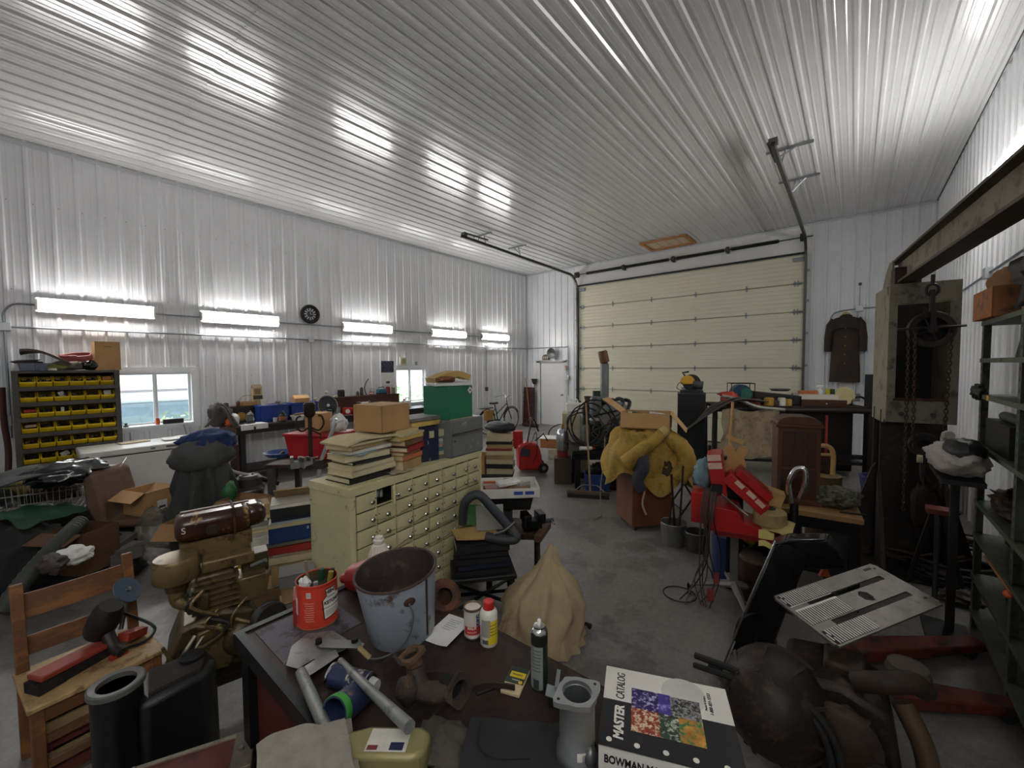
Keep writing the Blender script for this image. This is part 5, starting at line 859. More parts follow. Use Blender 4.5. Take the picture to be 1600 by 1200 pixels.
# ================================================================== middle of the shop
# ---- welding table with the engine welder
p = at(930, 770, 0); rw = face(p) + .12; WT = V((p.x - .05, p.y + .3, 0)); zw = .66
t = T('welding_table', 'heavy black steel table carrying the engine welder', 'table', WT, rw); ob('top', B().box((-.48, -.36, zw - .05), (.48, .36, zw)), BLKM, t, .005); ob('apron', B().box((-.46, -.34, zw - .14), (.46, -.32, zw - .05)), BLKM, t)
for x in (-.4, .4):
    for y in (-.3, .3):
        ob('leg', B().box((x - .04, y - .04, .08), (x + .04, y + .04, zw - .05)), BLKM, t); ob('foot', B().lathe([(0, 0), (.05, 0), (.055, .03), (.03, .08), (0, .08)], 12, (x, y, 0)), DRUST, t)
    ob('gusset', B().prism([(x, zw - .05), (x - .13 * (1 if x > 0 else -1), zw - .05), (x, zw - .2)], -.33, -.31, 'y'), BLKM, t)
t = T('engine_welder', 'dirty dark engine driven welder with hoses on the steel table', 'welder', (WT.x, WT.y, zw + .001), rw); EB = M('2c2d2d', .55, .3, .3, 9, '45423d', .3, .2); EG = M('565a5c', .5, .2, .2, 9)
ob('engine_block', B().box((-.32, -.2, .05), (.22, .24, .50)), EB, t, .03); ob('sump', B().box((-.28, -.17, 0), (.18, .2, .06)), EB, t); ob('air_filter', B().lathe([(0, .38), (.085, .38), (.09, .42), (.09, .74), (.07, .80), (0, .81)], 18, (-.12, -.2, 0)), M('5c6064', .5), t); ob('filter_band', B().lathe([(.092, .44), (.098, .445), (.098, .48), (.092, .485)], 18, (-.12, -.2, 0), cap=False), M('b5b8b6', .5), t)
for x, r, h in ((-.26, .06, .34), (.0, .055, .28)): ob('canister', B().lathe([(0, .04), (r, .04), (r, h), (r * .8, h + .03), (0, h + .03)], 14, (x, -.25, 0)), EG, t)
ob('cylinder_head', B().box((-.3, -.12, .50), (.15, .18, .66)), EB, t, .02); ob('generator', B().cyl((.2, .02, .32), (.5, .02, .32), .22), EB, t)
for k, (x, rr, tilt) in enumerate(((.16, .22, .0), (.26, .24, .15), (.36, .22, .3))): ob('hose_reel_coil', B().tube([(x + .04 * cos(3 * a), -.08 + rr * .75 * cos(a), .52 + rr * sin(a)) for a in [2 * pi * i / 24 for i in range(24)]], .03, 7, closed=True), M('1b1b1c', .5), t)
ob('fan_shroud', B().lathe([(.10, 0), (.24, .02), (.25, .06), (.1, .08)], 22), M('6d6f6a', .5), t).matrix_local = MX((.17, -.22, .48), (pi / 2 - .2, .3, 0))
ob('manifold', B().tube([(-.2, .0, .68), (.02, .04, .72), (.1, .05, .74)], .05, 10), RUST, t); ob('exhaust_stack', B().cyl((.05, .05, .70), (.05, .05, 1.30), .068, n=18), M('8b8c8d', .5, .5, .2, 8), t)
ob('exhaust_cap', B().lathe([(0, 0), (.07, 0), (.075, .02), (.075, .17), (.06, .19), (0, .19)], 18), M('7a5636', .6, .3, .3, 9), t).matrix_local = MX((.055, .05, 1.32), (0, -.22, 0)); ob('cap_flap', B().lathe([(0, 0), (.055, 0), (.055, .05), (0, .05)], 14), M('26221f', .5), t).matrix_local = MX((.05, .05, 1.28), (0, -.1, 0))
for k, (a0, r, x, z) in enumerate(((0, .27, -.28, .36), (.6, .3, -.22, .4), (1.2, .24, -.34, .32), (2, .33, -.15, .42), (.3, .2, .3, .3))): ob('cable_loop', B().tube([(x + r * cos(a) * (1 + .1 * sin(3 * a + k)), -.31 - .012 * k + .03 * sin(2 * a), max(.015, z + r * 1.05 * sin(a))) for a in [a0 + 2 * pi * i / 26 for i in range(26)]], .011, 6, closed=True), BLK, t)
rs = random.Random(3)
for k in range(8):
    pts = [(rs.uniform(-.3, .45), -.27 - .03 * rs.random(), .62), (rs.uniform(-.35, .45), -.32, .45), (rs.uniform(-.3, .4), -.31, .25), (rs.uniform(-.3, .45), -.32, .06)]; ob('hose', B().tube(spline(pts, 5), rs.choice([.008, .012, .014]), 6), rs.choice([BLK, M('3b3a38', .5), M('4a4540', .5)]), t)
def wl_(x, y, z=0): q = WT + Matrix.Rotation(rw, 3, 'Z') @ V((x, y, 0)); return (q.x, q.y, zw + .001 + z)
t = T('brown_pot', 'small brown flowerpot standing on the engine welder', 'pot', wl_(-.2, .1, .665)); ob('pot', B().lathe(shell(.045, .065, .12)), M('5d3526', .6), t); ob('stand', B().box((-.06, -.06, -.001), (.06, .06, .0)), BLK, t)
one('green_carton', B().box((-.12, -.07, 0), (.12, .07, .11)), M('2a4a34', .5), 'small dark green box on the engine welder', 'box', wl_(.0, .13, .76), rw); one('box_riser', B().box((-.12, -.07, 0), (.12, .05, .095)), DGREY, 'dark block under the green box on the welder', 'block', wl_(.0, .135, .663), rw)
t = turned('spray_can', 'white spray can lying on the front of the welding table', 'can', wl_(-.26, -.33, .035), [('body', [(0, -.11), (.03, -.11), (.032, .06), (.02, .08), (0, .08)], M('d0cdc0', .4)), ('cap', [(0, .08), (.025, .08), (.025, .12), (0, .12)], M('a8402a', .5))], rot=(0, pi / 2 - .0, rw + .15)); 
# boxes and jug left of the welder, on a second stand
q = V(wl_(-.40, .72)); t = T('pump_cabinet', 'cream metal cabinet behind the left of the welding table', 'cabinet', (q.x, q.y, 0), rw); ob('body', B().box((-.2, -.2, .1), (.24, .2, 1.12)), M('c4bba0', .5, 0, .15), t, .01); ob('drawer', B().box((-.18, -.206, .85), (.22, -.2, 1.08)), M('b8ae92', .5), t); ob('base', B().box((-.2, -.2, 0), (.24, .2, .1)), BLK, t)
t = T('white_jug', 'white plastic jug on the cream cabinet by the welder', 'jug', (q.x + .02, q.y, 1.122), rw); ob('body', B().box((-.14, -.1, 0), (.14, .1, .17)), WHITE, t, .03); ob('handle', B().tube([(-.08, 0, .16), (-.06, 0, .22), (.05, 0, .22), (.08, 0, .16)], .016, 7), WHITE, t); ob('cap', B().cyl((.1, 0, .17), (.1, 0, .2), .025), M('333333', .5), t)
q2 = V(wl_(-.60, .30)); one('cylinder_box', B().box((-.14, -.14, 0), (.14, .14, .42)), M('4a3a2e', .7), 'brown box under the silver gas cylinder', 'box', (q2.x, q2.y, 0), rw); turned('gas_cylinder', 'small silver gas cylinder with a red foot beside the welder', 'cylinder', (q2.x, q2.y, .421), [('tank', [(0, .12), (.095, .12), (.105, .14), (.105, .38), (.08, .45), (.03, .48), (0, .48)], M('b9bdc0', .25, .8)), ('foot', [(0, 0), (.09, 0), (.09, .12), (0, .12)], M('7a2620', .5)), ('valve', [(0, .48), (.02, .48), (.02, .53), (.03, .54), (0, .56)], BRASS)])
# under the table
pc = at(932, 764, 0); crate('tool_crate', 'blue plastic crate of tools under the welding table', (pc.x, pc.y, 0), rw, .36, .28, .26, M('27477e', .5)); lump('black_tools', 'black power tools heaped in the blue crate', 'tools', (pc.x, pc.y, .2), (.15, .11, .1), BLK, amp=.4, sd=2)
q = V(wl_(.1, .1)); carton('tan_carton', 'tan carton with an open flap behind the blue tool crate', (q.x, q.y, 0), rw, .34, .25, .36, (-150, None, None, None), CARD); q = V(wl_(.32, -.05)); lump('rag_heap', 'dark greasy rags on the floor under the welding table', 'rags', (q.x, q.y, 0), (.16, .2, .2), M('22211f', .8), amp=.4, sd=6)
# push broom leaning on the table
pb1 = at(920, 778, 0); t = T('push_broom', 'wide push broom standing in front of the welding table', 'broom', (pb1.x, pb1.y, 0), face(pb1) - .05); ob('head', B().box((-.32, -.03, .05), (.30, .03, .10)), M('5a4a3a', .7), t, .006); ob('bristles', B().box((-.31, -.035, 0), (.29, .035, .05)), M('2a2724', .9), t); ob('brace', B().tube(spline([(-.2, 0, .1), (-.1, 0, .18), (.02, 0, .19), (.13, 0, .18), (.22, 0, .1)], 4), .008, 6), STEEL, t); ob('handle', B().tube([(.02, -.0, .1), (-.05, .14, 1.38)], .014, 8), M('9b7a58', .6), t)
one('thin_rope', B().tube(spline([(0, 0, 1.0), (.01, -.05, .7), (-.01, -.1, .35), (.02, -.15, .05), (.04, -.2, .012), (.02, -.35, .012)], 6), .007, 6), M('8d7f6a', .7), 'thin rope hanging down beside the yellow raincoat', 'rope', tuple(at(945, 800, 0)), 0)
# ---- wooden cabinet with yellow raincoat
P0 = at(990, 826, 0); rc = face(P0) + .42; WM = M('6e3f22', .45, 0, .2, 3, stretch=(1, 1, .15)); zc_ = .92
t = T('wooden_cabinet', 'brown wooden cabinet on casters under the yellow raincoat', 'cabinet', (P0.x + .02, P0.y + .22, 0), rc); ob('body', B().box((-.24, -.24, .06), (.24, .24, zc_)), WM, t, .006)
for k in range(3): ob('drawer', B().box((.24, -.22, .1 + k * .27), (.252, .22, .35 + k * .27)), WM, t, .004)
for x in (-.18, .18):
    for y in (-.18, .18): ob('caster', B().cyl((x - .015, y, .03), (x + .015, y, .03), .03), BLK, t)
C0 = V((P0.x + .02, P0.y + .22, 0)); fc = face(C0)
t = T('yellow_raincoat', 'mustard yellow raincoat flung over the wooden cabinet', 'raincoat', (C0.x, C0.y, zc_), fc)
def rain(u, v):
    a = 2 * pi * u; d = 1 - v; R = (.33 + .17 * max(0, cos(a)) + .17 * max(0, -cos(a)))
    r = R * (v ** .55) * (1 + .10 * sin(a * 6 + 6 * nz(v * 2, cos(a) * 1.5)) + .16 * nz(cos(a) * 2, sin(a) * 2, v * 2.5))
    hang = (.16 + .16 * (nz(cos(a) * 1.3 + 5, sin(a) * 1.3) + .5) + .1 * max(0, cos(a - .2)) ** 2 + .12 * max(0, -sin(a)))
    z = .25 - .10 * v * v - (max(0, (v - .5) / .5) ** 1.3) * hang * 1.5 + .05 * nz(cos(a) * 3, sin(a) * 3, v * 3)
    return (r * cos(a) + .02, r * sin(a) * .85, z)
ob('body', B().grid(rain, 72, 26, True), YCOAT, t, ang=1.2)
ob('sleeve', B().tube(spline([(-.18, -.37, -.10), (-.02, -.39, .06), (.12, -.36, .17), (.2, -.31, .25)], 6), [.10, .095, .09, .088, .085, .082, .08, .078, .076, .074, .072, .07, .068, .066, .064, .062, .06, .06, .06], 12), YCOAT, t); ob('cuff', B().cyl((.19, -.315, .245), (.25, -.28, .29), .062, .055), M('b9a468', .8), t)
ob('sleeve', B().tube(spline([(.28, -.12, .17), (.42, -.16, .06), (.47, -.2, -.1), (.36, -.24, -.28)], 6), [.1 + .004 * (i % 3) for i in range(19)], 12), YCOAT, t)
ob('lining', B().ball((.28, -.18, -.22), (.1, .09, .14), 14, 10, .3), M('4a3526', .9), t)
one('grey_trouser_leg', B().tube(spline([(.0, 0, 0), (.03, -.05, -.12), (-.02, -.07, -.25), (.02, -.06, -.38)], 6), [.09, .092, .088, .085, .08, .078, .075, .078, .075, .07, .072, .07, .068, .065, .066, .06, .06, .058, .055], 12), M('3a3b42', .85, 0, .2), 'grey trouser leg hanging in front of the yellow raincoat', 'trousers', tuple(atd(1000, 712, dep(C0) - .38)), fc)
one('frayed_rope', B().tube(spline([(0, 0, 0), (.02, -.02, -.15), (.0, -.03, -.3), (.04, -.02, -.42)], 5), .012, 6), M('b09a78', .9), 'frayed tan rope hanging in front of the wooden cabinet', 'rope', tuple(atd(1004, 745, dep(C0) - .42)), fc)
one('white_rope', B().tube(spline([(-.1, 0, .02), (-.05, -.02, -.12), (.05, -.02, -.16), (.14, .0, .0)], 6), .008, 6), M('b5b09f', .7), 'looped white cord at the corner of the wooden cabinet', 'cord', tuple(atd(1030, 742, dep(C0) - .33)), fc)
turned('white_can', 'white spray can tucked under the raincoat', 'can', tuple(atd(1039, 730, dep(C0) - .15)), [('body', [(0, -.12), (.035, -.12), (.035, .06), (.012, .09), (0, .09)], WHITE)])
c = carton('flap_carton', 'open cardboard box of packets on the yellow raincoat', (C0.x + .02, C0.y + .05, zc_ + .262), fc - .12, .56, .36, .19, (-100, -130, None, 145), CARDL)
for k, (x, y, z, d, c_, lab) in enumerate(((-.07, -.02, .15, (.2, .1, .07), '3a4a48', 'dark printed packet in the open box on the raincoat'), (.12, .04, .15, (.17, .12, .08), 'c9c9c6', 'clear wrapped packet in the open box on the raincoat'), (-.16, .06, .14, (.1, .14, .06), 'b5b8b0', 'pale packet at the left of the open box on the raincoat'))): q = V((C0.x + .02, C0.y + .05, zc_ + .262 + z - .06)) + Matrix.Rotation(fc - .12, 3, 'Z') @ V((x, y, 0)); one('packet', B().bx((0, 0, .05), d, (.2 * k - .2, .15, .3 * k)), M(c_, .3, 0, .4, 30), lab, 'packet', q, fc, bev=.01)
# ---- folding chair
pf_ = at(1074, 808, 0); t = T('folding_chair', 'black steel folding chair behind the buckets', 'chair', (pf_.x, pf_.y + .15, 0), face(pf_) + RD(115)); 
for s in (-1, 1): ob('back_frame', B().tube([(s * .2, -.2, .01), (s * .2, .1, .5), (s * .19, .2, .82)], .013, 7), BLK, t); ob('rear_leg', B().tube([(s * .18, .24, .01), (s * .18, -.06, .45)], .012, 7), BLK, t)
ob('backrest', B().sheet(lambda u, v: (-.19 + .38 * u, .19 + .03 * sin(pi * u) + .03 * v, .66 + .17 * v), 10, 4, .012), BLK, t); ob('seat', B().box((-.19, -.22, .43), (.19, .16, .455)), DGREY, t, .008); ob('crossbar', B().tube([(-.2, -.14, .1), (.2, -.14, .1)], .01, 6).tube([(-.18, .18, .1), (.18, .18, .1)], .01, 6), BLK, t)
# ---- buckets
for (px, py, r0, r1, h, lab, m_) in ((1050, 852, .115, .135, .24, 'larger grey metal bucket by the folding chair', M('6d6d6a', .5, .4, .25, 9)), (1086, 862, .10, .12, .20, 'smaller dark pail with a bail beside the red stand', M('4c4a46', .5, .3, .25, 9))):
    p = at(px, py, 0); t = T('bucket', lab, 'bucket', (p.x, p.y + .05, 0), face(p)); ob('pail', B().lathe(shell(r0, r1, h), 28), m_, t); ob('bail', B().tube([(r1 * cos(a), -r1 * .6 * sin(a), h - .02 - .1 * sin(a)) for a in [pi * k / 12 for k in range(13)]], .004, 5), STEEL, t); ob('rim', B().tube([(r1 * cos(a), r1 * sin(a), h) for a in [2 * pi * k / 28 for k in range(28)]], .005, 6, closed=True), STEEL, t)
    if r1 > .13:
        for k, (a, c, r_) in enumerate((((.02, .02, .012), (-.03, .05, .75), .012), ((.05, .0, .012), (.09, .06, .85), .01), ((-.06, 0, .012), (-.02, .02, .5), .01))): one('iron_rod', B().tube([a, c], r_), DRUST, ['middle', 'tallest', 'shortest'][k] + ' rusty iron rod standing in the larger bucket', 'rod', (p.x, p.y + .05, 0), face(p), 'rods in the larger bucket')
# ---- tall black cabinet with chop saw
pk = at(1074, 731, 0); rk = face(pk); t = T('black_cabinet', 'tall narrow black cabinet in front of the overhead door', 'cabinet', (pk.x, pk.y + .2, 0), rk); hk = 1.39; ob('body', B().box((-.24, -.2, .04), (.24, .25, hk)), M('131315', .35, 0, .1), t, .006); ob('base', B().box((-.23, -.19, 0), (.23, .24, .04)), BLK, t); ob('top_edge', B().box((-.245, -.205, hk), (.245, .255, hk + .012)), DGREY, t)
t = T('chop_saw', 'yellow and black chop saw on the tall black cabinet', 'saw', (pk.x, pk.y + .2, hk + .013), rk); ob('base', B().box((-.2, -.12, 0), (.2, .12, .05)), BLK, t, .01); ob('fence', B().box((-.18, .04, .05), (.18, .06, .1)), STEEL, t); ob('motor', B().cyl((.02, .0, .16), (.2, .0, .14), .075), DGREY, t); ob('guard', B().prism([(-.2 + .13 + .13 * cos(a), .2 + .13 * sin(a)) for a in [pi * k / 10 for k in range(-1, 12)]], -.03, .03, 'y'), M('d09a20', .4), t, .01)
ob('blade', B().lathe([(0, -.002), (.16, -.002), (.16, .002), (0, .002)], 24), M('2a2a2a', .4, .5), t).matrix_local = MX((-.0, -.0, .19), (pi / 2, 0, 0)); ob('handle', B().tube([(-.1, 0, .3), (-.16, -.02, .38), (-.05, -.02, .4)], .018, 8), BLK, t); ob('cord', B().tube(spline([(-.2, 0, .05), (-.26, -.08, .1), (-.2, -.12, .2), (-.1, -.1, .12)], 5), .006, 5), BLK, t)
# ---- long pipe frame bench at the back
A = at(1116, 738, 0); Bq = V((.22, 9.0, 0)); A = V((A.x, A.y, 0)); dv = (Bq - A); Lf = dv.length; rf = atan2(dv.y, dv.x); zf = 1.14
t = T('pipe_frame_bench', 'long bench of bent black pipe in front of the overhead door', 'bench', A, rf); PIP = M('2a2522', .45, .4, .3)
ob('front_hoop', B().tube(spline([(0, 0, 0), (0, 0, zf * .9), (.06, 0, zf), (Lf / 2, 0, zf), (Lf - .08, 0, zf), (Lf, 0, zf * .9), (Lf, 0, 0)], 6), .045, 10), PIP, t); ob('back_hoop', B().tube([(0, .7, 0), (0, .7, zf + .03), (Lf, .7, zf + .03), (Lf, .7, 0)], .035, 8), PIP, t)
ob('deck', B().box((-.03, .06, zf + .02), (Lf + .02, .72, zf + .07)), DRUST, t); ob('lower_bar', B().box((.05, .02, .33), (Lf - .05, .08, .40)), BLK, t); ob('lower_deck', B().box((.05, .05, .22), (Lf - .05, .65, .27)), BLK, t); ob('back_cabinet', B().box((Lf * .52, .3, .06), (Lf - .1, .7, zf)), BLK, t)
zd = zf + .071
def fb(px, py, z=zd, off=.3):
    # spot on the deck under pixel column px
    k = ray(px, py); nrm = V((-sin(rf), cos(rf), 0)); q = A + nrm * off; s = (q - CP).dot(nrm) / k.dot(nrm); r = CP + k * s; return V((r.x, r.y, z))
one('drape_cloth', drape(lambda u, v: (-.45 + .9 * u + .05 * nz(u * 4, v * 3), .1 * nz(u * 5, v * 2) - .05, .82 * (1 - v) + .05 * nz(u * 3, 1)), 26, 14, .008), M('9c8d72', .95, 0, .25, 5, '83745c', .3, .2), 'stained beige tarpaulin hanging from the pipe frame bench', 'tarp', (*fb(1170, 690, 0, -.06)[:2], .32), rf)
p = fb(1158, 625); t = T('drum_fan', 'blue green drum fan with a square wire guard on the bench', 'fan', (p.x, p.y, zd), rf); ob('drum', B().cyl((-.02, -.12, .2), (-.02, .1, .2), .16, n=24), M('20455a', .4), t); ob('grille', B().cyl((.05, -.13, .2), (.05, -.121, .2), .1, n=20), M('2a6a58', .4), t); ob('guard', B().tube([(-.2, -.14, .01), (.18, -.14, .01), (.18, -.14, .38), (-.2, -.14, .38)], .01, 6, closed=True).tube([(-.2, .14, .01), (.18, .14, .01), (.18, .14, .38), (-.2, .14, .38)], .01, 6, closed=True).tube([(-.2, -.14, .38), (-.2, .14, .38)], .008, 6).tube([(.18, -.14, .38), (.18, .14, .38)], .008, 6), BLK, t)
p = fb(1140, 640, zd, .1); lump('orange_rag', 'bright orange rag on the left end of the bench', 'rag', (p.x, p.y, zd), (.13, .1, .12), M('c6402a', .6), amp=.3, sd=2); lump('red_cloth', 'crumpled red cloth behind the orange rag', 'cloth', (*fb(1146, 628, zd, .35)[:2], zd + .12), (.26, .12, .05), M('b5392b', .7), amp=.4, sd=9); one('cloth_box', B().box((-.2, -.1, 0), (.2, .1, .118)), BLK, 'black box under the crumpled red cloth', 'box', (*fb(1146, 628, zd, .38)[:2], zd), rf)
for k in range(5): 
    o = fb(1128 + 4 * k, 645, zd + .02, -.05 - .03 * k); one('black_hose', B().tube(spline([(.35 + .06 * k, .1, .06), (.1, 0, .08 + .02 * (k % 3)), (-.2 - .03 * k, -.03, -.04 - .02 * k), (-.38 - .1 * k, -.02, -.28 - .05 * k)], 6), .014 + .004 * (k % 2), 7), M('2a2826', .5) if k % 2 else M('4a4540', .5), '%s of the dark hoses draped over the left end of the bench' % NTH[k], 'hose', (o.x, o.y, zd + .02), rf, 'hoses on the pipe frame bench')
one('suction_pipe', B().tube(spline([(-.45, 0, .12), (-.2, -.05, .06), (.1, -.1, -.06), (.5, -.1, -.1)], 6), .03, 8), M('8d8880', .4, .3), 'bent grey pipe lying across the front of the bench', 'pipe', (*fb(1172, 645, zd, -.02)[:2], zd + .05), rf)
p = fb(1205, 640); t = T('black_trough', 'long black trough on the pipe frame bench', 'trough', (p.x, p.y, zd), rf); ob('trough', B().prism([(-.52, 0), (.42, 0), (.44, .16), (-.3, .24), (-.5, .26)], -.12, .14, 'y'), BLK, t, .015)
p = fb(1218, 630); turned('round_pan', 'shallow round pan on the black trough', 'pan', (p.x, p.y, zd + .245), [('pan', shell(.13, .16, .04), STEEL)], n=24)
for k, (px, c_, r, lab) in enumerate(((1201, 'b58a2c', (.08, .06, .06), 'yellow tin in front of the black trough'), (1221, 'd2cfc4', (.06, .05, .06), 'white tin in front of the black trough'), (1232, 'b08a3a', (.05, .05, .05), 'small yellow tin in front of the black trough'), (1211, '4a3a34', (.06, .05, .04), 'small brown tin in front of the black trough'), (1180, '7a2f22', (.08, .05, .05), 'striped red bundle in front of the black trough'))): p = fb(px, 645, zd, .1); turned('tin', lab, 'tin', (p.x, p.y, zd), [('tin', [(0, 0), (r[0], 0), (r[0], r[2] * 2), (r[0] * .8, r[2] * 2.3), (0, r[2] * 2.3)], M(c_, .5))], 'tins in front of the black trough')
p = fb(1278, 648); t = T('wooden_tray', 'dark wooden tray on the bench holding cartons', 'tray', (p.x, p.y, zd), rf); ob('front', B().box((-.32, -.16, 0), (.36, -.14, .1)), WOODD, t); ob('tray', B().box((-.32, -.14, 0), (.36, .14, .09)), WOODD, t); ob('knob', B().cyl((.05, -.18, .04), (.05, -.16, .04), .015), CHROME, t)
carton('flat_white_box', 'flat white and red box on the dark wooden tray', (p.x - .04, p.y, zd + .101), rf, .6, .22, .09, (), M('d6cfc2', .7)); one('red_bar', B().box((-.25, -.05, 0), (.02, .05, .06)), M('c2703a', .6), 'orange bar on the flat white box', 'bar', (p.x - .05, p.y, zd + .193), rf)
bt = T('spray_bottle', 'white trigger spray bottle on the flat white box', 'bottle', (p.x + .02, p.y + .03, zd + .193), rf); ob('bottle', B().lathe([(0, 0), (.04, 0), (.04, .05), (.015, .1), (.015, .12), (0, .12)]), WHITE, bt); ob('trigger', B().bx((-.01, 0, .14), (.1, .03, .035)), WHITE, bt)
for k, (dx, c_, lab) in enumerate(((.14, 'c9b82e', 'yellow'), (.21, '2b5a34', 'dark green'))): turned('small_can', lab + ' small can on the flat white box', 'can', (p.x + dx * cos(rf), p.y + dx * sin(rf), zd + .193), [('can', [(0, 0), (.035, 0), (.035, .09), (0, .09)], M(c_, .5))], 'small cans on the flat box')
p = fb(1319, 645); turned('cream_disc', 'round cream plastic lid propped up at the right of the bench', 'lid', (p.x, p.y, zd + .165), [('disc', [(0, -.02), (.15, -.02), (.16, 0), (.15, .015), (0, .01)], M('c9bd8a', .5))], rot=(pi / 2 - .15, 0, rf), n=28)
one('cord_coil', B().tube(coil(.13, 4, .05, .02), .012, 6), BLK, 'coil of black cord on the right corner of the bench', 'cord', (*fb(1343, 640)[:2], zd + .02), rot=(1.2, 0, rf)); one('tall_black_sheet', B().box((-.1, -.02, 0), (.1, .02, 1.75)), BLK, 'tall black panel leaning between the bench and the crane column', 'panel', (*aty(1362, 640, 9.2)[:2], 0))
one('red_jack_handle', B().cyl((0, 0, .28), (.0, 0, 1.08), .02), M('8e2a22', .4), 'upright dark red handle in front of the black bench cabinet', 'handle', (*fb(1291, 680, 0, -.15)[:2], 0)); 
t = bpy.data.objects['red_jack_handle']; t['category'] = 'lever'; t.name = 'jack_lever'
one('lever_base', B().box((-.1, -.1, 0), (.1, .1, .28)), BLK, 'black foot block under the dark red lever', 'block', (*fb(1291, 680, 0, -.15)[:2], 0), rf)
# ---- red stand with trays
R0 = at(1146, 936, 0); rr_ = face(R0); t = T('red_parts_stand', 'red tiered parts stand on a four-star caster base', 'stand', R0, rr_); R0 = V(R0)
for k in range(4):
    a = k * pi / 2 + .25; q = (.34 * cos(a), .34 * sin(a)); ob('base_arm', B().tube([(0, 0, .13), (q[0] * .5, q[1] * .5, .12), (q[0], q[1], .09)], [.035, .028, .02], 8), M('8d8a84', .4, .5), t); ob('caster', B().cyl((q[0] - .012, q[1], .035), (q[0] + .012, q[1], .035), .035), BLK, t); ob('caster_fork', B().bx((q[0], q[1], .07), (.035, .03, .04)), BLKM, t)
ob('stem', B().box((-.03, -.02, .1), (.03, .02, .60)), M('7d7b76', .4, .6), t); RS = M('b01f1c', .35, 0, .1)
ob('lower_tray', B().prism([(-.19, .62), (.32, .58), (.32, .6), (.2, .68), (.06, .72), (.02, .80), (-.19, .82)], -.2, .12, 'y'), RS, t, .004); ob('tray_lip', B().box((-.14, -.225, .60), (.3, -.19, .63)), M('7a1614', .4), t)
ob('middle_box', B().bx((.07, -.04, .93), (.36, .2, .09), (0, .72, 0)), RS, t, .004); ob('middle_box', B().bx((.13, .03, .985), (.3, .2, .06), (0, .72, 0)), RS, t, .004)
ob('upper_box', B().bx((-.13, .0, 1.05), (.11, .24, .34), (0, -.14, 0)), RS, t, .004)
for k, (x, z) in enumerate(((-.155, 1.19), (-.147, 1.125))): ob('label', B().bx((x, -.122, z), (.10, .004, .05), (0, -.14, 0)), M('d8b8a4', .6), t)
for k, (x, z) in enumerate(((.03, .99), (.11, .92), (.17, .86))): ob('label', B().bx((x, -.142, z + .01), (.07, .004, .035), (0, .72, 0)), M('d8b8a4', .6), t)
ob('rod', B().tube([(-.12, -.16, .93), (.09, -.2, .78)], .008, 6), CHROME, t); ob('clamp', B().bx((-.13, -.15, .95), (.08, .05, .06)), BLK, t)
ob('side_box', B().box((-.33, -.02, .60), (-.19, .2, .86)), RS, t, .004); ob('back_post', B().tube([(-.2, .1, .8), (-.2, .1, 1.25)], .014), DRUST, t)
rs = random.Random(11)
for k in range(9): x = -.24 + .012 * k; ob('cable', B().tube(spline([(x + .02, -.16, .95), (x, -.2 - .01 * k, .75), (x + rs.uniform(-.05, .05), -.21, .45), (x + rs.uniform(-.08, .06), -.2, .2), (x + rs.uniform(-.2, .05), -.22 + rs.uniform(-.08, .05), .012)], 6), .0055, 5), rs.choice([BLK, M('3a2f2a', .5), M('4a3a34', .5)]), t)
ob('cable', B().tube([(-.4 + .13 * cos(a), -.15 + .12 * sin(a), .012) for a in [2 * pi * k / 18 for k in range(18)]], .006, 5, closed=True), BLK, t); ob('plug', B().bx((-.16, -.22, .10), (.05, .04, .09)), M('7a2a20', .5), t); ob('plug', B().bx((-.12, -.22, .25), (.035, .03, .08)), M('7a2a20', .5), t)
def rsd(x, y, z): q = R0 + Matrix.Rotation(rr_, 3, 'Z') @ V((x, y, 0)); return (q.x, q.y, z)
turned('straw_coil', 'tan round straw hat lying on the red parts stand', 'hat', rsd(.24, -.04, .70), [('crown', [(0, .11), (.09, .11), (.115, .09), (.12, .01), (.125, 0), (0, 0)], M('a08a5c', .9, 0, .2, 20)), ('top_disc', [(0, .112), (.04, .112), (.04, .118), (0, .118)], DGREY)], n=26); t = bpy.data.objects['straw_coil']; t.name = 'straw_hat'
ob('brim', B().sheet(lambda u, v: (.24 * u - .08, -.14 + .24 * v, .0 + .02 * sin(3 * u) - .09 * max(0, .4 - v)), 12, 8, .004), M('b9a566', .85), t)
one('yellow_paper', drape(lambda u, v: (-.05 + .1 * u, -.02 * v, -.12 * v + .01 * sin(u * 5)), 8, 8, .002), M('d8c978', .8), 'folded yellow paper hanging below the straw hat', 'paper', rsd(.21, -.21, .69), rr_)
one('wooden_cutout', B().prism([(-.07, 0), (.07, 0), (.075, .1), (.06, .16)] + [(.05 + .042 * cos(a), .21 + .042 * sin(a)) for a in [-.6, 0, .7, 1.4, 2.1, 2.8]] + [(0, .19)] + [(-.05 + .042 * cos(a), .21 + .042 * sin(a)) for a in [.4, 1.1, 1.8, 2.5, 3.2, 3.7]] + [(-.06, .16), (-.075, .1)], -.01, .01, 'y'), M('c0935a', .6), 'wooden cutout board with two round lobes behind the red stand', 'board', rsd(.0, .18, 1.0), rr_)
one('cutout_support', B().box((-.06, -.05, 0), (.06, .05, .998)), BLKM, 'black post behind the red stand holding the wooden cutout', 'post', rsd(.0, .2, 0), rr_)
one('wood_stick', B().tube([(0, 0, 0), (.03, .02, .62)], .012, 6).bx((.05, 0, .30), (.14, .02, .035), (0, .35, 0)), WOODL, 'thin wooden stick with a cross brace behind the red stand', 'stick', rsd(-.06, .2, 1.0), rr_); one('cut_block', B().box((-.08, -.07, 0), (.08, .07, .12), (0, .3, 0)), WOODL, 'small wooden block on the middle of the red stand', 'block', rsd(.26, .15, .80), rr_); one('block_riser', B().box((-.05, -.05, .0), (.05, .05, .80)), BLKM, 'black post under the small wooden block', 'post', rsd(.26, .17, 0), rr_)
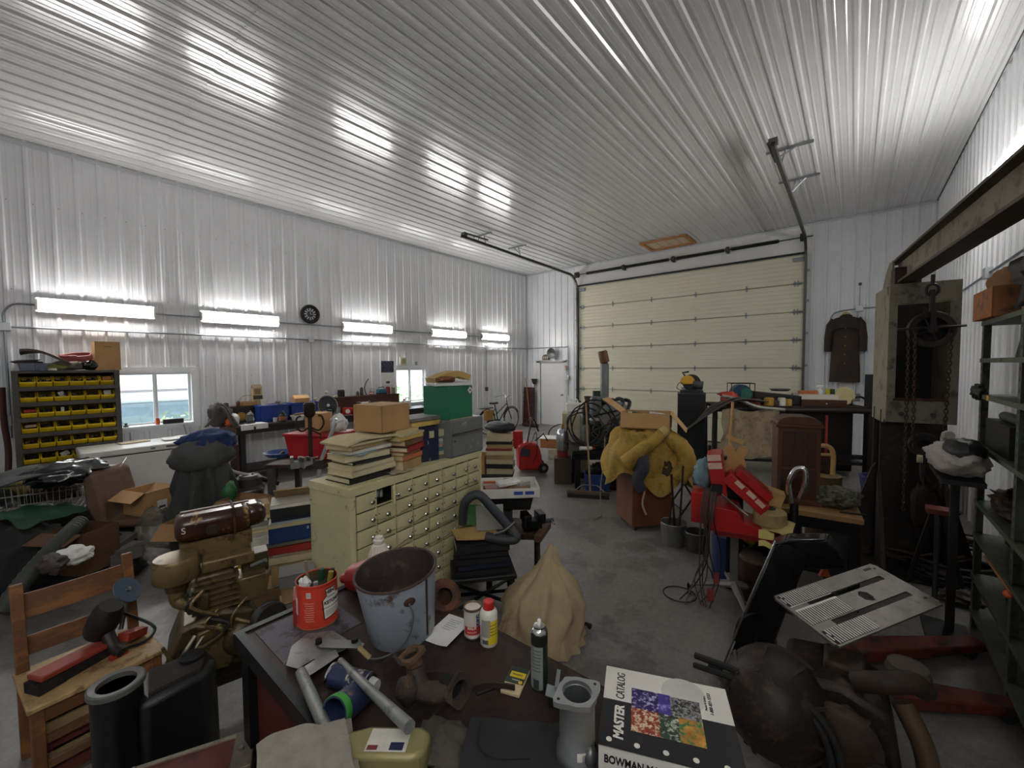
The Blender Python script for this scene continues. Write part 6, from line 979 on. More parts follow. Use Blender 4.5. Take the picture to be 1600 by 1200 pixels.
lump('blue_plastic_bag', 'pale blue plastic bag hanging left of the red stand', 'bag', rsd(-.24, .14, .862), (.085, .09, .13), M('8fb3c2', .2, 0, .1, trans=.4), amp=.3, sd=4)
p = at(1128, 915, 0); turned('blue_barrel', 'slim blue barrel behind the red stand stem', 'barrel', (p.x, p.y + .12, 0), [('barrel', [(0, 0), (.11, 0), (.115, .02), (.115, .40), (.11, .42), (0, .42)], M('22345e', .5))])
p = at(1172, 938, 0); turned('brown_drum', 'rusty brown drum right of the red stand stem', 'drum', (p.x + .03, p.y + .08, 0), [('drum', [(0, 0), (.13, 0), (.135, .02), (.13, .15), (.135, .16), (.13, .3), (.137, .33), (0, .33)], M('3e261c', .6, .2, .3, 7)), ('lid', [(0, .33), (.13, .33), (.12, .36), (0, .365)], M('4d3f30', .7))], n=26)
lump('yellow_mask', 'yellow and black respirator on the floor bin behind the stand', 'mask', rsd(.16, .32, .34), (.14, .1, .07), M('b9a62e', .5, 0, .1, 4, '1a1a1a', .5), amp=.3, sd=3); one('blue_bin', B().prism([(-.15, 0), (.15, 0), (.18, .335), (-.18, .335)], -.14, .14, 'y'), M('22335c', .5), 'dark blue bin under the yellow respirator', 'bin', rsd(.18, .34, 0), rr_)
# ---- table with the antique radio cabinet
Q0 = at(1265, 800, .74); rq = RD(6); t = T('wood_top_table', 'black table with a worn wooden top under the antique cabinet', 'table', (-.30, 4.35, 0), rq); zq = .74
ob('top', B().box((-.36, -.26, zq - .045), (.36, .30, zq)), M('9a7446', .6, 0, .25, 3, stretch=(.3, 1, 1)), t, .006); ob('frame', B().box((-.34, -.24, zq - .14), (.34, .26, zq - .046)), BLKM, t)
for x in (-.31, .31):
    for y in (-.22, .24): ob('leg', B().box((x - .035, y - .035, 0), (x + .035, y + .035, zq - .14)), BLKM, t)
ob('side_panel', B().box((.12, -.22, .1), (.34, -.2, zq - .14)), BLK, t); ob('shelf', B().box((-.3, -.2, .22), (.3, .22, .25)), BLKM, t)
cq = atd(1240, 785, 3.62); t = T('antique_cabinet', 'dark brown antique wooden cabinet with a round topped lid', 'cabinet', (cq.x, 4.36, zq + .001), face(cq) + .22, sc=(.82, .9, .94)); AW = M('56331f', .45, 0, .25, 3, stretch=(1, 1, .15)); AW2 = M('3e2418', .5, 0, .25, 4)
ob('body', B().box((-.19, -.13, .05), (.19, .13, .70)), AW, t, .004); ob('base_moulding', B().box((-.215, -.155, 0), (.215, .155, .05)), AW, t, .008); ob('cornice', B().box((-.21, -.15, .70), (.21, .15, .725)), AW, t, .006)
ob('lid', B().prism([(-.2, .725), (.2, .725), (.19, .755), (.15, .785), (.08, .80), (-.08, .80), (-.15, .785), (-.19, .755)], -.14, .14, 'y'), AW, t, .006)
ob('upper_panel', B().box((-.15, -.136, .34), (-.055, -.13, .67)), AW2, t); ob('upper_panel', B().box((-.045, -.136, .34), (.05, -.13, .67)), AW2, t); ob('upper_panel', B().box((.06, -.136, .34), (.15, -.13, .67)), AW2, t); ob('door', B().box((-.16, -.137, .07), (.16, -.13, .32)), AW2, t, .004)
ob('dial_ring', B().lathe([(.07, 0), (.085, 0), (.085, .008), (.07, .008), (.07, 0)], 24), AW, t).matrix_local = MX((-.0, -.138, .19), (pi / 2, 0, 0))
def tq(x, y, z=0): q = V((-.30, 4.35, 0)) + Matrix.Rotation(rq, 3, 'Z') @ V((x, y, 0)); return (q.x, q.y, zq + .001 + z)
lump('camo_cloth', 'crumpled camouflage cloth on the wooden table top', 'cloth', tq(.2, -.0), (.16, .14, .08), M('6b6a5a', .9, 0, .3, 14, '3a3b32', .5), amp=.45, sd=5)
one('pliers', B().tube([(-.08, 0, .01), (.0, .01, .012), (.08, .03, .01)], .008, 6), BLK, 'black pliers on the right corner of the wooden table', 'pliers', tq(.3, -.18))
pst = at(1298, 800, 0.3); turned('wooden_stump', 'sawn wooden stump with a steel band behind the table', 'stump', (-.2, 5.0, 0), [('trunk', [(0, 0), (.16, 0), (.14, .5), (.135, .86), (0, .86)], M('5a4632', .8, 0, .3, 6)), ('face', [(0, .86), (.13, .86), (.12, .87), (0, .87)], M('9a8058', .8, 0, .3, 12))], n=18)
t = T('hand_saw', 'tan wooden D shaped saw handle standing behind the antique cabinet', 'saw', (-.2, 5.0, .872), face(V((.05, 5, 0)))); ob('grip', B().tube(spline([(-.08, 0, .18), (-.06, 0, .26), (.02, 0, .27), (.06, 0, .2), (.06, 0, .0)], 6), .022, 8).tube([(-.08, 0, .18), (.04, 0, .19)], .016, 8), WOODL, t); ob('blade', B().prism([(-.04, 0), (.06, 0), (.05, .18), (-.07, .17)], -.004, .004, 'y'), DRUST, t)
t = T('black_power_tool', 'black power tool lying behind the antique cabinet', 'tool', (-.42, 5.1, .0), 0); ob('post', B().box((-.08, -.08, 0), (.04, .08, .8)), BLK, t); ob('motor', B().ball((-.03, 0, .92), (.08, .1, .12), 16, 10, .2), BLK, t)
# ================================================================== right side: jib crane, shelf, coat
CR = M('8e8670', .6, .1, .2, 4, '6b5d48', .25, .1); CRD = M('827b6a', .55, .1, .2, 4, '5c5343', .28, .1); IRON = M('3a3736', .55, .5, .3, 9); DKST = M('2f2b27', .6, .3, .3, 5, '40352b', .3, .15)
JC = V((.42, 5.5, 0)); t = T('jib_crane', 'heavy steel jib crane column with a boxed head and beam', 'crane', JC, RD(8)); rj = RD(8)
zb0, zb1 = 1.40, 2.66
ob('column', B().box((-.24, -.16, 0), (.22, -.13, zb0 + .1)).box((-.24, .13, 0), (.22, .16, zb0 + .1)).box((-.03, -.13, 0), (.0, .13, zb0 + .1)), DKST, t)
ob('left_plate', B().prism([(-.31, zb0 + .05), (-.31, zb1 - .14), (-.2, zb1), (.26, zb1), (.26, zb0 - .02), (-.22, zb0 - .02)], -.235, -.215, 'x'), CR, t, .004); ob('right_plate', B().box((.19, -.29, zb0 + .08), (.21, .26, zb1)), CRD, t)
ob('front_frame', B().box((-.235, -.325, zb0 - .0), (.235, -.30, zb0 + .22)).box((-.235, -.325, zb1 - .19), (.235, -.30, zb1)).box((-.235, -.325, zb0 + .22), (-.175, -.30, zb1 - .19)).box((.165, -.325, zb0 + .22), (.235, -.30, zb1 - .19)), CRD, t, .003); ob('box_back', B().box((-.215, .2, zb0), (.19, .22, zb1)), M('201d1a', .7), t); ob('shelf_bar', B().box((-.19, -.34, zb0 + .20), (.17, -.325, zb0 + .225)), RUST, t)
for x in (-.13, .08): ob('bolt', B().cyl((x, -.34, zb0 + .08), (x, -.325, zb0 + .08), .02, n=8), DGREY, t)
for s, x in ((-1, -.24), (1, .22)): ob('gusset', B().prism([(x, 0), (x + s * .28, 0), (x + s * .03, .9), (x, .95)], -.02, .02, 'y'), DKST, t); ob('gusset', B().prism([(-.16, 0), (-.5, 0), (-.16, .9)], x - .015, x + .015, 'x'), DKST, t)
ob('base_plate', B().box((-.5, -.5, 0), (.45, .4, .03)), DKST, t)
# beam
b0 = V((.315, 5.55, 0)); b1 = V((.74, 2.0, 0)); d = (b1 - b0); Lg = d.length; t2 = T('crane_beam', 'long steel I-beam arm of the jib crane running over the shelf', 'beam', (b0.x, b0.y, 2.68), atan2(d.y, d.x)); BM = M('7d7360', .6, .1, .2, 4, '5e4d3b', .35, .1); BD = M('4a3c30', .6, .2, .3, 5)
ob('web', B().box((0, -.01, .02), (Lg, .01, .22)), BM, t2); ob('top_flange', B().box((-.02, -.07, .22), (Lg, .07, .24)), BD, t2); ob('bottom_flange', B().box((0.1, -.07, 0), (Lg, .07, .02)), BD, t2); ob('end_plate', B().prism([(-.34, -.02), (-.14, .16), (.0, .24), (.14, .24), (.14, -.02)], -.075, -.06, 'y').prism([(-.34, -.02), (-.14, .16), (.0, .24), (.14, .24), (.14, -.02)], .06, .075, 'y'), BM, t2); ob('hoist_bracket', B().box((.18, -.09, -.06), (.34, .09, .14)), M('3e2f26', .7, .2, .3, 9), t2)
# chain hoist
hx = V(JC) + Matrix.Rotation(rj, 3, 'Z') @ V((.02, -.44, 0)); t = T('chain_hoist', 'rusty chain hoist with a grooved wheel hanging on the crane', 'hoist', (hx.x, hx.y, 0), rj); zh = zat(hx, 515)
ob('wheel', B().lathe([(.105, -.02), (.15, -.03), (.157, -.02), (.142, 0), (.157, .02), (.15, .03), (.105, .02), (.105, -.02)], 28), IRON, t).matrix_local = MX((0, 0, zh), (pi / 2, 0, 0)); ob('hub', B().lathe([(0, -.05), (.035, -.05), (.035, .05), (0, .05)], 14), IRON, t).matrix_local = MX((0, 0, zh), (pi / 2, 0, 0))
for k in range(4): a = k * pi / 2 + .4; ob('spoke', B().tube([(.03 * cos(a), 0, zh + .03 * sin(a)), (.11 * cos(a), 0, zh + .11 * sin(a))], .012, 6), IRON, t)
ob('guide_bar', B().tube([(-.22, -.03, zh + .01), (.2, -.05, zh + .02)], .01, 6), IRON, t); ob('cheek', B().box((-.018, -.055, zh - .02), (.018, -.045, zh + .2)).box((-.04, .045, zh - .02), (.04, .055, zh + .2)), IRON, t); ob('shackle', B().tube([(0, 0, zh + .15), (0, 0, zh + .34)], .02, 8).tube([(.04 * cos(a), 0, zh + .34 + .05 * sin(a)) for a in [2 * pi * i / 12 for i in range(12)]], .012, 6, closed=True), IRON, t)
ob('hanger_strap', B().tube([(0, .0, zh + .38), (.0, .0, 2.70)], .014, 6), IRON, t)
lk = B(); 
def link(b, c, ax, s=.019):
    b.tube([(c[0] + (s * .6 * cos(a) if ax == 0 else 0), c[1] + (s * .6 * cos(a) if ax else 0), c[2] + s * 1.25 * sin(a)) for a in [2 * pi * i / 8 for i in range(8)]], s * .26, 4, closed=True)
for nm, x0, x1, zlo, dy in (('chain', -.145, -.14, .62, -.02), ('chain', .12, .085, .72, -.03), ('chain', -.11, -.10, 1.2, -.05)):
    b = B(); n_ = int((zh - zlo) / .034)
    for i in range(n_): link(b, (x0 + (x1 - x0) * i / n_, dy, zh - .02 - i * .034), i % 2)
    ob(nm, b, M('4a382b', .7, .4, .2, 20), t)
ob('lower_block', B().lathe([(.04, -.02), (.1, -.03), (.105, 0), (.1, .03), (.04, .02), (.04, -.02)], 22), IRON, t).matrix_local = MX((-.02, 0, zat(hx, 695)), (pi / 2, 0, 0)); ob('lower_hook', B().tube(spline([(-.02, 0, zat(hx, 705)), (-.02, 0, zat(hx, 745)), (.03, 0, zat(hx, 775)), (.07, 0, zat(hx, 760))], 5), .018, 8), IRON, t); ob('spare_chain', B().ball((0, .0, zat(hx, 790)), (.09, .07, .22), 16, 12, .4, 6), M('33241c', .8, .4, .3, 25, bump=.6), t)
# ---- right shelf unit
SG = M('5f6455', .55, .2, .2, 6, '45473c', .25); SX = .70; Ys = [4.45, 3.55, 2.65]; zs_top = 2.25
lev = [zat(V((SX, 4.45, 0)), py) for py in (502, 559, 614, 692, 778, 830, 893, 946)]
t = T('steel_shelf', 'olive grey slotted steel shelf unit along the right wall', 'shelf', (SX, Ys[-1], 0)); L_ = Ys[0] - Ys[-1]
for y in (Ys[0], Ys[1], Ys[2]):
    for x in (0, .38):
        yy = y - Ys[-1]; po = ob('post', B().box((x, yy - .05, 0), (x + .004, yy + .0, zs_top)).box((x, yy - .004, 0), (x + .045, yy, zs_top)), SG, t)
        if x == 0:
            b = B()
            for k in range(26): b.bx((x - .0005, yy - .028, zs_top - .1 - k * .06), (.0015, .012, .022))
            sl = ob('slots', b, BLK, po); sl['kind'] = 'stuff'
for k, z in enumerate(lev): ob('shelf_board', B().box((-.006, -.02, z - .035), (.40, L_ + .0, z - .005)), SG, t)
for k in (2, 3): ob('tag', B().bx((-.007, L_ - .28, lev[k] - .02), (.003, .05, .035)), YEL, t)
def sh(k, y, x=.18): return (SX + x, y, lev[k] - .004)
c = carton('orange_carton', 'torn orange brown carton on top of the steel shelf', (SX + .12, 4.18, lev[0] - .004), RD(92), .44, .34, .19, (), M('a5683a', .8, 0, .2, 5, '6d5344', .3)); ob('hand_hole', B().bx((.06, -.171, .1), (.09, .003, .03)).bx((.0, -.171, .1), (.02, .003, .06)), BLK, c); ob('hand_hole', B().bx((-.16, -.171, .09), (.06, .003, .025)), BLK, c)
lump('leather_apron', 'tan leather bundle stuffed in the orange carton', 'leather', (SX + .12, 4.2, lev[0] + .1), (.14, .19, .12), M('8a6238', .8, 0, .25), amp=.3, sd=4); lump('dark_pump', 'black greasy pump on top of the steel shelf', 'pump', (SX + .15, 3.72, lev[0] - .004), (.14, .2, .18), IRON, amp=.5, sd=7); turned('black_flask', 'black flask standing behind the greasy pump', 'flask', (SX + .28, 3.52, lev[0] - .004), [('flask', [(0, 0), (.07, 0), (.07, .3), (.04, .36), (0, .36)], BLK)])
turned('grey_pulley', 'round grey pulley on the second shelf level', 'pulley', (SX + .12, 3.78, lev[1] + .11), [('pulley', [(0, -.03), (.1, -.03), (.08, 0), (.1, .03), (0, .03)], GREYP)], rot=(pi / 2, .2, pi / 2 - .3)); one('pulley_wedge', B().prism([(-.12, 0), (.1, 0), (.0, .12)], -.05, .05, 'x'), BLK, 'black wedge under the round grey pulley', 'wedge', (SX + .13, 3.95, lev[1] - .004))
lump('black_glove', 'black glove hanging on the shelf post', 'glove', (SX - .01, 4.4, lev[2] - .05), (.04, .08, .06), BLK, amp=.3, sd=2)
one('black_case', B().box((-.12, -.38, 0), (.14, .2, .2)), BLK, 'black open case on the fourth shelf level', 'case', (SX + .14, 4.15, lev[3] - .004)); one('steel_tool', B().cyl((0, -.25, .03), (0, .2, .03), .03), STEEL, 'shiny steel tool on the black case', 'tool', (SX + .08, 4.0, lev[3] + .197)); one('black_bar', B().cyl((0, -.2, .02), (0, .25, .02), .018), BLK, 'black bar lying beside the shiny steel tool', 'bar', (SX + .18, 4.0, lev[3] + .197), .2)
zc4 = zat(V((.58, 4.2, 0)), 735); t = T('covered_saw', 'chainsaw under a grey white cloth on a stand before the shelf', 'saw', (.55, 4.12, 0)); sd_ = T('saw_stand', 'slim black stand under the cloth covered chainsaw', 'stand', (.55, 4.12, 0)); ob('post', B().box((.0, .12, .02), (.045, .165, zc4 - .03)), BLK, sd_); ob('board', B().box((-.1, -.3, zc4 - .03), (.1, .25, zc4)), BLK, sd_); ob('foot', B().box((-.12, -.1, 0), (.12, .25, .02)), BLK, sd_); ob('cloth', B().ball((0, 0, zc4 + .1), (.15, .36, .10), 44, 24, .22, 2.2, 5, zc4 + .001), M('a39c94', .9, 0, .15, 8, bump=.3), t, ang=1.4); ob('handle', B().tube(spline([(0, .3, zc4 + .06), (0, .4, zc4 + .1), (0, .4, zc4 + .2), (0, .25, zc4 + .22)], 5), .03, 8), M('a39c94', .9), t); ob('motor', B().ball((.02, -.12, zc4 + .17), (.1, .17, .08), 16, 10, .2), BLK, t); ob('cap', B().cyl((-.14, .22, zc4 + .03), (-.17, .22, zc4 + .03), .03), M('c9bd9a', .5), t)
for k, (lv, y, x, r, c_, lab) in enumerate(((4, 4.2, .12, (.09, .15, .07), '4a3a2e', 'brown gearbox part on the fifth shelf level'), (4, 3.9, .12, (.1, .12, .06), '38302a', 'dark casting beside the brown gearbox part'), (5, 4.1, .2, (.1, .2, .05), '2a2824', 'flat dark casting on the sixth shelf level'), (6, 3.9, .2, (.12, .25, .05), '2c2b26', 'long dark casting on the seventh shelf level'), (5, 3.2, .2, (.1, .2, .08), '3b2f28', 'rusty casting at the near end of the sixth level'), (2, 3.3, .2, (.12, .2, .1), '2d2d2e', 'black bundle at the near end of the third level'), (1, 3.3, .2, (.12, .2, .1), '3a3532', 'dark bundle at the near end of the second level'))): lump('casting', lab, 'machine part', sh(lv, y, x), r, M(c_, .6, .3, .3, 12), amp=.5, fq=4, sd=k * 2.3, nu=22, nv=14, grp='castings on the steel shelf')
turned('white_knob_can', 'small white canister at the near end of the fifth shelf level', 'canister', sh(4, 3.40, .06), [('can', [(0, 0), (.04, 0), (.04, .09), (0, .09)], WHITE)])
t = T('brush_hook', 'stick with an orange tip poking out of the shelf', 'stick', sh(5, 3.5, -.05)); ob('rod', B().tube([(0, -.25, .05), (0, .3, .04)], .008, 6), WOODM, t); ob('tip', B().ball((0, -.2, .02), (.02, .03, .02), 10, 6), ORG, t)
# ---- coat on the far wall
pc0 = aty(1322, 492, YF - .06); zt_c, zb_c = pc0.z, aty(1322, 597, YF - .06).z; hc = zt_c - zb_c; t = T('long_coat', 'long dark brown coat with a shoulder cape hanging on the far wall', 'coat', (pc0.x, YF - .10, zb_c), 0, sc=(.70, 1, 1)); CO = M('3a312a', .85, 0, .2, 4, '4a3122', .3, .1)
def coat(u, v):
    a = 2 * pi * u; w = .36 - .07 * v if v < .6 else .318 + .04 * (v - .6) / .3 if v < .88 else max(.02, .355 - 2.4 * (v - .88)); dpt = .07
    f = 1 + .10 * sin(a * 9 + 3 * nz(v * 2, u * 2)) * (1 - v)
    return (w * cos(a) * (1 + .03 * nz(v * 3, u * 4)), dpt * sin(a) * f, hc * v * .985)
ob('body', B().grid(coat, 60, 24, True), CO, t, ang=1.2)
for s in (-1, 1): ob('sleeve', B().tube([(s * .28, -.01, hc * .93), (s * .36, -.02, hc * .84), (s * .405, -.02, hc * .66), (s * .415, -.02, hc * .46)], [.07, .10, .095, .085], 12), CO, t)
ob('cape', B().sheet(lambda u, v: (-.42 + .84 * u, -.115 + .04 * abs(u - .5) + .008 * sin(u * 22), hc * (.985 - .17 * v - .10 * abs(2 * u - 1) ** 1.4) + .012 * sin(u * 9)), 30, 8, .012), M('332b25', .85, 0, .2), t); ob('collar', B().ball((0, -.02, hc * .97), (.15, .09, .05), 16, 8, .1), CO, t); ob('hanger', B().tube(spline([(-.1, 0, hc), (0, 0, hc + .035), (.1, 0, hc)], 4), .02, 6).tube([(0, 0, hc + .03), (.0, .02, hc + .08)], .006, 5), WOODL, t)
for k in range(5): ob('button', B().cyl((-.0, -.125, hc * (.8 - .13 * k)), (-.0, -.108, hc * (.8 - .13 * k)), .013, n=8), BRASS, t)
t = T('wall_conduit', 'steel conduit with a junction box above the coat', 'conduit'); q0, q1 = aty(1343, 482, YF - .03), aty(1300, 492, YF - .03); ob('pipe', B().tube(spline([(q1.x - .04, YF - .035, q1.z - .2), (q1.x + .0, YF - .035, q1.z - .02), (q1.x + .12, YF - .035, q0.z - .03), (q0.x, YF - .035, q0.z), (q0.x + .45, YF - .035, q0.z)], 4), .012, 8), COND, t); ob('junction_box', B().bx((q0.x, YF - .04, q0.z), (.12, .07, .12)), BOXM, t, .006); ob('riser', B().cyl((q0.x, YF - .03, q0.z), (q0.x, YF - .03, aty(1344, 444, YF).z), .008), COND, t); ob('stub', B().bx((q0.x, YF - .03, aty(1344, 444, YF).z), (.05, .04, .05)), DGREY, t); ob('drop', B().cyl((q0.x - .02, YF - .03, q0.z), (q0.x - .02, YF - .03, 1.25), .010), COND, t); ob('outlet_box', B().bx((q0.x - .02, YF - .04, 1.24), (.14, .07, .15)), GREYP, t, .006)
t = T('right_wall_conduit', 'steel conduit climbing along the right wall to a box', 'conduit'); r0, r1, r2_ = atx(1488, 475, XR - .03), atx(1547, 413, XR - .03), atx(1600, 375, XR - .03); zr_ = (r0.z + r1.z) / 2; ob('pipe', B().tube([(XR - .035, 10.5, zr_), (XR - .035, r1.y, zr_), (XR - .035, 2.0, zr_)], .013, 8), COND, t); ob('junction_box', B().bx((XR - .045, r1.y, zr_), (.06, .12, .12)), BOXM, t, .006); ob('drop', B().cyl((XR - .03, r1.y, zr_), (XR - .03, r1.y, 1.6), .011), COND, t)
# ---- stuff between crane and shelf
t = T('wood_board_pile', 'pale boards leaning against the right wall behind the crane', 'boards', (.80, 7.9, 0)); 
for k in range(4): ob('board', B().box((-.03 + .04 * k, -.55, .0), (.0 + .04 * k, .45, .95 - .06 * k), (.0, .14, .03 * k)), WOODL, t)
one('red_sheet', B().prism([(-.35, 0), (.3, 0), (.28, .85)], -.01, .01, 'x'), M('6d2420', .5, 0, .2, 5, '9a8580', .12), 'dark red triangular steel sheet standing by the shelf', 'sheet', (.95, 7.0, 0), RD(-4))
t = T('tripod_stand', 'black tripod stand with a red top before the shelf', 'stand', (.56, 4.85, 0))
for k in range(3): a = k * 2.09 + .4; ob('leg', B().tube([(.03 * cos(a), .03 * sin(a), .72), (.2 * cos(a), .24 * sin(a), 0)], .018, 6), BLK, t)
ob('head', B().box((-.07, -.07, .70), (.07, .07, .74)), M('7a3a30', .6), t)
pp = at(1440, 860, 0); 
for k, (x0, y0, x1, y1, z0, z1, r, c_, lab) in enumerate(((1375, 855, 1495, 805, .03, .42, .03, '5a5856', 'thick steel bar'), (1400, 842, 1500, 800, .05, .5, .025, '34302d', 'dark pipe'), (1350, 868, 1410, 850, .03, .03, .03, '3f332c', 'short rusty pipe'), (1440, 905, 1520, 880, .02, .02, .012, '6a5a4a', 'thin rusty rod'), (1390, 862, 1500, 872, .02, .03, .015, '4a3a30', 'long rusty rod'))):
    a, c = at(x0, y0, z0), at(x1, y1, z1); one('steel_bar', B().tube([a, c], r, 8), M(c_, .5, .5, .3), lab + ' in the scrap pile at the foot of the crane', 'bar', grp='scrap at the foot of the crane') if False else one('steel_bar', B().tube([a, c], r, 8), M(c_, .5, .5, .3), lab + ' in the scrap pile at the foot of the crane', 'bar', (0, 0, 0), 0, 'scrap at the foot of the crane')
for k, (px, py, r, n_, c_, w_, lab) in enumerate(((1450, 880, .24, 4, '4a3a2e', .016, 'brown hose coil'), (1480, 900, .3, 5, '2a2622', .018, 'black hose coil'), (1420, 885, .2, 3, '54402f', .014, 'thin rusty cable coil'), (1455, 850, .16, 2, '6a5c4a', .02, 'pale hose loop'), (1500, 870, .2, 3, '3a2f28', .014, 'dark wire coil'))):
    p = at(px, py, 0); one('hose_coil', B().tube(coil(r, n_, .12, .05, r * .8, k), w_, 6), M(c_, .65, .1, .25), lab + ' on the floor at the foot of the crane', 'coil', (p.x, p.y, .03 + .02 * k), 0, 'coils at the foot of the crane')
for k, (px, py, r, c_, lab) in enumerate(((1505, 945, (.13, .09, .05), '4c443a', 'small greasy gear part on the floor before the shelf'), (1395, 870, (.15, .1, .06), '2e2824', 'rusty casting at the left foot of the crane'), (1480, 915, (.22, .14, .07), '26211d', 'black casting under the hose coils'))): p = at(px, py, 0); lump('floor_casting', lab, 'machine part', (p.x, p.y, 0), r, M(c_, .6, .3, .3, 12), amp=.5, fq=4, sd=k + 3)
t = T('purple_tub', 'purple plastic tub behind the left foot of the crane', 'tub', (*at(1368, 778, 0)[:2], 0)); ob('tub', B().lathe([(0, 0), (.15, 0), (.19, .3), (.2, .3), (.2, .32), (.17, .32), (.14, .02), (0, .02)], 20), M('3c3f6e', .5), t)
# ---- red pallet jack
PJ = V((-.20, 3.15, 0)); t = T('pallet_jack', 'pallet jack with red forks and a black pump column', 'pallet jack', (0, 0, 0)); FK = M('6b2a22', .6, .1, .25, 5, '3f2822', .45)
for (a, c) in (((1330, 1010), (1532, 1000)), ((1395, 1075), (1592, 1098))):
    p, q = at(*a, .1), at(*c, .1); d = (q - p); d.z = 0; n_ = V((-d.y, d.x, 0)).normalized() * .085; p.z = q.z = 0
    ob('fork', B().add([p + n_ + V((0, 0, .04)), p - n_ + V((0, 0, .04)), q - n_ * .6 + V((0, 0, .05)), q + n_ * .6 + V((0, 0, .05)), p + n_ + V((0, 0, .12)), p - n_ + V((0, 0, .12)), q - n_ * .6 + V((0, 0, .10)), q + n_ * .6 + V((0, 0, .10))], [(0, 3, 2, 1), (4, 5, 6, 7), (0, 1, 5, 4), (1, 2, 6, 5), (2, 3, 7, 6), (3, 0, 4, 7)]), FK, t, .01); ob('roller', B().cyl(q - d * .12 + V((0, 0, .04)) - n_ * .5, q - d * .12 + V((0, 0, .04)) + n_ * .5, .04, n=12), DGREY, t)
# black bent column: box section leaning right, then a curved head
def bb_(pts, w, m, nm, bev=.012):
    b = B(); k = len(pts); vs = []; wx = RT * w
    for p, h in pts:
        p = V(p); vs += [p - wx - V((0, h, 0)), p + wx - V((0, h, 0)), p + wx + V((0, h, 0)), p - wx + V((0, h, 0))]
    fs = [(0, 1, 2, 3), tuple(4 * (k - 1) + i for i in (3, 2, 1, 0))]
    for i in range(k - 1): fs += [(4 * i + j, 4 * (i + 1) + j, 4 * (i + 1) + (j + 1) % 4, 4 * i + (j + 1) % 4) for j in range(4)]
    return ob(nm, b.add(vs, fs), m, t, bev)
GBL = M('141415', .25, 0, .1, coat=.3)
D0 = 2.62
bb_([(atd(1158, 1062, D0), .06), (atd(1205, 935, D0), .075), (atd(1240, 850, D0), .075), (atd(1262, 838, D0), .07)], .125, GBL, 'column'); bb_([(atd(1236, 846, D0), .075), (atd(1262, 838, D0), .085), (atd(1282, 858, D0), .075), (atd(1290, 885, D0), .06)], .125, GBL, 'column_head')
ob('edge_strip', B().tube([atd(1126, 1050, D0 - .1), atd(1172, 935, D0 - .1), atd(1212, 845, D0 - .1)], .006, 5), STEEL, t); ob('side_grip', B().tube(spline([atd(1148, 1000, D0 - .05), atd(1160, 965, D0 - .05), atd(1190, 962, D0 - .05), atd(1178, 1010, D0 - .05)], 5), .014, 7), BLKM, t); ob('pump', B().cyl(atd(1205, 1010, D0 + .05), atd(1185, 1060, D0 + .05), .07), BLKM, t); ob('gauge', B().ball(atd(1200, 1000, D0), (.05, .05, .06), 12, 8), DGREY, t); ob('axle', B().cyl(V(at(1165, 1065, .09)) - V((.2, 0, 0)), V(at(1165, 1065, .09)) + V((.3, 0, 0)), .03), BLKM, t)
for x in (1150, 1215): q = at(x, 1068, 0); ob('wheel', B().cyl((q.x - .03, q.y, .09), (q.x + .03, q.y, .09), .09), RUB, t)
ob('orange_tip', B().prism([(-.03, 0), (.035, 0), (.01, .09)], -.01, .01, 'y'), M('b5532e', .6), t).matrix_local = MX(atd(1287, 900, D0 + .1), (0, 0, .6))
hq = atd(1240, 830, 3.3); t = T('lift_handle', 'chrome loop handle on an upright black tube before the antique cabinet', 'jack', (hq.x, hq.y, 0), face(hq)); zt1, zt0 = zat(hq, 735), zat(hq, 790); ob('tube', B().cyl((0, 0, 0.03), (0, 0, zt0 + .02), .03), BLK, t); ob('base', B().box((-.1, -.15, 0), (.1, .15, .06)), BLK, t)
ob('loop', B().tube(spline([(-.015, 0, zt0), (-.04, 0, zt0 + .16), (.0, 0, zt1 - .0), (.055, 0, zt1 + .02), (.07, 0, zt1 - .04), (.06, 0, zt0 + .15), (.035, 0, zt0 + .06)], 6), .02, 10), CHROME, t)
# ================================================================== foreground table
ZT_ = .9; TX0, TX1, TY0, TY1 = -1.83, -.2, .54, 1.16
TT = M('3a2a24', .55, .3, .3, 4, '2a1f1c', .45, .15); TTG = M('57515a', .6, .2, .25, 8, '2e2830', .35)
t = T('steel_table', 'rusty steel work table in the foreground', 'table', (TX0, TY0, 0)); W, D = TX1 - TX0, TY1 - TY0
ob('top', B().box((.0, .0, ZT_ - .008), (W, D, ZT_)), TT, t); ob('left_sheet', B().box((.02, .03, ZT_), (.3, .33, ZT_ + .002)), TTG, t)
ob('front_angle', B().box((-.01, -.03, ZT_ - .05), (W, -.0, ZT_ + .012)), BLKM, t); ob('side_angle', B().box((-.03, -.03, ZT_ - .05), (.0, D, ZT_ + .006)), BLKM, t); ob('back_angle', B().box((-.01, D, ZT_ - .05), (W, D + .03, ZT_ - .0)), DRUST, t)
for x, y in ((.02, .02), (W - .08, .02), (.02, D - .06), (W - .08, D - .06)): ob('leg', B().box((x - .03, y - .03, 0), (x + .04, y + .03, ZT_ - .05)), BLKM, t)
ob('brace', B().tube([(.03, .02, .42), (.03, D - .04, .62)], .015, 6), BLKM, t); ob('stretcher', B().box((.0, .0, .20), (W - .05, .03, .24)), BLKM, t); ob('red_panel', B().box((.05, .02, .25), (.40, .03, ZT_ - .06)), M('4a1612', .5), t)
def tb(px, py, z=ZT_ + .001): return at(px, py, z)
zt0_ = ZT_ + .001
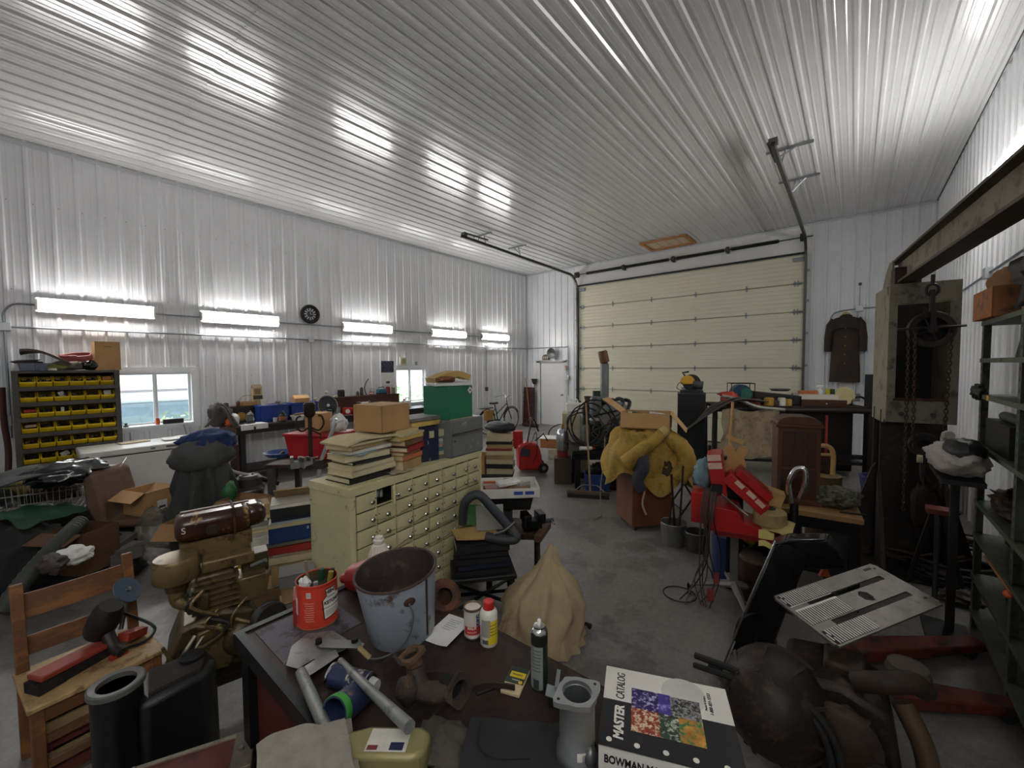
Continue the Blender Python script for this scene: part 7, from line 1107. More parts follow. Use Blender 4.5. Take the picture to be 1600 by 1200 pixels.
# ---- ketchup tin
p = tb(497, 968); fz = face(p); t = T('ketchup_tin', 'large red food tin with white print holding brushes', 'tin', (p.x, p.y, zt0_), fz); TR = M('c23a28', .35, 0, .08, 12)
prof = [(0, .002), (.076, .002), (.079, .0), (.079, .006), (.077, .008)]
for k in range(14): z = .02 + k * .0105; prof += [(.0775, z), (.0765, z + .005)]
prof += [(.0775, .172), (.080, .176), (.080, .18), (.0765, .18), (.0755, .172), (.0755, .006), (0, .005)]
ob('body', B().lathe(prof, 40), TR, t, ang=.5); ob('inner_wall', B().lathe([(.0752, .02), (.0752, .176), (.0745, .176), (.0745, .02)], 32, cap=False), M('6d5a3c', .4, .5), t); ob('bottom_rim', B().lathe([(.0795, 0), (.081, .002), (.081, .007), (.0785, .008)], 36, cap=False), M('8a6a4a', .5, .5), t)
cyl_ = lambda r, a0, zc: (lambda q: ((r + q.z) * sin(a0 + q.x / r), -(r + q.z) * cos(a0 + q.x / r), zc + q.y))
WH = M('e3dfd4', .5, 0, .02)
def patch(pts, a0, zc, m, nm, par, r=.0782, th=.0006):
    n_ = len(pts); c = (sum(x for x, y in pts) / n_, sum(y for x, y in pts) / n_); f = cyl_(r, a0, zc); vs = []; fs = []
    N_ = 10
    for i, (x, y) in enumerate(pts):
        x2, y2 = pts[(i + 1) % n_]
        for k in range(N_): q = k / N_; vs.append((x + (x2 - x) * q, y + (y2 - y) * q))
    m_ = len(vs); rings = [1, .75, .5, .25]; V3 = []
    for s in rings: V3 += [f(V((c[0] + (x - c[0]) * s, c[1] + (y - c[1]) * s, th))) for x, y in vs]
    V3.append(f(V((c[0], c[1], th))))
    for k in range(3): fs += [(k * m_ + i, k * m_ + (i + 1) % m_, (k + 1) * m_ + (i + 1) % m_, (k + 1) * m_ + i) for i in range(m_)]
    fs += [(3 * m_ + i, 3 * m_ + (i + 1) % m_, 4 * m_) for i in range(m_)]
    return ob(nm, B().add(V3, fs), m, par)
key = [(-.034, -.062), (.05, -.05), (.05, .028), (.022, .034), (.022, .062), (-.03, .062), (-.022, .036), (-.04, .018)]
patch(key, .72, .095, BLK, 'label_border', t); patch([(x * .93 + .0006, y * .94) for x, y in key], .72, .095, WH, 'label', t, .0786)
text(t, 'HEINZ', .019, BLK, None, cyl_(.0792, .68, .142), bold=.0008, xs=.85); text(t, 'TOMATO', .009, BLK, None, cyl_(.0792, .70, .122)); text(t, 'KETCHUP', .019, BLK, None, cyl_(.0792, .78, .1), bold=.0008, xs=.9); text(t, 'KETCHUP AUX TOMATES', .008, BLK, None, cyl_(.0792, .74, .08))
for k in range(4): patch([(-.03, -.0008), (.042, -.0008), (.042, .0008), (-.03, .0008)], .74, .068 - .006 * k, DGREY, 'fine_print', t, .0793)
for k in range(9): patch([(-.02 + .003 * (k % 3), -.0011), (.02 - .002 * (k % 2), -.0011), (.02 - .002 * (k % 2), .0011), (-.02 + .003 * (k % 3), .0011)], -.42, .112 - .009 * k, M('dcb0a2', .5), 'fine_print', t, .0784)
patch([(-.009, -.011), (.009, -.011), (.009, .011), (-.009, .011)], -.42, .145, WH, 'barcode', t, .0784)
for k in range(5): patch([(-.0075 + .0035 * k, -.009), (-.0062 + .0035 * k, -.009), (-.0062 + .0035 * k, .009), (-.0075 + .0035 * k, .009)], -.42, .145, DGREY, 'bar', t, .0788)
patch([(-.03, -.035), (.01, -.035), (.01, .035), (-.03, .035)], -1.25, .09, WH, 'label', t, .0784)
def kp(x, y): q = p + Matrix.Rotation(fz, 3, 'Z') @ V((x, y, 0)); return q
for k, (x, y, dx, dy, L_, r, c_, nm, lab) in enumerate(((-.02, .0, -.02, .02, .24, .006, '8a7a5c', 'thin_rod', 'thin tan rod standing in the ketchup tin'), (.0, .02, .02, .01, .19, .012, '1f4a30', 'screwdriver', 'green handled screwdriver in the ketchup tin'), (.025, .0, .03, .0, .185, .011, 'a08a3c', 'brass_punch', 'brass punch in the ketchup tin'), (.04, .025, .02, .01, .18, .01, '2a2826', 'black_punch', 'black punch in the ketchup tin'), (-.005, -.025, .0, -.01, .17, .009, '8d8f8f', 'steel_punch', 'steel punch in the ketchup tin'))):
    q = kp(x, y); one(nm, B().tube([(0, 0, 0), (dx, dy, L_)], r, 8), M(c_, .45, .3), lab, 'tool', (q.x, q.y, zt0_ + .008), fz, 'tools in the ketchup tin')
q = kp(-.045, -.02); lump('paper_scrap', 'torn white paper sticking out of the ketchup tin', 'paper', (q.x, q.y, zt0_ + .155), (.025, .02, .02), PWHT, amp=.5, sd=3); one('tin_filling', B().lathe([(0, 0), (.07, 0), (.07, .14), (.03, .147), (0, .145)], 24), M('3a3228', .8, .2, .4, 60), 'small hardware filling the ketchup tin', 'hardware', (p.x, p.y, zt0_ + .006)); bpy.data.objects['tin_filling']['kind'] = 'stuff'
# ---- red things behind the tin
q = tb(461, 965); one('red_box', B().box((-.04, -.06, 0), (.05, .06, .11)), M('8e2620', .5), 'dark red metal box behind the ketchup tin', 'box', (q.x + .02, q.y + .03, zt0_), fz, bev=.004)
q = tb(556, 935); t = T('red_scoop', 'red plastic funnel lying on its side behind the tin', 'funnel', (q.x - .02, q.y + .05, zt0_ + .075), fz, rot=(1.25, .35, fz + .5)); ob('cone', B().lathe([(.06, -.06), (.078, .06), (.08, .075), (.074, .075), (.055, -.055), (.02, -.08), (.018, -.14), (.023, -.14), (.028, -.08)], 28, cap=False), M('a0211e', .4), t)
q = tb(585, 905); t = T('squeeze_bottle', 'white ribbed plastic bottle behind the bucket', 'bottle', (q.x + .0, q.y + .03, zt0_)); ob('body', B().lathe([(0, 0), (.05, 0), (.055, .02), (.055, .1), (.048, .115), (.036, .15), (.028, .165), (.022, .17)], 24), M('d5cfc4', .6, 0, .08), t)
b = B()
for k in range(16): a = 2 * pi * k / 16; b.tube([(.053 * cos(a), .053 * sin(a), .105), (.03 * cos(a), .03 * sin(a), .165)], .003, 4)
ob('ribs', b, M('cfc8bc', .6), t); ob('neck', B().lathe([(0, .17), (.024, .17), (.027, .175), (.027, .19), (.02, .195), (.02, .205), (.0, .215)], 18), M('d9d4ca', .5), t)
# ---- enamel bucket
p = tb(630, 985); fb_ = face(p); t = T('enamel_bucket', 'rust speckled grey enamel bucket with a wire bail', 'bucket', (p.x, p.y, zt0_), fb_, rot=(.06, -.09, fb_)); EN = M('98a0aa', .4, 0, .18, 5, '4a342a', .11, .05); INN = M('3a2f2a', .7, .1, .35, 8, '52443a', .3)
ob('pail', B().lathe([(0, .004), (.105, .004), (.118, .0), (.125, .008), (.152, .255), (.156, .258), (.156, .264), (.150, .266)], 48, cap=False), EN, t); ob('inside', B().lathe([(.150, .265), (.147, .25), (.119, .012), (0, .01)], 48, cap=False), INN, t); ob('rim', B().tube([(.154 * cos(a), .154 * sin(a), .263) for a in [2 * pi * k / 48 for k in range(48)]], .005, 6, closed=True), M('4d3a30', .6, .4, .3, 20), t)
rad = lambda z: .1255 + (.152 - .1255) * (z - .008) / .247
ob('seam_strip', B().sheet(lambda u, v: ((rad(.02 + .235 * v) + .0015) * sin(.80 + .07 * (u - .5)), -(rad(.02 + .235 * v) + .0015) * cos(.80 + .07 * (u - .5)), .02 + .235 * v), 3, 8, .002), M('3a2c26', .7, .2, .3, 20), t)
b = B().ball((.0, 0, 0), (.022, .006, .016), 12, 8); lug = ob('lug', b, M('4a2f24', .7, .3, .3, 20), t); lug.location = (.152 * sin(.28), -.15 * cos(.28), .205); lug.rotation_euler.z = .28
ob('bail', B().tube(spline([(.04, -.152, .205), (.05, -.162, .16), (.02, -.165, .08), (-.05, -.16, .035), (-.12, -.14, .03), (-.15, -.1, .08)], 7), .0035, 6), M('6d7074', .4, .6), t); ob('grip', B().tube([(-.115, -.143, .03), (-.15, -.12, .065)], .009, 8), M('a08a5a', .6), t)
q = tb(692, 950); turned('brake_disc', 'rusty ring lying behind the bucket', 'ring', (q.x - .02, q.y + .02, zt0_ + .03), [('ring', [(.035, 0), (.07, 0), (.075, .02), (.06, .035), (.035, .03), (.035, 0)], RUST)], rot=(.9, .2, fb_))
one('white_paper', drape(lambda u, v: (-.06 + .12 * u, -.09 + .18 * v, .002 + .03 * max(0, u - .6) ** 1.5), 10, 10, .0006), PWHT, 'white printed sheet of paper beside the bucket', 'paper', (*tb(700, 985)[:2], zt0_), fb_ - .75); 
t = bpy.data.objects['white_paper']
for k in range(6): ob('text_line', B().box((-.03, .06 - .012 * k, .0026), (.03 - .01 * (k % 3), .062 - .012 * k, .0030)), GREYP, t)
# ---- cans
p = tb(739, 992); fz = face(p); t = T('old_tin', 'small white and red label tin with a brown lid', 'can', (p.x, p.y, zt0_), fz); ob('body', B().lathe([(0, 0), (.034, 0), (.034, .112), (0, .112)], 28), M('cfc9bd', .45, 0, .1, 12), t); ob('lid', B().lathe([(.0, .106), (.03, .108), (.032, .118), (.0355, .118), (.0355, .11), (.034, .108)], 28), M('7d6a50', .5, .4, .25, 20), t); ob('bottom_rim', B().lathe([(.034, 0), (.0355, .002), (.0355, .006), (.034, .008)], 28, cap=False), STEEL, t)
patch([(-.03, -.02), (.04, -.02), (.04, .012), (-.03, .012)], -.2, .04, M('b5332a', .5), 'label_band', t, .0342); text(t, 'QUICK', .015, M('23366e', .5), MX(), lambda q: cyl_(.0346, .55, .075)(V((q.y, -q.x, q.z)) * 1.0), bold=.0006); text(t, 'SEAL-IT', .011, WH, None, cyl_(.0347, -.1, .046), bold=.0005); text(t, 'FAST PASTE', .007, WH, None, cyl_(.0347, -.1, .03)); 
p = tb(764, 1004); fz = face(p); t = T('red_cap_spray', 'white spray can with a red cap and yellow label', 'spray can', (p.x, p.y, zt0_), fz); ob('body', B().lathe([(0, 0), (.031, 0), (.033, .003), (.033, .118), (.03, .128), (.02, .137), (0, .137)], 28), M('dbd8cf', .3, 0, .03), t); ob('cap', B().lathe([(0, .132), (.021, .132), (.022, .135), (.02, .162), (.017, .165), (0, .165)], 22), M('c22a24', .4), t)
patch([(-.028, -.048), (.022, -.048), (.022, .04), (-.028, .04)], .72, .06, M('dcc62a', .45), 'yellow_label', t, .0332); patch([(-.014, -.03), (.022, -.03), (.022, .035), (-.014, .035)], -.5, .07, M('9c9a92', .5), 'grey_label', t, .0332); patch([(-.01, -.008), (.014, -.008), (.014, .008), (-.01, .008)], -.5, .022, M('5a5f58', .5), 'barcode', t, .0333)
for k in range(4): patch([(-.02, -.0014), (.016, -.0014), (.016, .0014), (-.02, .0014)], .72, .085 - .012 * k, M('4a4a40', .5), 'fine_print', t, .0337)
p = tb(843, 1072); fz = face(p); t = T('tall_spray_can', 'tall dark spray can with a white nozzle', 'spray can', (p.x, p.y, zt0_), fz); ob('body', B().lathe([(0, 0), (.0255, 0), (.027, .003), (.027, .175), (.0265, .18)], 28, cap=False), M('2c3a34', .3, .3, .1), t); ob('collar', B().lathe([(.0265, .18), (.0275, .182), (.0275, .186), (.024, .195), (.022, .197), (.019, .20), (.019, .205), (.012, .208), (.0, .208)], 28), CHROME, t); ob('black_band', B().lathe([(.0274, .15), (.0274, .18), (.027, .18), (.027, .15)], 28, cap=False), BLK, t); ob('nozzle', B().lathe([(0, .207), (.006, .207), (.006, .222), (.004, .226), (0, .226)], 12), WHITE, t)
patch([(-.03, -.07), (.018, -.07), (.018, .07), (-.03, .07)], -.25, .078, M('8d928f', .4), 'label', t, .0272); patch([(-.012, -.016), (.008, -.016), (.008, .016), (-.012, .016)], -.35, .025, DGREY, 'barcode', t, .0274)
for k in range(7): patch([(-.02, -.0012), (.012 - .003 * (k % 2), -.0012), (.012 - .003 * (k % 2), .0012), (-.02, .0012)], -.28, .135 - .011 * k, M('4c514f', .5), 'fine_print', t, .0275)
# ---- putty card
p = tb(805, 1066); t = T('putty_pack', 'cream card pack with a green and yellow label', 'packet', (p.x, p.y, zt0_), face(p) - .35); ob('card', B().box((-.03, -.06, 0), (.035, .055, .012)), M('c9b590', .6), t, .003); ob('green_label', B().box((-.028, -.02, .012), (.033, .052, .0128)), M('1d3026', .4), t); ob('yellow_label', B().box((-.022, .005, .0128), (.03, .03, .0134)), M('d6bc1c', .4), t); text(t, 'PLASTIC', .009, M('1d3026', .4), MX((.004, .017, .0136))); text(t, 'WOOD', .008, WH, MX((.004, -.006, .013))); ob('badge', B().lathe([(0, .0128), (.007, .0128), (.007, .0136), (0, .0136)], 14, (.022, -.012, 0)), YEL, t)
# ---- aluminium housing
p = tb(905, 1170, zt0_); ph = at(908, 1150, 1.0); fz = face(ph); AL = M('a9acae', .32, .85, .12, 14); t = T('aluminium_housing', 'cast aluminium bearing housing with an open round flange', 'casting', (ph.x, ph.y - .02, zt0_), fz, sc=.94); hh = .245
ob('barrel', B().lathe([(.042, 0), (.052, 0), (.052, .06), (.056, .065), (.056, .09), (.048, .1), (.046, hh - .012), (.037, hh - .012), (.037, .01), (.042, 0)], 36), AL, t)
fl = []
for k in range(40):
    a = 2 * pi * k / 40; r = .052 + .016 * max(0, cos(2 * (a - .6))) ** 3 + .006 * max(0, cos(4 * (a - .6))) ** 4; fl.append((r * cos(a), r * sin(a)))
b = B(); n_ = 40; inn = [(.039 * cos(2 * pi * k / 40), .039 * sin(2 * pi * k / 40)) for k in range(40)]
vs = [(x, y, hh - .014) for x, y in fl] + [(x, y, hh) for x, y in fl] + [(x, y, hh) for x, y in inn] + [(x, y, hh - .014) for x, y in inn]
b.add(vs, [(i, (i + 1) % n_, n_ + (i + 1) % n_, n_ + i) for i in range(n_)] + [(n_ + i, n_ + (i + 1) % n_, 2 * n_ + (i + 1) % n_, 2 * n_ + i) for i in range(n_)] + [(2 * n_ + i, 2 * n_ + (i + 1) % n_, 3 * n_ + (i + 1) % n_, 3 * n_ + i) for i in range(n_)] + [(3 * n_ + i, 3 * n_ + (i + 1) % n_, (i + 1) % n_, i) for i in range(n_)])
ob('flange', b, M('c2c5c6', .3, .8, .08), t, ang=.5)
for a in (.6, .6 + pi): ob('bolt_hole', B().lathe([(0, 0), (.004, 0), (.004, .001), (0, .001)], 12, (.058 * cos(a), .058 * sin(a), hh)), BLK, t)
patch([(-.012, -.02), (.012, -.02), (.012, .02), (-.012, .02)], .25, .10, WH, 'sticker', t, .0500); ob('window_boss', B().ball((.035, -.035, .1), (.02, .02, .03), 14, 10), M('7d8082', .35, .8), t)
for k in range(3): patch([(.002 + .003 * k, -.014), (.0035 + .003 * k, -.014), (.0035 + .003 * k, .014), (.002 + .003 * k, .014)], .25, .10, DGREY, 'fine_print', t, .0505)
# ---- master catalogue
zk = 1.085; TL, TR_, BL = at(948, 1040, zk), at(1133, 1077, zk), at(935, 1155, zk); ux = (TR_ - TL); wk = ux.length; ux.normalize(); rk_ = atan2(ux.y, ux.x); hk_ = .255
t = T('master_catalogue', 'thick white and black parts catalogue with a colour photo cover', 'catalogue', (TL.x, TL.y, zk - .075), rk_); CP_ = M('d8d5cc', .45, 0, .03); CB_ = M('201f22', .4, 0, .1); zc0, zc1 = .075, .0752
ob('pages', B().box((.002, -hk_ + .002, .002), (wk - .006, -.003, .073)), M('cfc6a8', .8, 0, .12, 40, stretch=(1, 1, 14)), t); ob('back_cover', B().box((0, -hk_, 0), (wk, 0, .002)), CP_, t); ob('spine', B().box((0, -hk_ - .002, 0), (wk, -hk_, .075)), CP_, t); ob('cover', B().box((0, -hk_ - .002, .073), (wk, 0, zc0)), CP_, t)
ob('black_field', B().box((.0, -hk_ - .001, zc0), (wk, -.118, zc1)), CB_, t); 
e = .0003
def pic(nm, x0, y0, x1, y1, c, c2, amt, sc): ob(nm, B().box((x0, y0, zc1), (x1, y1, zc1 + .0004)), M(c, .4, 0, .5, sc, c2, amt), t)
pic('photo', .07, -.13, .135, -.065, '2a1f5e', 'b9b2d8', .3, 60); pic('photo', .135, -.13, .165, -.065, '463a90', '8d86c8', .25, 30); pic('photo', .165, -.13, .235, -.068, '8d8d8d', '2a2a2a', .5, 90); pic('photo', .07, -.2, .135, -.13, '9a3a2a', 'd8c8a4', .45, 50); pic('photo', .135, -.2, .18, -.13, '3a4a3a', 'b9bdb0', .35, 40); pic('photo', .18, -.2, .235, -.13, 'c08a3a', '2f7a50', .4, 30)
text(t, 'MASTER', .031, WH, MX((.043, -.232, zc1 + e), (0, 0, pi / 2)), bold=.0012, al='LEFT', shear=.12, xs=.88); text(t, 'CATALOG', .030, BLK, MX((.043, -.112, zc1 + e), (0, 0, pi / 2)), al='LEFT', shear=.12, xs=.66); text(t, '1-800-821-5553', .011, BLK, MX((.262, -.065, zc1 + e), (0, 0, pi / 2)), shear=.15); text(t, 'Phone & Orders', .007, BLK, MX((.250, -.065, zc1 + e), (0, 0, pi / 2)))
ob('ghost_letter', B().lathe([(.035, zc0), (.055, zc0), (.055, zc1), (.035, zc1)], 28, (.2, -.05, 0)), M('c2bfb8', .5), t)
for k in range(5): ob('dot', B().lathe([(0, zc1), (.0065, zc1), (.0065, zc1 + .0005), (0, zc1 + .0005)], 16, (.022 + k * .062, -hk_ + .018, 0)), WH, t)
text(t, 'BOWMAN MASTER CATALOG', .026, BLK, MX((.012, -hk_ - .0023, .045), (pi / 2, 0, 0)), bold=.0008, al='LEFT', xs=.72)
# support below catalogue and rubber sheet
one('tool_case', B().box((-.01, -hk_ + .0, 0), (wk - .05, -.06, zk - .0755 - zt0_)), M('26262a', .5), 'black case under the parts catalogue', 'case', (TL.x + .0, TL.y, zt0_), rk_, bev=.008)
q = at(800, 1165, .955); t = T('rubber_sheet', 'black rubber sheet with a curled seam on the table edge', 'sheet', (q.x, q.y, .925), face(q) - .1); ob('sheet', drape(lambda u, v: (-.125 + .25 * u + .0 * v, -.16 + .25 * v, .02 + .012 * nz(u * 3, v * 3) + .02 * sin(pi * v)), 16, 16, .006), M('1f1f21', .75, 0, .15, 14), t); ob('seam', B().tube(spline([(-.09, .05, .046), (-.085, -.02, .046), (-.04, -.05, .044), (.05, -.045, .044)], 6), .0022, 5), M('0e0e0e', .8), t); ob('pad', B().box((-.1, -.15, -.023), (.1, .07, .012)), BLK, t)
# ---- bolt cutter
def tz(px, py, z): return at(px, py, z)
GR = M('8a8c8a', .45, .4, .15, 9, '6a6a66', .25); t = T('bolt_cutter', 'grey steel bolt cutter with long tube handles', 'bolt cutter')
z9 = ZT_ + .004
ob('handle', B().tube([tz(470, 1050, z9 + .03), tz(488, 1090, z9 + .035), tz(510, 1140, z9 + .05)], [.017, .018, .017], 10), GR, t); ob('handle', B().tube([tz(532, 1032, z9 + .05), tz(585, 1085, z9 + .095), tz(640, 1136, z9 + .12)], [.010, .014, .017], 10), GR, t)
ob('blade', B().add([tz(x, y, z9 + h) for h in (0, .018) for x, y in ((446, 1040), (455, 1010), (480, 990), (520, 985), (545, 1000), (540, 1015), (515, 1025), (490, 1030), (465, 1045))], [tuple(range(8, -1, -1)), tuple(range(9, 18))] + [(i, (i + 1) % 9, 9 + (i + 1) % 9, 9 + i) for i in range(9)]), GR, t, .003)
ob('jaw', B().add([tz(x, y, z9 + .02 + h) for h in (0, .02) for x, y in ((490, 1003), (500, 998), (552, 1000), (570, 1005), (565, 1013), (500, 1012))], [tuple(range(5, -1, -1)), tuple(range(6, 12))] + [(i, (i + 1) % 6, 6 + (i + 1) % 6, 6 + i) for i in range(6)]), M('9a9c99', .4, .5), t, .002)
ob('jaw', B().add([tz(x, y, z9 + .018 + h) for h in (0, .016) for x, y in ((470, 1045), (500, 1025), (525, 1015), (530, 1025), (505, 1042), (480, 1058))], [tuple(range(5, -1, -1)), tuple(range(6, 12))] + [(i, (i + 1) % 6, 6 + (i + 1) % 6, 6 + i) for i in range(6)]), M('9a9c99', .4, .5), t, .002)
for px, py in ((498, 1005), (554, 1003)): q = tz(px, py, z9 + .04); ob('bolt', B().cyl((q.x, q.y, q.z), (q.x, q.y, q.z + .014), .012, n=8), BLKM, t)
# ---- blue cans
BC_ = M('232c4a', .35, 0, .15, 10)
p = tb(548, 1062, ZT_ + .035); t = T('blue_can', 'dark blue paint can lying behind the bolt cutter handle', 'can', p, 0, rot=(pi / 2, 0, RD(112))); ob('body', B().lathe([(0, -.07), (.034, -.07), (.034, .07), (0, .07)], 26), BC_, t); ob('rim', B().lathe([(.034, .066), (.037, .068), (.037, .074), (.03, .076), (.03, .07)], 26), CHROME, t); ob('rim', B().lathe([(.034, -.066), (.037, -.068), (.037, -.074), (.03, -.074)], 26, cap=False), CHROME, t); ob('label', B().lathe([(.0345, .0), (.0345, .05), (.034, .05), (.034, .0)], 26, cap=False), M('b9b4a8', .5, 0, .2, 30, '23294a', .6), t); ob('white_cap', B().lathe([(0, .076), (.024, .076), (.02, .1), (0, .1)], 20), M('c9c9c4', .5), t)
p = tb(545, 1098, ZT_ + .045); t = T('blue_cup', 'open blue tin with a green rim lying on its side', 'can', p, 0, rot=(pi / 2 - .25, 0, RD(20))); ob('body', B().lathe([(0, -.06), (.04, -.06), (.043, .055), (.043, .06), (.038, .06), (.036, -.05), (0, -.052)], 28), M('2c3654', .4, 0, .25, 12, '7a6a5a', .1), t); ob('green_rim', B().lathe([(.0432, .035), (.045, .045), (.045, .06), (.0435, .06)], 28, cap=False), M('3f9a3a', .5), t)
# ---- exhaust manifold
MF = M('443a33', .75, .3, .35, 12, '5c4a3a', .3, .4); p = tb(655, 1105); t = T('exhaust_manifold', 'rusty cast manifold with two open square flanges', 'manifold', (p.x, p.y, zt0_), face(p))
ob('body', B().tube(spline([(-.01, .04, .10), (.0, .02, .06), (.02, .0, .045), (.07, -.02, .05), (.10, -.03, .06)], 6), [.03] * 25, 12), MF, t)
def sqfl(c, n_, s, r):
    n_ = V(n_).normalized(); u = n_.orthogonal().normalized(); v = n_.cross(u); b = B(); K = 24; o = []; i_ = []
    for k in range(K): a = 2 * pi * k / K; m_ = min(1 / max(abs(cos(a)), abs(sin(a))), 1.25); o.append(V(c) + (u * cos(a) + v * sin(a)) * s * m_); i_.append(V(c) + (u * cos(a) + v * sin(a)) * r)
    vs = o + [q + n_ * .012 for q in o] + [q + n_ * .012 for q in i_] + [q - n_ * .03 for q in i_]
    return b.add(vs, [(j * K + k, j * K + (k + 1) % K, (j + 1) * K + (k + 1) % K, (j + 1) * K + k) for j in range(3) for k in range(K)])
ob('flange', sqfl((-.02, .055, .125), (-.3, .1, .9), .038, .026), M('6a5238', .7, .4, .3, 15), t); ob('flange', sqfl((.115, -.045, .07), (.5, -.85, .15), .042, .029), MF, t); ob('bore', B().cyl((.11, -.035, .07), (.08, -.0, .065), .028), M('0f0d0c', .9), t); ob('bore', B().cyl((-.02, .055, .125), (-.01, .05, .09), .025), M('0f0d0c', .9), t); ob('boss', B().ball((-.035, .0, .06), (.035, .03, .045), 14, 10, .2), MF, t); ob('stud', B().cyl((-.05, .03, .12), (-.075, .04, .15), .006), MF, t)
for k, (px, py, rz_, L_, hh_, lab) in enumerate(((625, 1042, 1.0, .12, .05, 'bent rusty strap curling behind the manifold'), (690, 1070, .1, .13, .035, 'flat rusty strap right of the manifold'))): q = tb(px, py); one('steel_strap', drape(lambda u, v: (-L_ / 2 + L_ * u, .012 * sin(u * 4), hh_ * v + .0), 10, 3, .004), M('463a33', .7, .3, .3, 12), lab, 'strap', (q.x, q.y, zt0_), rz_ + .5, 'straps beside the manifold')
one('leather_belt', B().sheet(lambda u, v: (-.14 + .28 * u, -.05 + .09 * sin(u * 2.6) , .004 + .018 * v + .02 * u), 24, 2, .005), M('2f211b', .6), 'dark leather strap curving round the manifold', 'strap', (*tb(735, 1105)[:2], zt0_), face(tb(735, 1105)) + .15)
one('wire_bundle', B().tube(spline([(-.12, .02, .005), (-.06, -.04, .02), (.03, -.05, .015), (.1, .0, .02), (.12, .05, .008)], 6), .005, 6).tube(spline([(-.1, .0, .012), (-.02, -.07, .03), (.06, -.05, .01)], 6), .005, 6), M('6a5a48', .6, .3), 'loose stiff wires in front of the manifold', 'wire', (*tb(690, 1150)[:2], zt0_), .4)
lump('grease_rag', 'greasy dark rag bundle at the front of the table', 'rag', (*tb(700, 1175)[:2], zt0_), (.1, .07, .02), M('4a443c', .9), amp=.4, sd=2)
one('socket_wrench', B().tube([(0, 0, .012), (.08, .02, .012)], .006, 6).ball((.08, .02, .012), (.016, .016, .012), 10, 6), BLKM, 'short dark ratchet near the spray can', 'ratchet', (*tb(745, 1090)[:2], zt0_), .9)
one('thin_bracket', B().box((-.03, -.018, 0), (.03, .018, .004)).bx((.0, .04, .002), (.012, .07, .004)), GALV, 'small galvanised bracket beside the aluminium housing', 'bracket', (*tb(868, 1098)[:2], zt0_ + .03), .5, rot=(.3, .2, .5)); one('bracket_shim', B().box((-.02, -.02, 0), (.02, .02, .028)), BLK, 'black shim under the galvanised bracket', 'shim', (*tb(868, 1098)[:2], zt0_), .5)
# ---- oil jug, towel, suitcase
p = tb(602, 1178, ZT_ + .042); t = T('oil_jug', 'gold plastic oil jug lying on its side with a blue cap', 'jug', p, 0, rot=(0, .0, RD(38)), sc=.88); GO = M('8d8558', .35, .2, .1, 9)
ob('body', B().prism([(-.12, -.05), (.1, -.05), (.13, -.02), (.13, .035), (.1, .055), (-.06, .055), (-.13, .03)], -.04, .04, 'z'), GO, t, .014); ob('label', B().box((-.05, -.035, .0405), (.07, .04, .0412)), M('c9c6ba', .5, 0, .12, 30), t); ob('logo', B().box((.02, -.03, .0412), (.06, -.005, .0417)), M('20284a', .5), t); ob('logo', B().box((-.045, -.03, .0412), (-.015, -.015, .0417)), M('7a2a2a', .5), t); ob('neck', B().cyl((-.125, -.02, 0), (-.16, -.03, 0), .02), GO, t); ob('cap', B().cyl((-.155, -.03, 0), (-.19, -.04, 0), .025, n=18), M('22306e', .4), t)
q = tb(474, 1206, ZT_ + .06); t = T('grey_towel', 'folded grey towel hanging over the table corner', 'towel', (q.x, q.y, ZT_ + .05), face(q)); ob('cloth', drape(lambda u, v: (-.10 + .20 * u + .02 * v, .09 - .26 * v + .02 * sin(u * 5), .035 * (1 - v * 1.2) + .008 * nz(u * 4, v * 4) - .12 * max(0, v - .55) ** 1.3), 20, 20, .018), M('8a8479', .95, 0, .18, 25, bump=.4), t); ob('under_fold', drape(lambda u, v: (-.08 + .2 * u, .10 - .2 * v, .0 + .006 * nz(u * 4, v * 4)), 12, 12, .02), M('857f74', .95, 0, .18, 25, bump=.4), t)
z_s = .46; s1, s0 = at(396, 1142, z_s), at(205, 1205, z_s); d = s1 - s0; L_ = d.length; t = T('red_suitcase', 'old dark red suitcase with metal edging standing by the table', 'suitcase', (s1.x, s1.y, 0), atan2(d.y, d.x)); SR = M('5a2422', .6, 0, .2, 6, '3f1a1a', .3)
ob('body', B().box((-L_ - .15, -.16, .02), (0, 0, z_s)), SR, t, .01); ob('edging', B().box((-L_ - .15, -.168, z_s - .012), (.004, -.15, z_s + .006)).box((-L_ - .15, -.01, z_s - .012), (.004, .008, z_s + .006)), M('8d8272', .5, .4, .3, 25), t); ob('corner', B().box((-.06, -.172, z_s - .07), (.012, .012, z_s + .008)), M('6d6258', .5, .4, .3, 25), t, .004); ob('stud', B().lathe([(0, 0), (.01, 0), (.008, .006), (0, .007)], 10, (-.03, -.08, z_s + .008)), STEEL, t); ob('stud', B().lathe([(0, 0), (.008, 0), (.006, .005), (0, .006)], 10, (-.38, .0, z_s + .006)), STEEL, t)
# ================================================================== wooden chair with grinder
WC = M('6d4527', .55, 0, .35, 4, '87592f', .35, stretch=(.3, .3, 1)); WS = M('a88a5e', .6, 0, .35, 5, '6d5232', .3)
zse = .44; fl_, fr_, bl_ = at(46, 1109, zse), at(248, 1017, zse), at(58, 1036, zse)
ux = (fr_ - fl_); Wc = .46; ang = atan2(ux.y, ux.x); t = T('wooden_chair', 'worn brown wooden chair with slatted back and grinder on its seat', 'chair', fl_.copy(), ang); t.location.z = 0; Dc = .40
ob('seat', B().box((-.01, -.01, zse - .025), (Wc + .02, Dc + .01, zse)), WS, t, .006)
for x in (0, Wc - .04):
    ob('front_leg', B().box((x, .0, 0), (x + .045, .045, zse - .025)), WC, t, .004); ob('back_post', B().prism([(Dc - .04, 0), (Dc, 0), (Dc, zse), (Dc + .07, .86), (Dc + .035, .865), (Dc - .035, zse)], x, x + .045, 'x'), WC, t, .004)
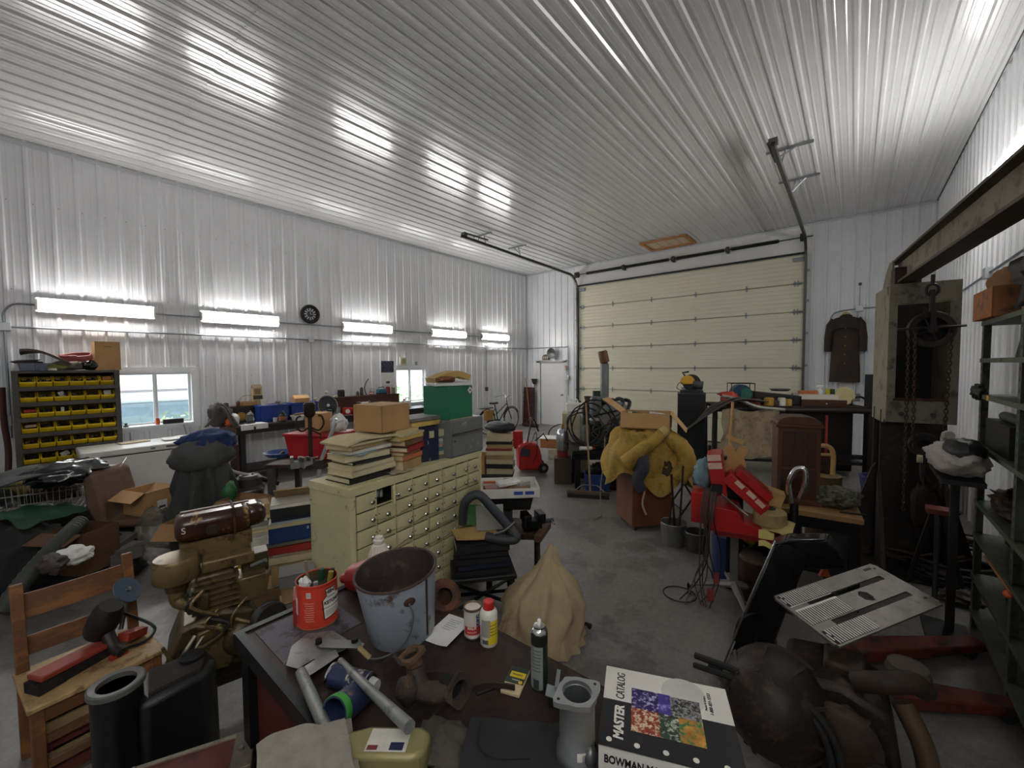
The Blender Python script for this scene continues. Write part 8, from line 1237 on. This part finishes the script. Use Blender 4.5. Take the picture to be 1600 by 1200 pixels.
for z0_, z1_ in ((.68, .80), (.50, .59)): ob('back_slat', B().sheet(lambda u, v, z0_=z0_, z1_=z1_: (.04 + (Wc - .08) * u, Dc - .0 + .07 * ((z0_ + (z1_ - z0_) * v) - zse) / .42 - .012 * sin(pi * u), z0_ + (z1_ - z0_) * v), 8, 3, .018), WC, t)
ob('apron', B().box((.03, .005, zse - .09), (Wc - .03, .025, zse - .026)), WC, t); ob('apron', B().box((.005, .03, zse - .09), (.025, Dc - .03, zse - .026)), WC, t)
for z_ in (.12, .24): ob('stretcher', B().box((.03, .01, z_), (Wc - .03, .03, z_ + .035)), M('6d4a2c', .6, 0, .3), t)
chf = lambda x, y, z=zse + .001: tuple(V((fl_.x, fl_.y, 0)) + Matrix.Rotation(ang, 3, 'Z') @ V((x, y, 0)) + V((0, 0, z)))
t = T('scrub_brush', 'red backed scrub brush with black bristles on the chair seat', 'brush', chf(.17, .17), ang + .35); ob('block', B().box((-.15, -.05, .05), (.13, .05, .075), (.0, .05, 0)), M('8e3424', .6), t, .006); ob('bristles', B().box((-.16, -.05, 0), (-.06, .05, .05)).box((-.06, -.045, 0), (.12, .045, .048)), M('1c1815', .95, 0, .4, 60, bump=1), t)
t = T('angle_grinder', 'black electric grinder with a blue disc on the chair seat', 'grinder', chf(.30, .22), ang + .2); ob('motor', B().lathe([(0, -.09), (.055, -.09), (.065, -.07), (.07, .0), (.065, .06), (.05, .09), (0, .09)], 20), M('211e1d', .5, .1, .3, 12), t).matrix_local = MX((0, .02, .17), (.45, .2, 0)); ob('handle', B().tube(spline([(0, .0, .1), (-.0, -.06, .04), (.01, -.12, .02)], 5), [.03 - .0005 * i for i in range(11)], 10), M('1d1a19', .5), t); ob('spindle', B().cyl((.08, .05, .06), (.13, .09, .22), .011), STEEL, t); ob('disc', B().lathe([(0, -.004), (.075, -.004), (.075, .004), (0, .004)], 30), M('46586a', .7), t).matrix_local = MX((.135, .09, .25), (.8, .6, 0)); ob('arbor_nut', B().lathe([(0, .004), (.015, .004), (.012, .012), (0, .014)], 8), STEEL, t).matrix_local = MX((.135, .09, .25), (.8, .6, 0)); ob('red_trigger', B().bx((.0, -.1, .0), (.07, .03, .03)), M('a0301f', .5), t); ob('guard_red', B().bx((.1, -.02, .04), (.12, .06, .04), (0, .3, .4)), M('9a3a24', .5), t); ob('cord', B().tube(spline([(.0, -.1, .03), (.12, -.1, .01), (.2, -.02, .02), (.12, .05, .12), (-.02, .0, .26)], 6), .008, 6), BLK, t)
one('chair_papers', B().bx((0, 0, .004), (.1, .14, .006)), M('b9b19c', .8), 'folded pale paper under the grinder on the chair', 'paper', chf(.19, .29), ang + .6)
# black air box on the floor in front of the chair
zk_ = .62; c1 = at(182, 1066, zk_); t = T('air_filter_box', 'black plastic filter housing with a ringed round inlet', 'filter housing', (c1.x, c1.y, 0), face(c1) + .1); ob('inlet_pipe', B().lathe([(0, 0), (.085, 0), (.085, zk_ - .02), (.07, zk_ - .02), (.07, zk_ - .2), (0, zk_ - .2)], 30), M('101011', .4), t); ob('inlet_ring', B().lathe([(.066, zk_ - .02), (.095, zk_ - .02), (.095, zk_), (.088, zk_ + .004), (.066, zk_), (.066, zk_ - .02)], 32), M('5a5a58', .5), t); ob('body', B().prism([(.06, -.1), (.30, -.08), (.36, .0), (.34, .14), (.1, .16), (.04, .08)], 0.02, zk_ - .09), M('111112', .45, 0, .2), t, .03); ob('top_tray', B().prism([(.09, -.06), (.28, -.05), (.31, .02), (.29, .1), (.12, .12)], zk_ - .09, zk_ - .075), M('2a2522', .8), t); ob('spout', B().lathe([(.03, 0), (.05, 0), (.05, .03), (.042, .035), (.03, .03)], 20, (.27, .06, zk_ - .09)), BLK, t); ob('sticker', B().bx((.0, -.086, .16), (.05, .003, .08)), M('5a5a58', .6), t)
# ================================================================== gold painted engine on a caster cart
GE = M('4f4228', .42, .35, .25, 8, '33291c', .3, .15); GE2 = M('75643f', .38, .45, .2, 8, '3f331f', .25); DK = M('221e1a', .6, .3, .3, 9)
E0 = V((-2.81, .665, 0)); fe = face(E0); t = T('gold_engine', 'gold painted small engine on a caster frame', 'engine', E0, fe)
ob('cart', B().box((-.22, -.16, .20), (.24, .2, .24)), DK, t)
for x in (-.18, .2):
    for y in (-.12, .16): ob('caster', B().cyl((x - .02, y, .045), (x + .02, y, .045), .045), RUB, t); ob('caster_fork', B().bx((x, y, .11), (.06, .05, .1)), DRUST, t); ob('cart_leg', B().box((x - .03, y - .03, .14), (x + .03, y + .03, .2)), DK, t)
ob('crankcase', B().prism([(-.16, .24), (.2, .24), (.24, .4), (.2, .56), (.06, .60), (-.14, .56), (-.2, .4)], -.12, .16, 'y'), GE, t, .025); ob('cylinder', B().box((-.06, -.08, .56), (.12, .14, .80)), GE, t, .015)
for k in range(6): ob('fin', B().box((-.08, -.1, .60 + k * .032), (.14, .16, .608 + k * .032)), GE2, t)
ob('head_cover', B().box((-.03, -.06, .80), (.22, .12, .87)), GE2, t, .012); ob('air_cleaner', B().lathe([(0, .80), (.10, .80), (.105, .81), (.105, .91), (.095, .925), (.03, .93), (0, .93)], 32, (-.14, -.02, 0)), GE2, t); ob('cleaner_base', B().lathe([(0, .74), (.05, .74), (.06, .80), (0, .80)], 20, (-.14, -.02, 0)), GE, t); ob('carburettor', B().box((-.1, -.12, .62), (.0, -.04, .72)), GE, t, .012); ob('elbow', B().tube(spline([(-.14, -.02, .74), (-.13, -.03, .68), (-.06, -.08, .66)], 5), .04, 10), GE2, t)
ob('timing_cover', B().prism([(-.08, .3), (.08, .28), (.13, .42), (.06, .55), (-.06, .52)], -.15, -.12, 'y'), GE2, t, .01); ob('gear_bulge', B().ball((.14, -.13, .42), (.1, .06, .1), 18, 12), GE, t)
ob('pulley', B().lathe([(0, -.03), (.09, -.03), (.095, -.02), (.08, 0), (.095, .02), (.09, .03), (0, .03)], 30), M('2c2b28', .5, .3, .2), t).matrix_local = MX((.27, -.18, .50), (pi / 2, 0, .35)); ob('shaft', B().cyl((.27, -.12, .5), (.255, -.25, .5), .022), M('7a6648', .4, .5), t); ob('belt', B().tube([(.27 + .09 * cos(a), -.18, .5 + .09 * sin(a) if sin(a) > 0 else .5 + .24 * sin(a)) for a in [2 * pi * k / 20 for k in range(20)]], .006, 5, closed=True), BLK, t)
ob('battery_box', B().box((.12, -.06, .58), (.28, .1, .72)), GE2, t, .006); ob('side_tank', B().box((.16, .02, .70), (.3, .14, .82)), GE, t, .006)
rs = random.Random(8)
for k in range(9): x0_, z0_ = rs.uniform(-.1, .2), rs.uniform(.5, .75); ob('linkage', B().tube(spline([(x0_, -.14, z0_), (x0_ + rs.uniform(-.1, .12), -.17, z0_ - .06), (x0_ + rs.uniform(-.1, .15), -.16, z0_ - .15)], 4), rs.choice([.006, .009, .012]), 6), rs.choice([DK, GE2, M('6a6658', .4, .6)]), t)
for k in range(10): ob('bolt', B().cyl((rs.uniform(-.14, .18), -.155, rs.uniform(.28, .55)), (rs.uniform(-.14, .18), -.165, rs.uniform(.28, .55)), .009, n=6), GE2, t) if False else None
for k in range(10): x_, z_ = rs.uniform(-.1, .14), rs.uniform(.30, .52); ob('bolt', B().cyl((x_, -.152, z_), (x_, -.162, z_), .009, n=6), GE2, t)
ob('spark_plug', B().cyl((.2, -.1, .8), (.27, -.14, .83), .012), STEEL, t); ob('dipstick', B().tube([(-.13, -.13, .3), (-.2, -.17, .52)], .009, 6), GE2, t); ob('base_block', B().box((-.2, -.14, .24), (.22, .18, .28)), DK, t)
# rusty fuel tank above
p = E0 + Matrix.Rotation(fe, 3, 'Z') @ V((.02, .16, 0)); t = T('fuel_tank', 'rounded rusty brown fuel tank with flaking gold paint on the engine', 'tank', (p.x, p.y, .90), fe + .05); FT = M('3a1f15', .3, .1, .3, 6, 'a8823c', .16, .05, coat=.3)
ob('body', B().box((-.17, -.1, .05), (.2, .1, .20)), FT, t, .045); ob('end_body', B().box((.14, -.06, .05), (.29, .14, .19)), FT, t, .05); ob('strap', B().tube([(.11, -.105, .05), (.11, -.105, .19), (.11, -.09, .205), (.11, .09, .205), (.11, .105, .19)], .007, 6), DRUST, t); ob('top_seam', B().box((-.14, .02, .198), (.2, .05, .205)), M('5a3a22', .5), t); ob('filler_cap', B().lathe([(0, 0), (.03, 0), (.03, .012), (.018, .014), (.016, .02), (0, .02)], 18), DRUST, t).matrix_local = MX((.0, -.1, .11), (pi / 2, 0, 0)); ob('cradle', B().box((-.15, -.08, -.03), (.2, .09, .05)), GE2, t)
text(t, 'S', .05, M('c9c4b4', .6), MX((-.13, -.101, .13), (pi / 2, 0, 0)), name='chalk_mark')
# ================================================================== gearbox with aluminium step plate, right foreground
TM = M('2b221b', .55, .3, .35, 7, '43342a', .3, .3); TM2 = M('3d3024', .6, .25, .3, 8, '30251c', .4, .3)
G0 = at(1290, 1195, .0); G0 = V((G0.x, G0.y, 0)); fg = face(G0); t = T('gearbox', 'greasy brown cast gearbox standing on the floor', 'gearbox', G0, fg)
ob('bell_housing', B().lathe([(.05, 0), (.20, 0), (.235, .03), (.24, .06), (.2, .16), (.15, .26), (.1, .3), (0, .3)], 30), TM, t).matrix_local = MX((-.2, -.08, .27), (pi / 2 - .5, -.35, 0))
for k in range(9):
    a = 2 * pi * k / 9; ob('web_rib', B().prism([(.12, .26), (.215, .1), (.24, .1), (.13, .285)], -.008, .008, 'y'), TM2, t).matrix_local = MX((-.2, -.08, .27), (pi / 2 - .5, -.35, 0)) @ Matrix.Rotation(a, 4, 'Z')
ob('flange_ring', B().lathe([(.19, -.02), (.25, -.02), (.25, .01), (.19, .01), (.19, -.02)], 30), TM2, t).matrix_local = MX((-.2, -.08, .27), (pi / 2 - .5, -.35, 0))
ob('case', B().prism([(-.2, .02), (.2, .02), (.26, .2), (.22, .42), (.05, .48), (-.18, .44)], -.1, .26, 'y'), TM, t, .03); ob('side_cover', B().ball((.05, -.14, .25), (.15, .07, .17), 22, 14, .12, 3), TM2, t); ob('output', B().lathe([(0, 0), (.13, 0), (.14, .03), (.09, .05), (.09, .1), (.04, .12), (0, .12)], 24), TM, t).matrix_local = MX((.18, -.16, .12), (pi / 2, 0, 0)); ob('hub_bolt', B().cyl((.18, -.30, .12), (.18, -.27, .12), .03, n=8), TM2, t)
ob('drain_pipe', B().tube(spline([(.26, .0, .45), (.33, -.05, .3), (.34, -.1, .12), (.28, -.16, .02)], 6), .04, 10), M('54402c', .6, .2, .3, 9), t); ob('top_lever', B().box((-.02, .0, .44), (.14, .18, .52)), TM2, t, .02); ob('yoke', B().tube(spline([(.1, -.05, .50), (.2, -.08, .56), (.3, .0, .56), (.34, .1, .48)], 5), .045, 10), TM2, t); ob('cap', B().lathe([(0, 0), (.07, 0), (.08, .02), (.07, .05), (.04, .06), (0, .06)], 20, (.28, .05, .55)), M('4a4036', .6, .2), t)
ob('hose', B().tube(spline([(-.55, -.2, .42), (-.35, -.25, .46), (-.1, -.24, .44), (.03, -.23, .30), (.06, -.24, .1), (.05, -.26, .01)], 7), .016, 8).tube(spline([(-.55, -.22, .38), (-.35, -.27, .43), (-.1, -.25, .41), (.0, -.25, .30), (.03, -.26, .1)], 7), .014, 8), RUB, t)
for k in range(8): a = k * .7; ob('bolt', B().ball((-.2 + .22 * cos(a), -.16 + .1 * sin(a) * .5, .27 + .2 * sin(a)), .016, 8, 6), TM2, t)
# step plate
zz_ = [.66, .70, .66, .60]; cs = [at(1207, 932, .66), at(1362, 880, .72), at(1427, 966, .66), at(1262, 1031, .58)]; P_, Q_, R_, S_ = cs
ex = (Q_ - P_); ey = (S_ - P_); ez = ex.cross(ey).normalized()
if ez.z < 0: ez = -ez
exn = ex.normalized(); eyn = ez.cross(exn).normalized(); wp, hp = ex.length, abs(ey.dot(eyn)); sg = 1 if ey.dot(eyn) > 0 else -1
t = T('step_plate', 'ribbed aluminium plate with two slots and a centre hole on the gearbox', 'plate'); t.matrix_world = Matrix.Translation(P_) @ Matrix((exn, eyn * sg, exn.cross(eyn * sg))).transposed().to_4x4()
up = 1 if exn.cross(eyn * sg).z > 0 else -1; AP = M('7c776e', .42, .5, .25, 5, '6a6258', .3, .1); AR = M('c9c7c0', .4, .3, .08, 12); AD = M('2e2a26', .7, .2, .2)
def hole_plate(wp, hp, th):
    # plate with rounded corners cut by two slots and a round hole, built as a fine cell grid
    nx, ny = 72, 44; b = B(); idx = {}
    def inside(x, y):
        c = .03
        for cx, cy in ((c, c), (wp - c, c), (c, hp - c), (wp - c, hp - c)):
            if (x < c and cx == c or x > wp - c and cx != c) and (y < c and cy == c or y > hp - c and cy != c) and hypot(x - cx, y - cy) > c: return False
        for yc in (hp * .30, hp * .68):
            if wp * .16 < x < wp * .90 and abs(y - yc) < hp * .05: return False
        return hypot(x - wp * .60, y - hp * .49) > hp * .10
    cells = {(i, j) for i in range(nx) for j in range(ny) if inside((i + .5) / nx * wp, (j + .5) / ny * hp)}
    vid = {}; vs = []; fs = []
    def v(i, j, k):
        if (i, j, k) not in vid: vid[(i, j, k)] = len(vs); vs.append((i / nx * wp, j / ny * hp, th * k))
        return vid[(i, j, k)]
    for i, j in cells:
        fs.append((v(i, j, 1), v(i + 1, j, 1), v(i + 1, j + 1, 1), v(i, j + 1, 1))); fs.append((v(i, j, 0), v(i, j + 1, 0), v(i + 1, j + 1, 0), v(i + 1, j, 0)))
        for di, dj, a, c in ((-1, 0, (i, j), (i, j + 1)), (1, 0, (i + 1, j), (i + 1, j + 1)), (0, -1, (i, j), (i + 1, j)), (0, 1, (i, j + 1), (i + 1, j + 1))):
            if (i + di, j + dj) not in cells: fs.append((v(*a, 0), v(*c, 0), v(*c, 1), v(*a, 1)))
    return b.add(vs, fs)
ob('plate', hole_plate(wp, hp, -.012 * up), AP, t, ang=.6)
z0_ = .0008 * up
for (y0, y1) in ((.03, .25), (.365, .62), (.74, .97)):
    ob('rib_bed', B().box((.016, hp * y0, 0), (wp * .40, hp * y1, z0_)), AD, t)
    for k in range(19):
        x = .018 + k * (wp * .38) / 19; e2 = .02 if (x < .03 and (y0 < .1 or y1 > .9)) else 0; ob('rib', B().box((x, hp * y0 + e2, 0), (x + .0068, hp * y1 - e2, z0_ * 5)), AR, t)
ob('smooth_pad', B().box((.02, hp * .255, 0), (wp * .4, hp * .27, z0_)).box((.02, hp * .33, 0), (wp * .4, hp * .36, z0_)), AR, t)
for x, y in ((.035, .035), (.035, hp - .05), (wp - .04, hp - .06), (wp - .04, .04)): ob('bolt_hole', B().lathe([(0, 0), (.007, 0), (.007, .001 * up), (0, .001 * up)], 12, (x, y, z0_ * 4)), BLK, t)
ob('badge', B().box((wp * .86, hp * .06, 0), (wp * .93, hp * .10, z0_ * 2)), BLK, t)

# slatted crate under the wooden chair
t = T('slatted_crate', 'red and cream slatted crate under the wooden chair', 'crate', chf(.22, .20, 0), ang)
for k in range(4):
    ob('slat', B().box((-.17, -.15, .03 + k * .075), (.17, -.138, .085 + k * .075)), M('8a7650', .7) if k % 2 else M('5a2420', .6), t); ob('slat', B().box((-.17, .138, .03 + k * .075), (.17, .15, .085 + k * .075)), M('8a7650', .7), t)
for x in (-.17, .15): ob('end_board', B().box((x, -.138, .0), (x + .02, .138, .32)), M('5a2420', .6), t)
ob('floor_board', B().box((-.15, -.138, .0), (.15, .138, .02)), M('5a4632', .7), t)
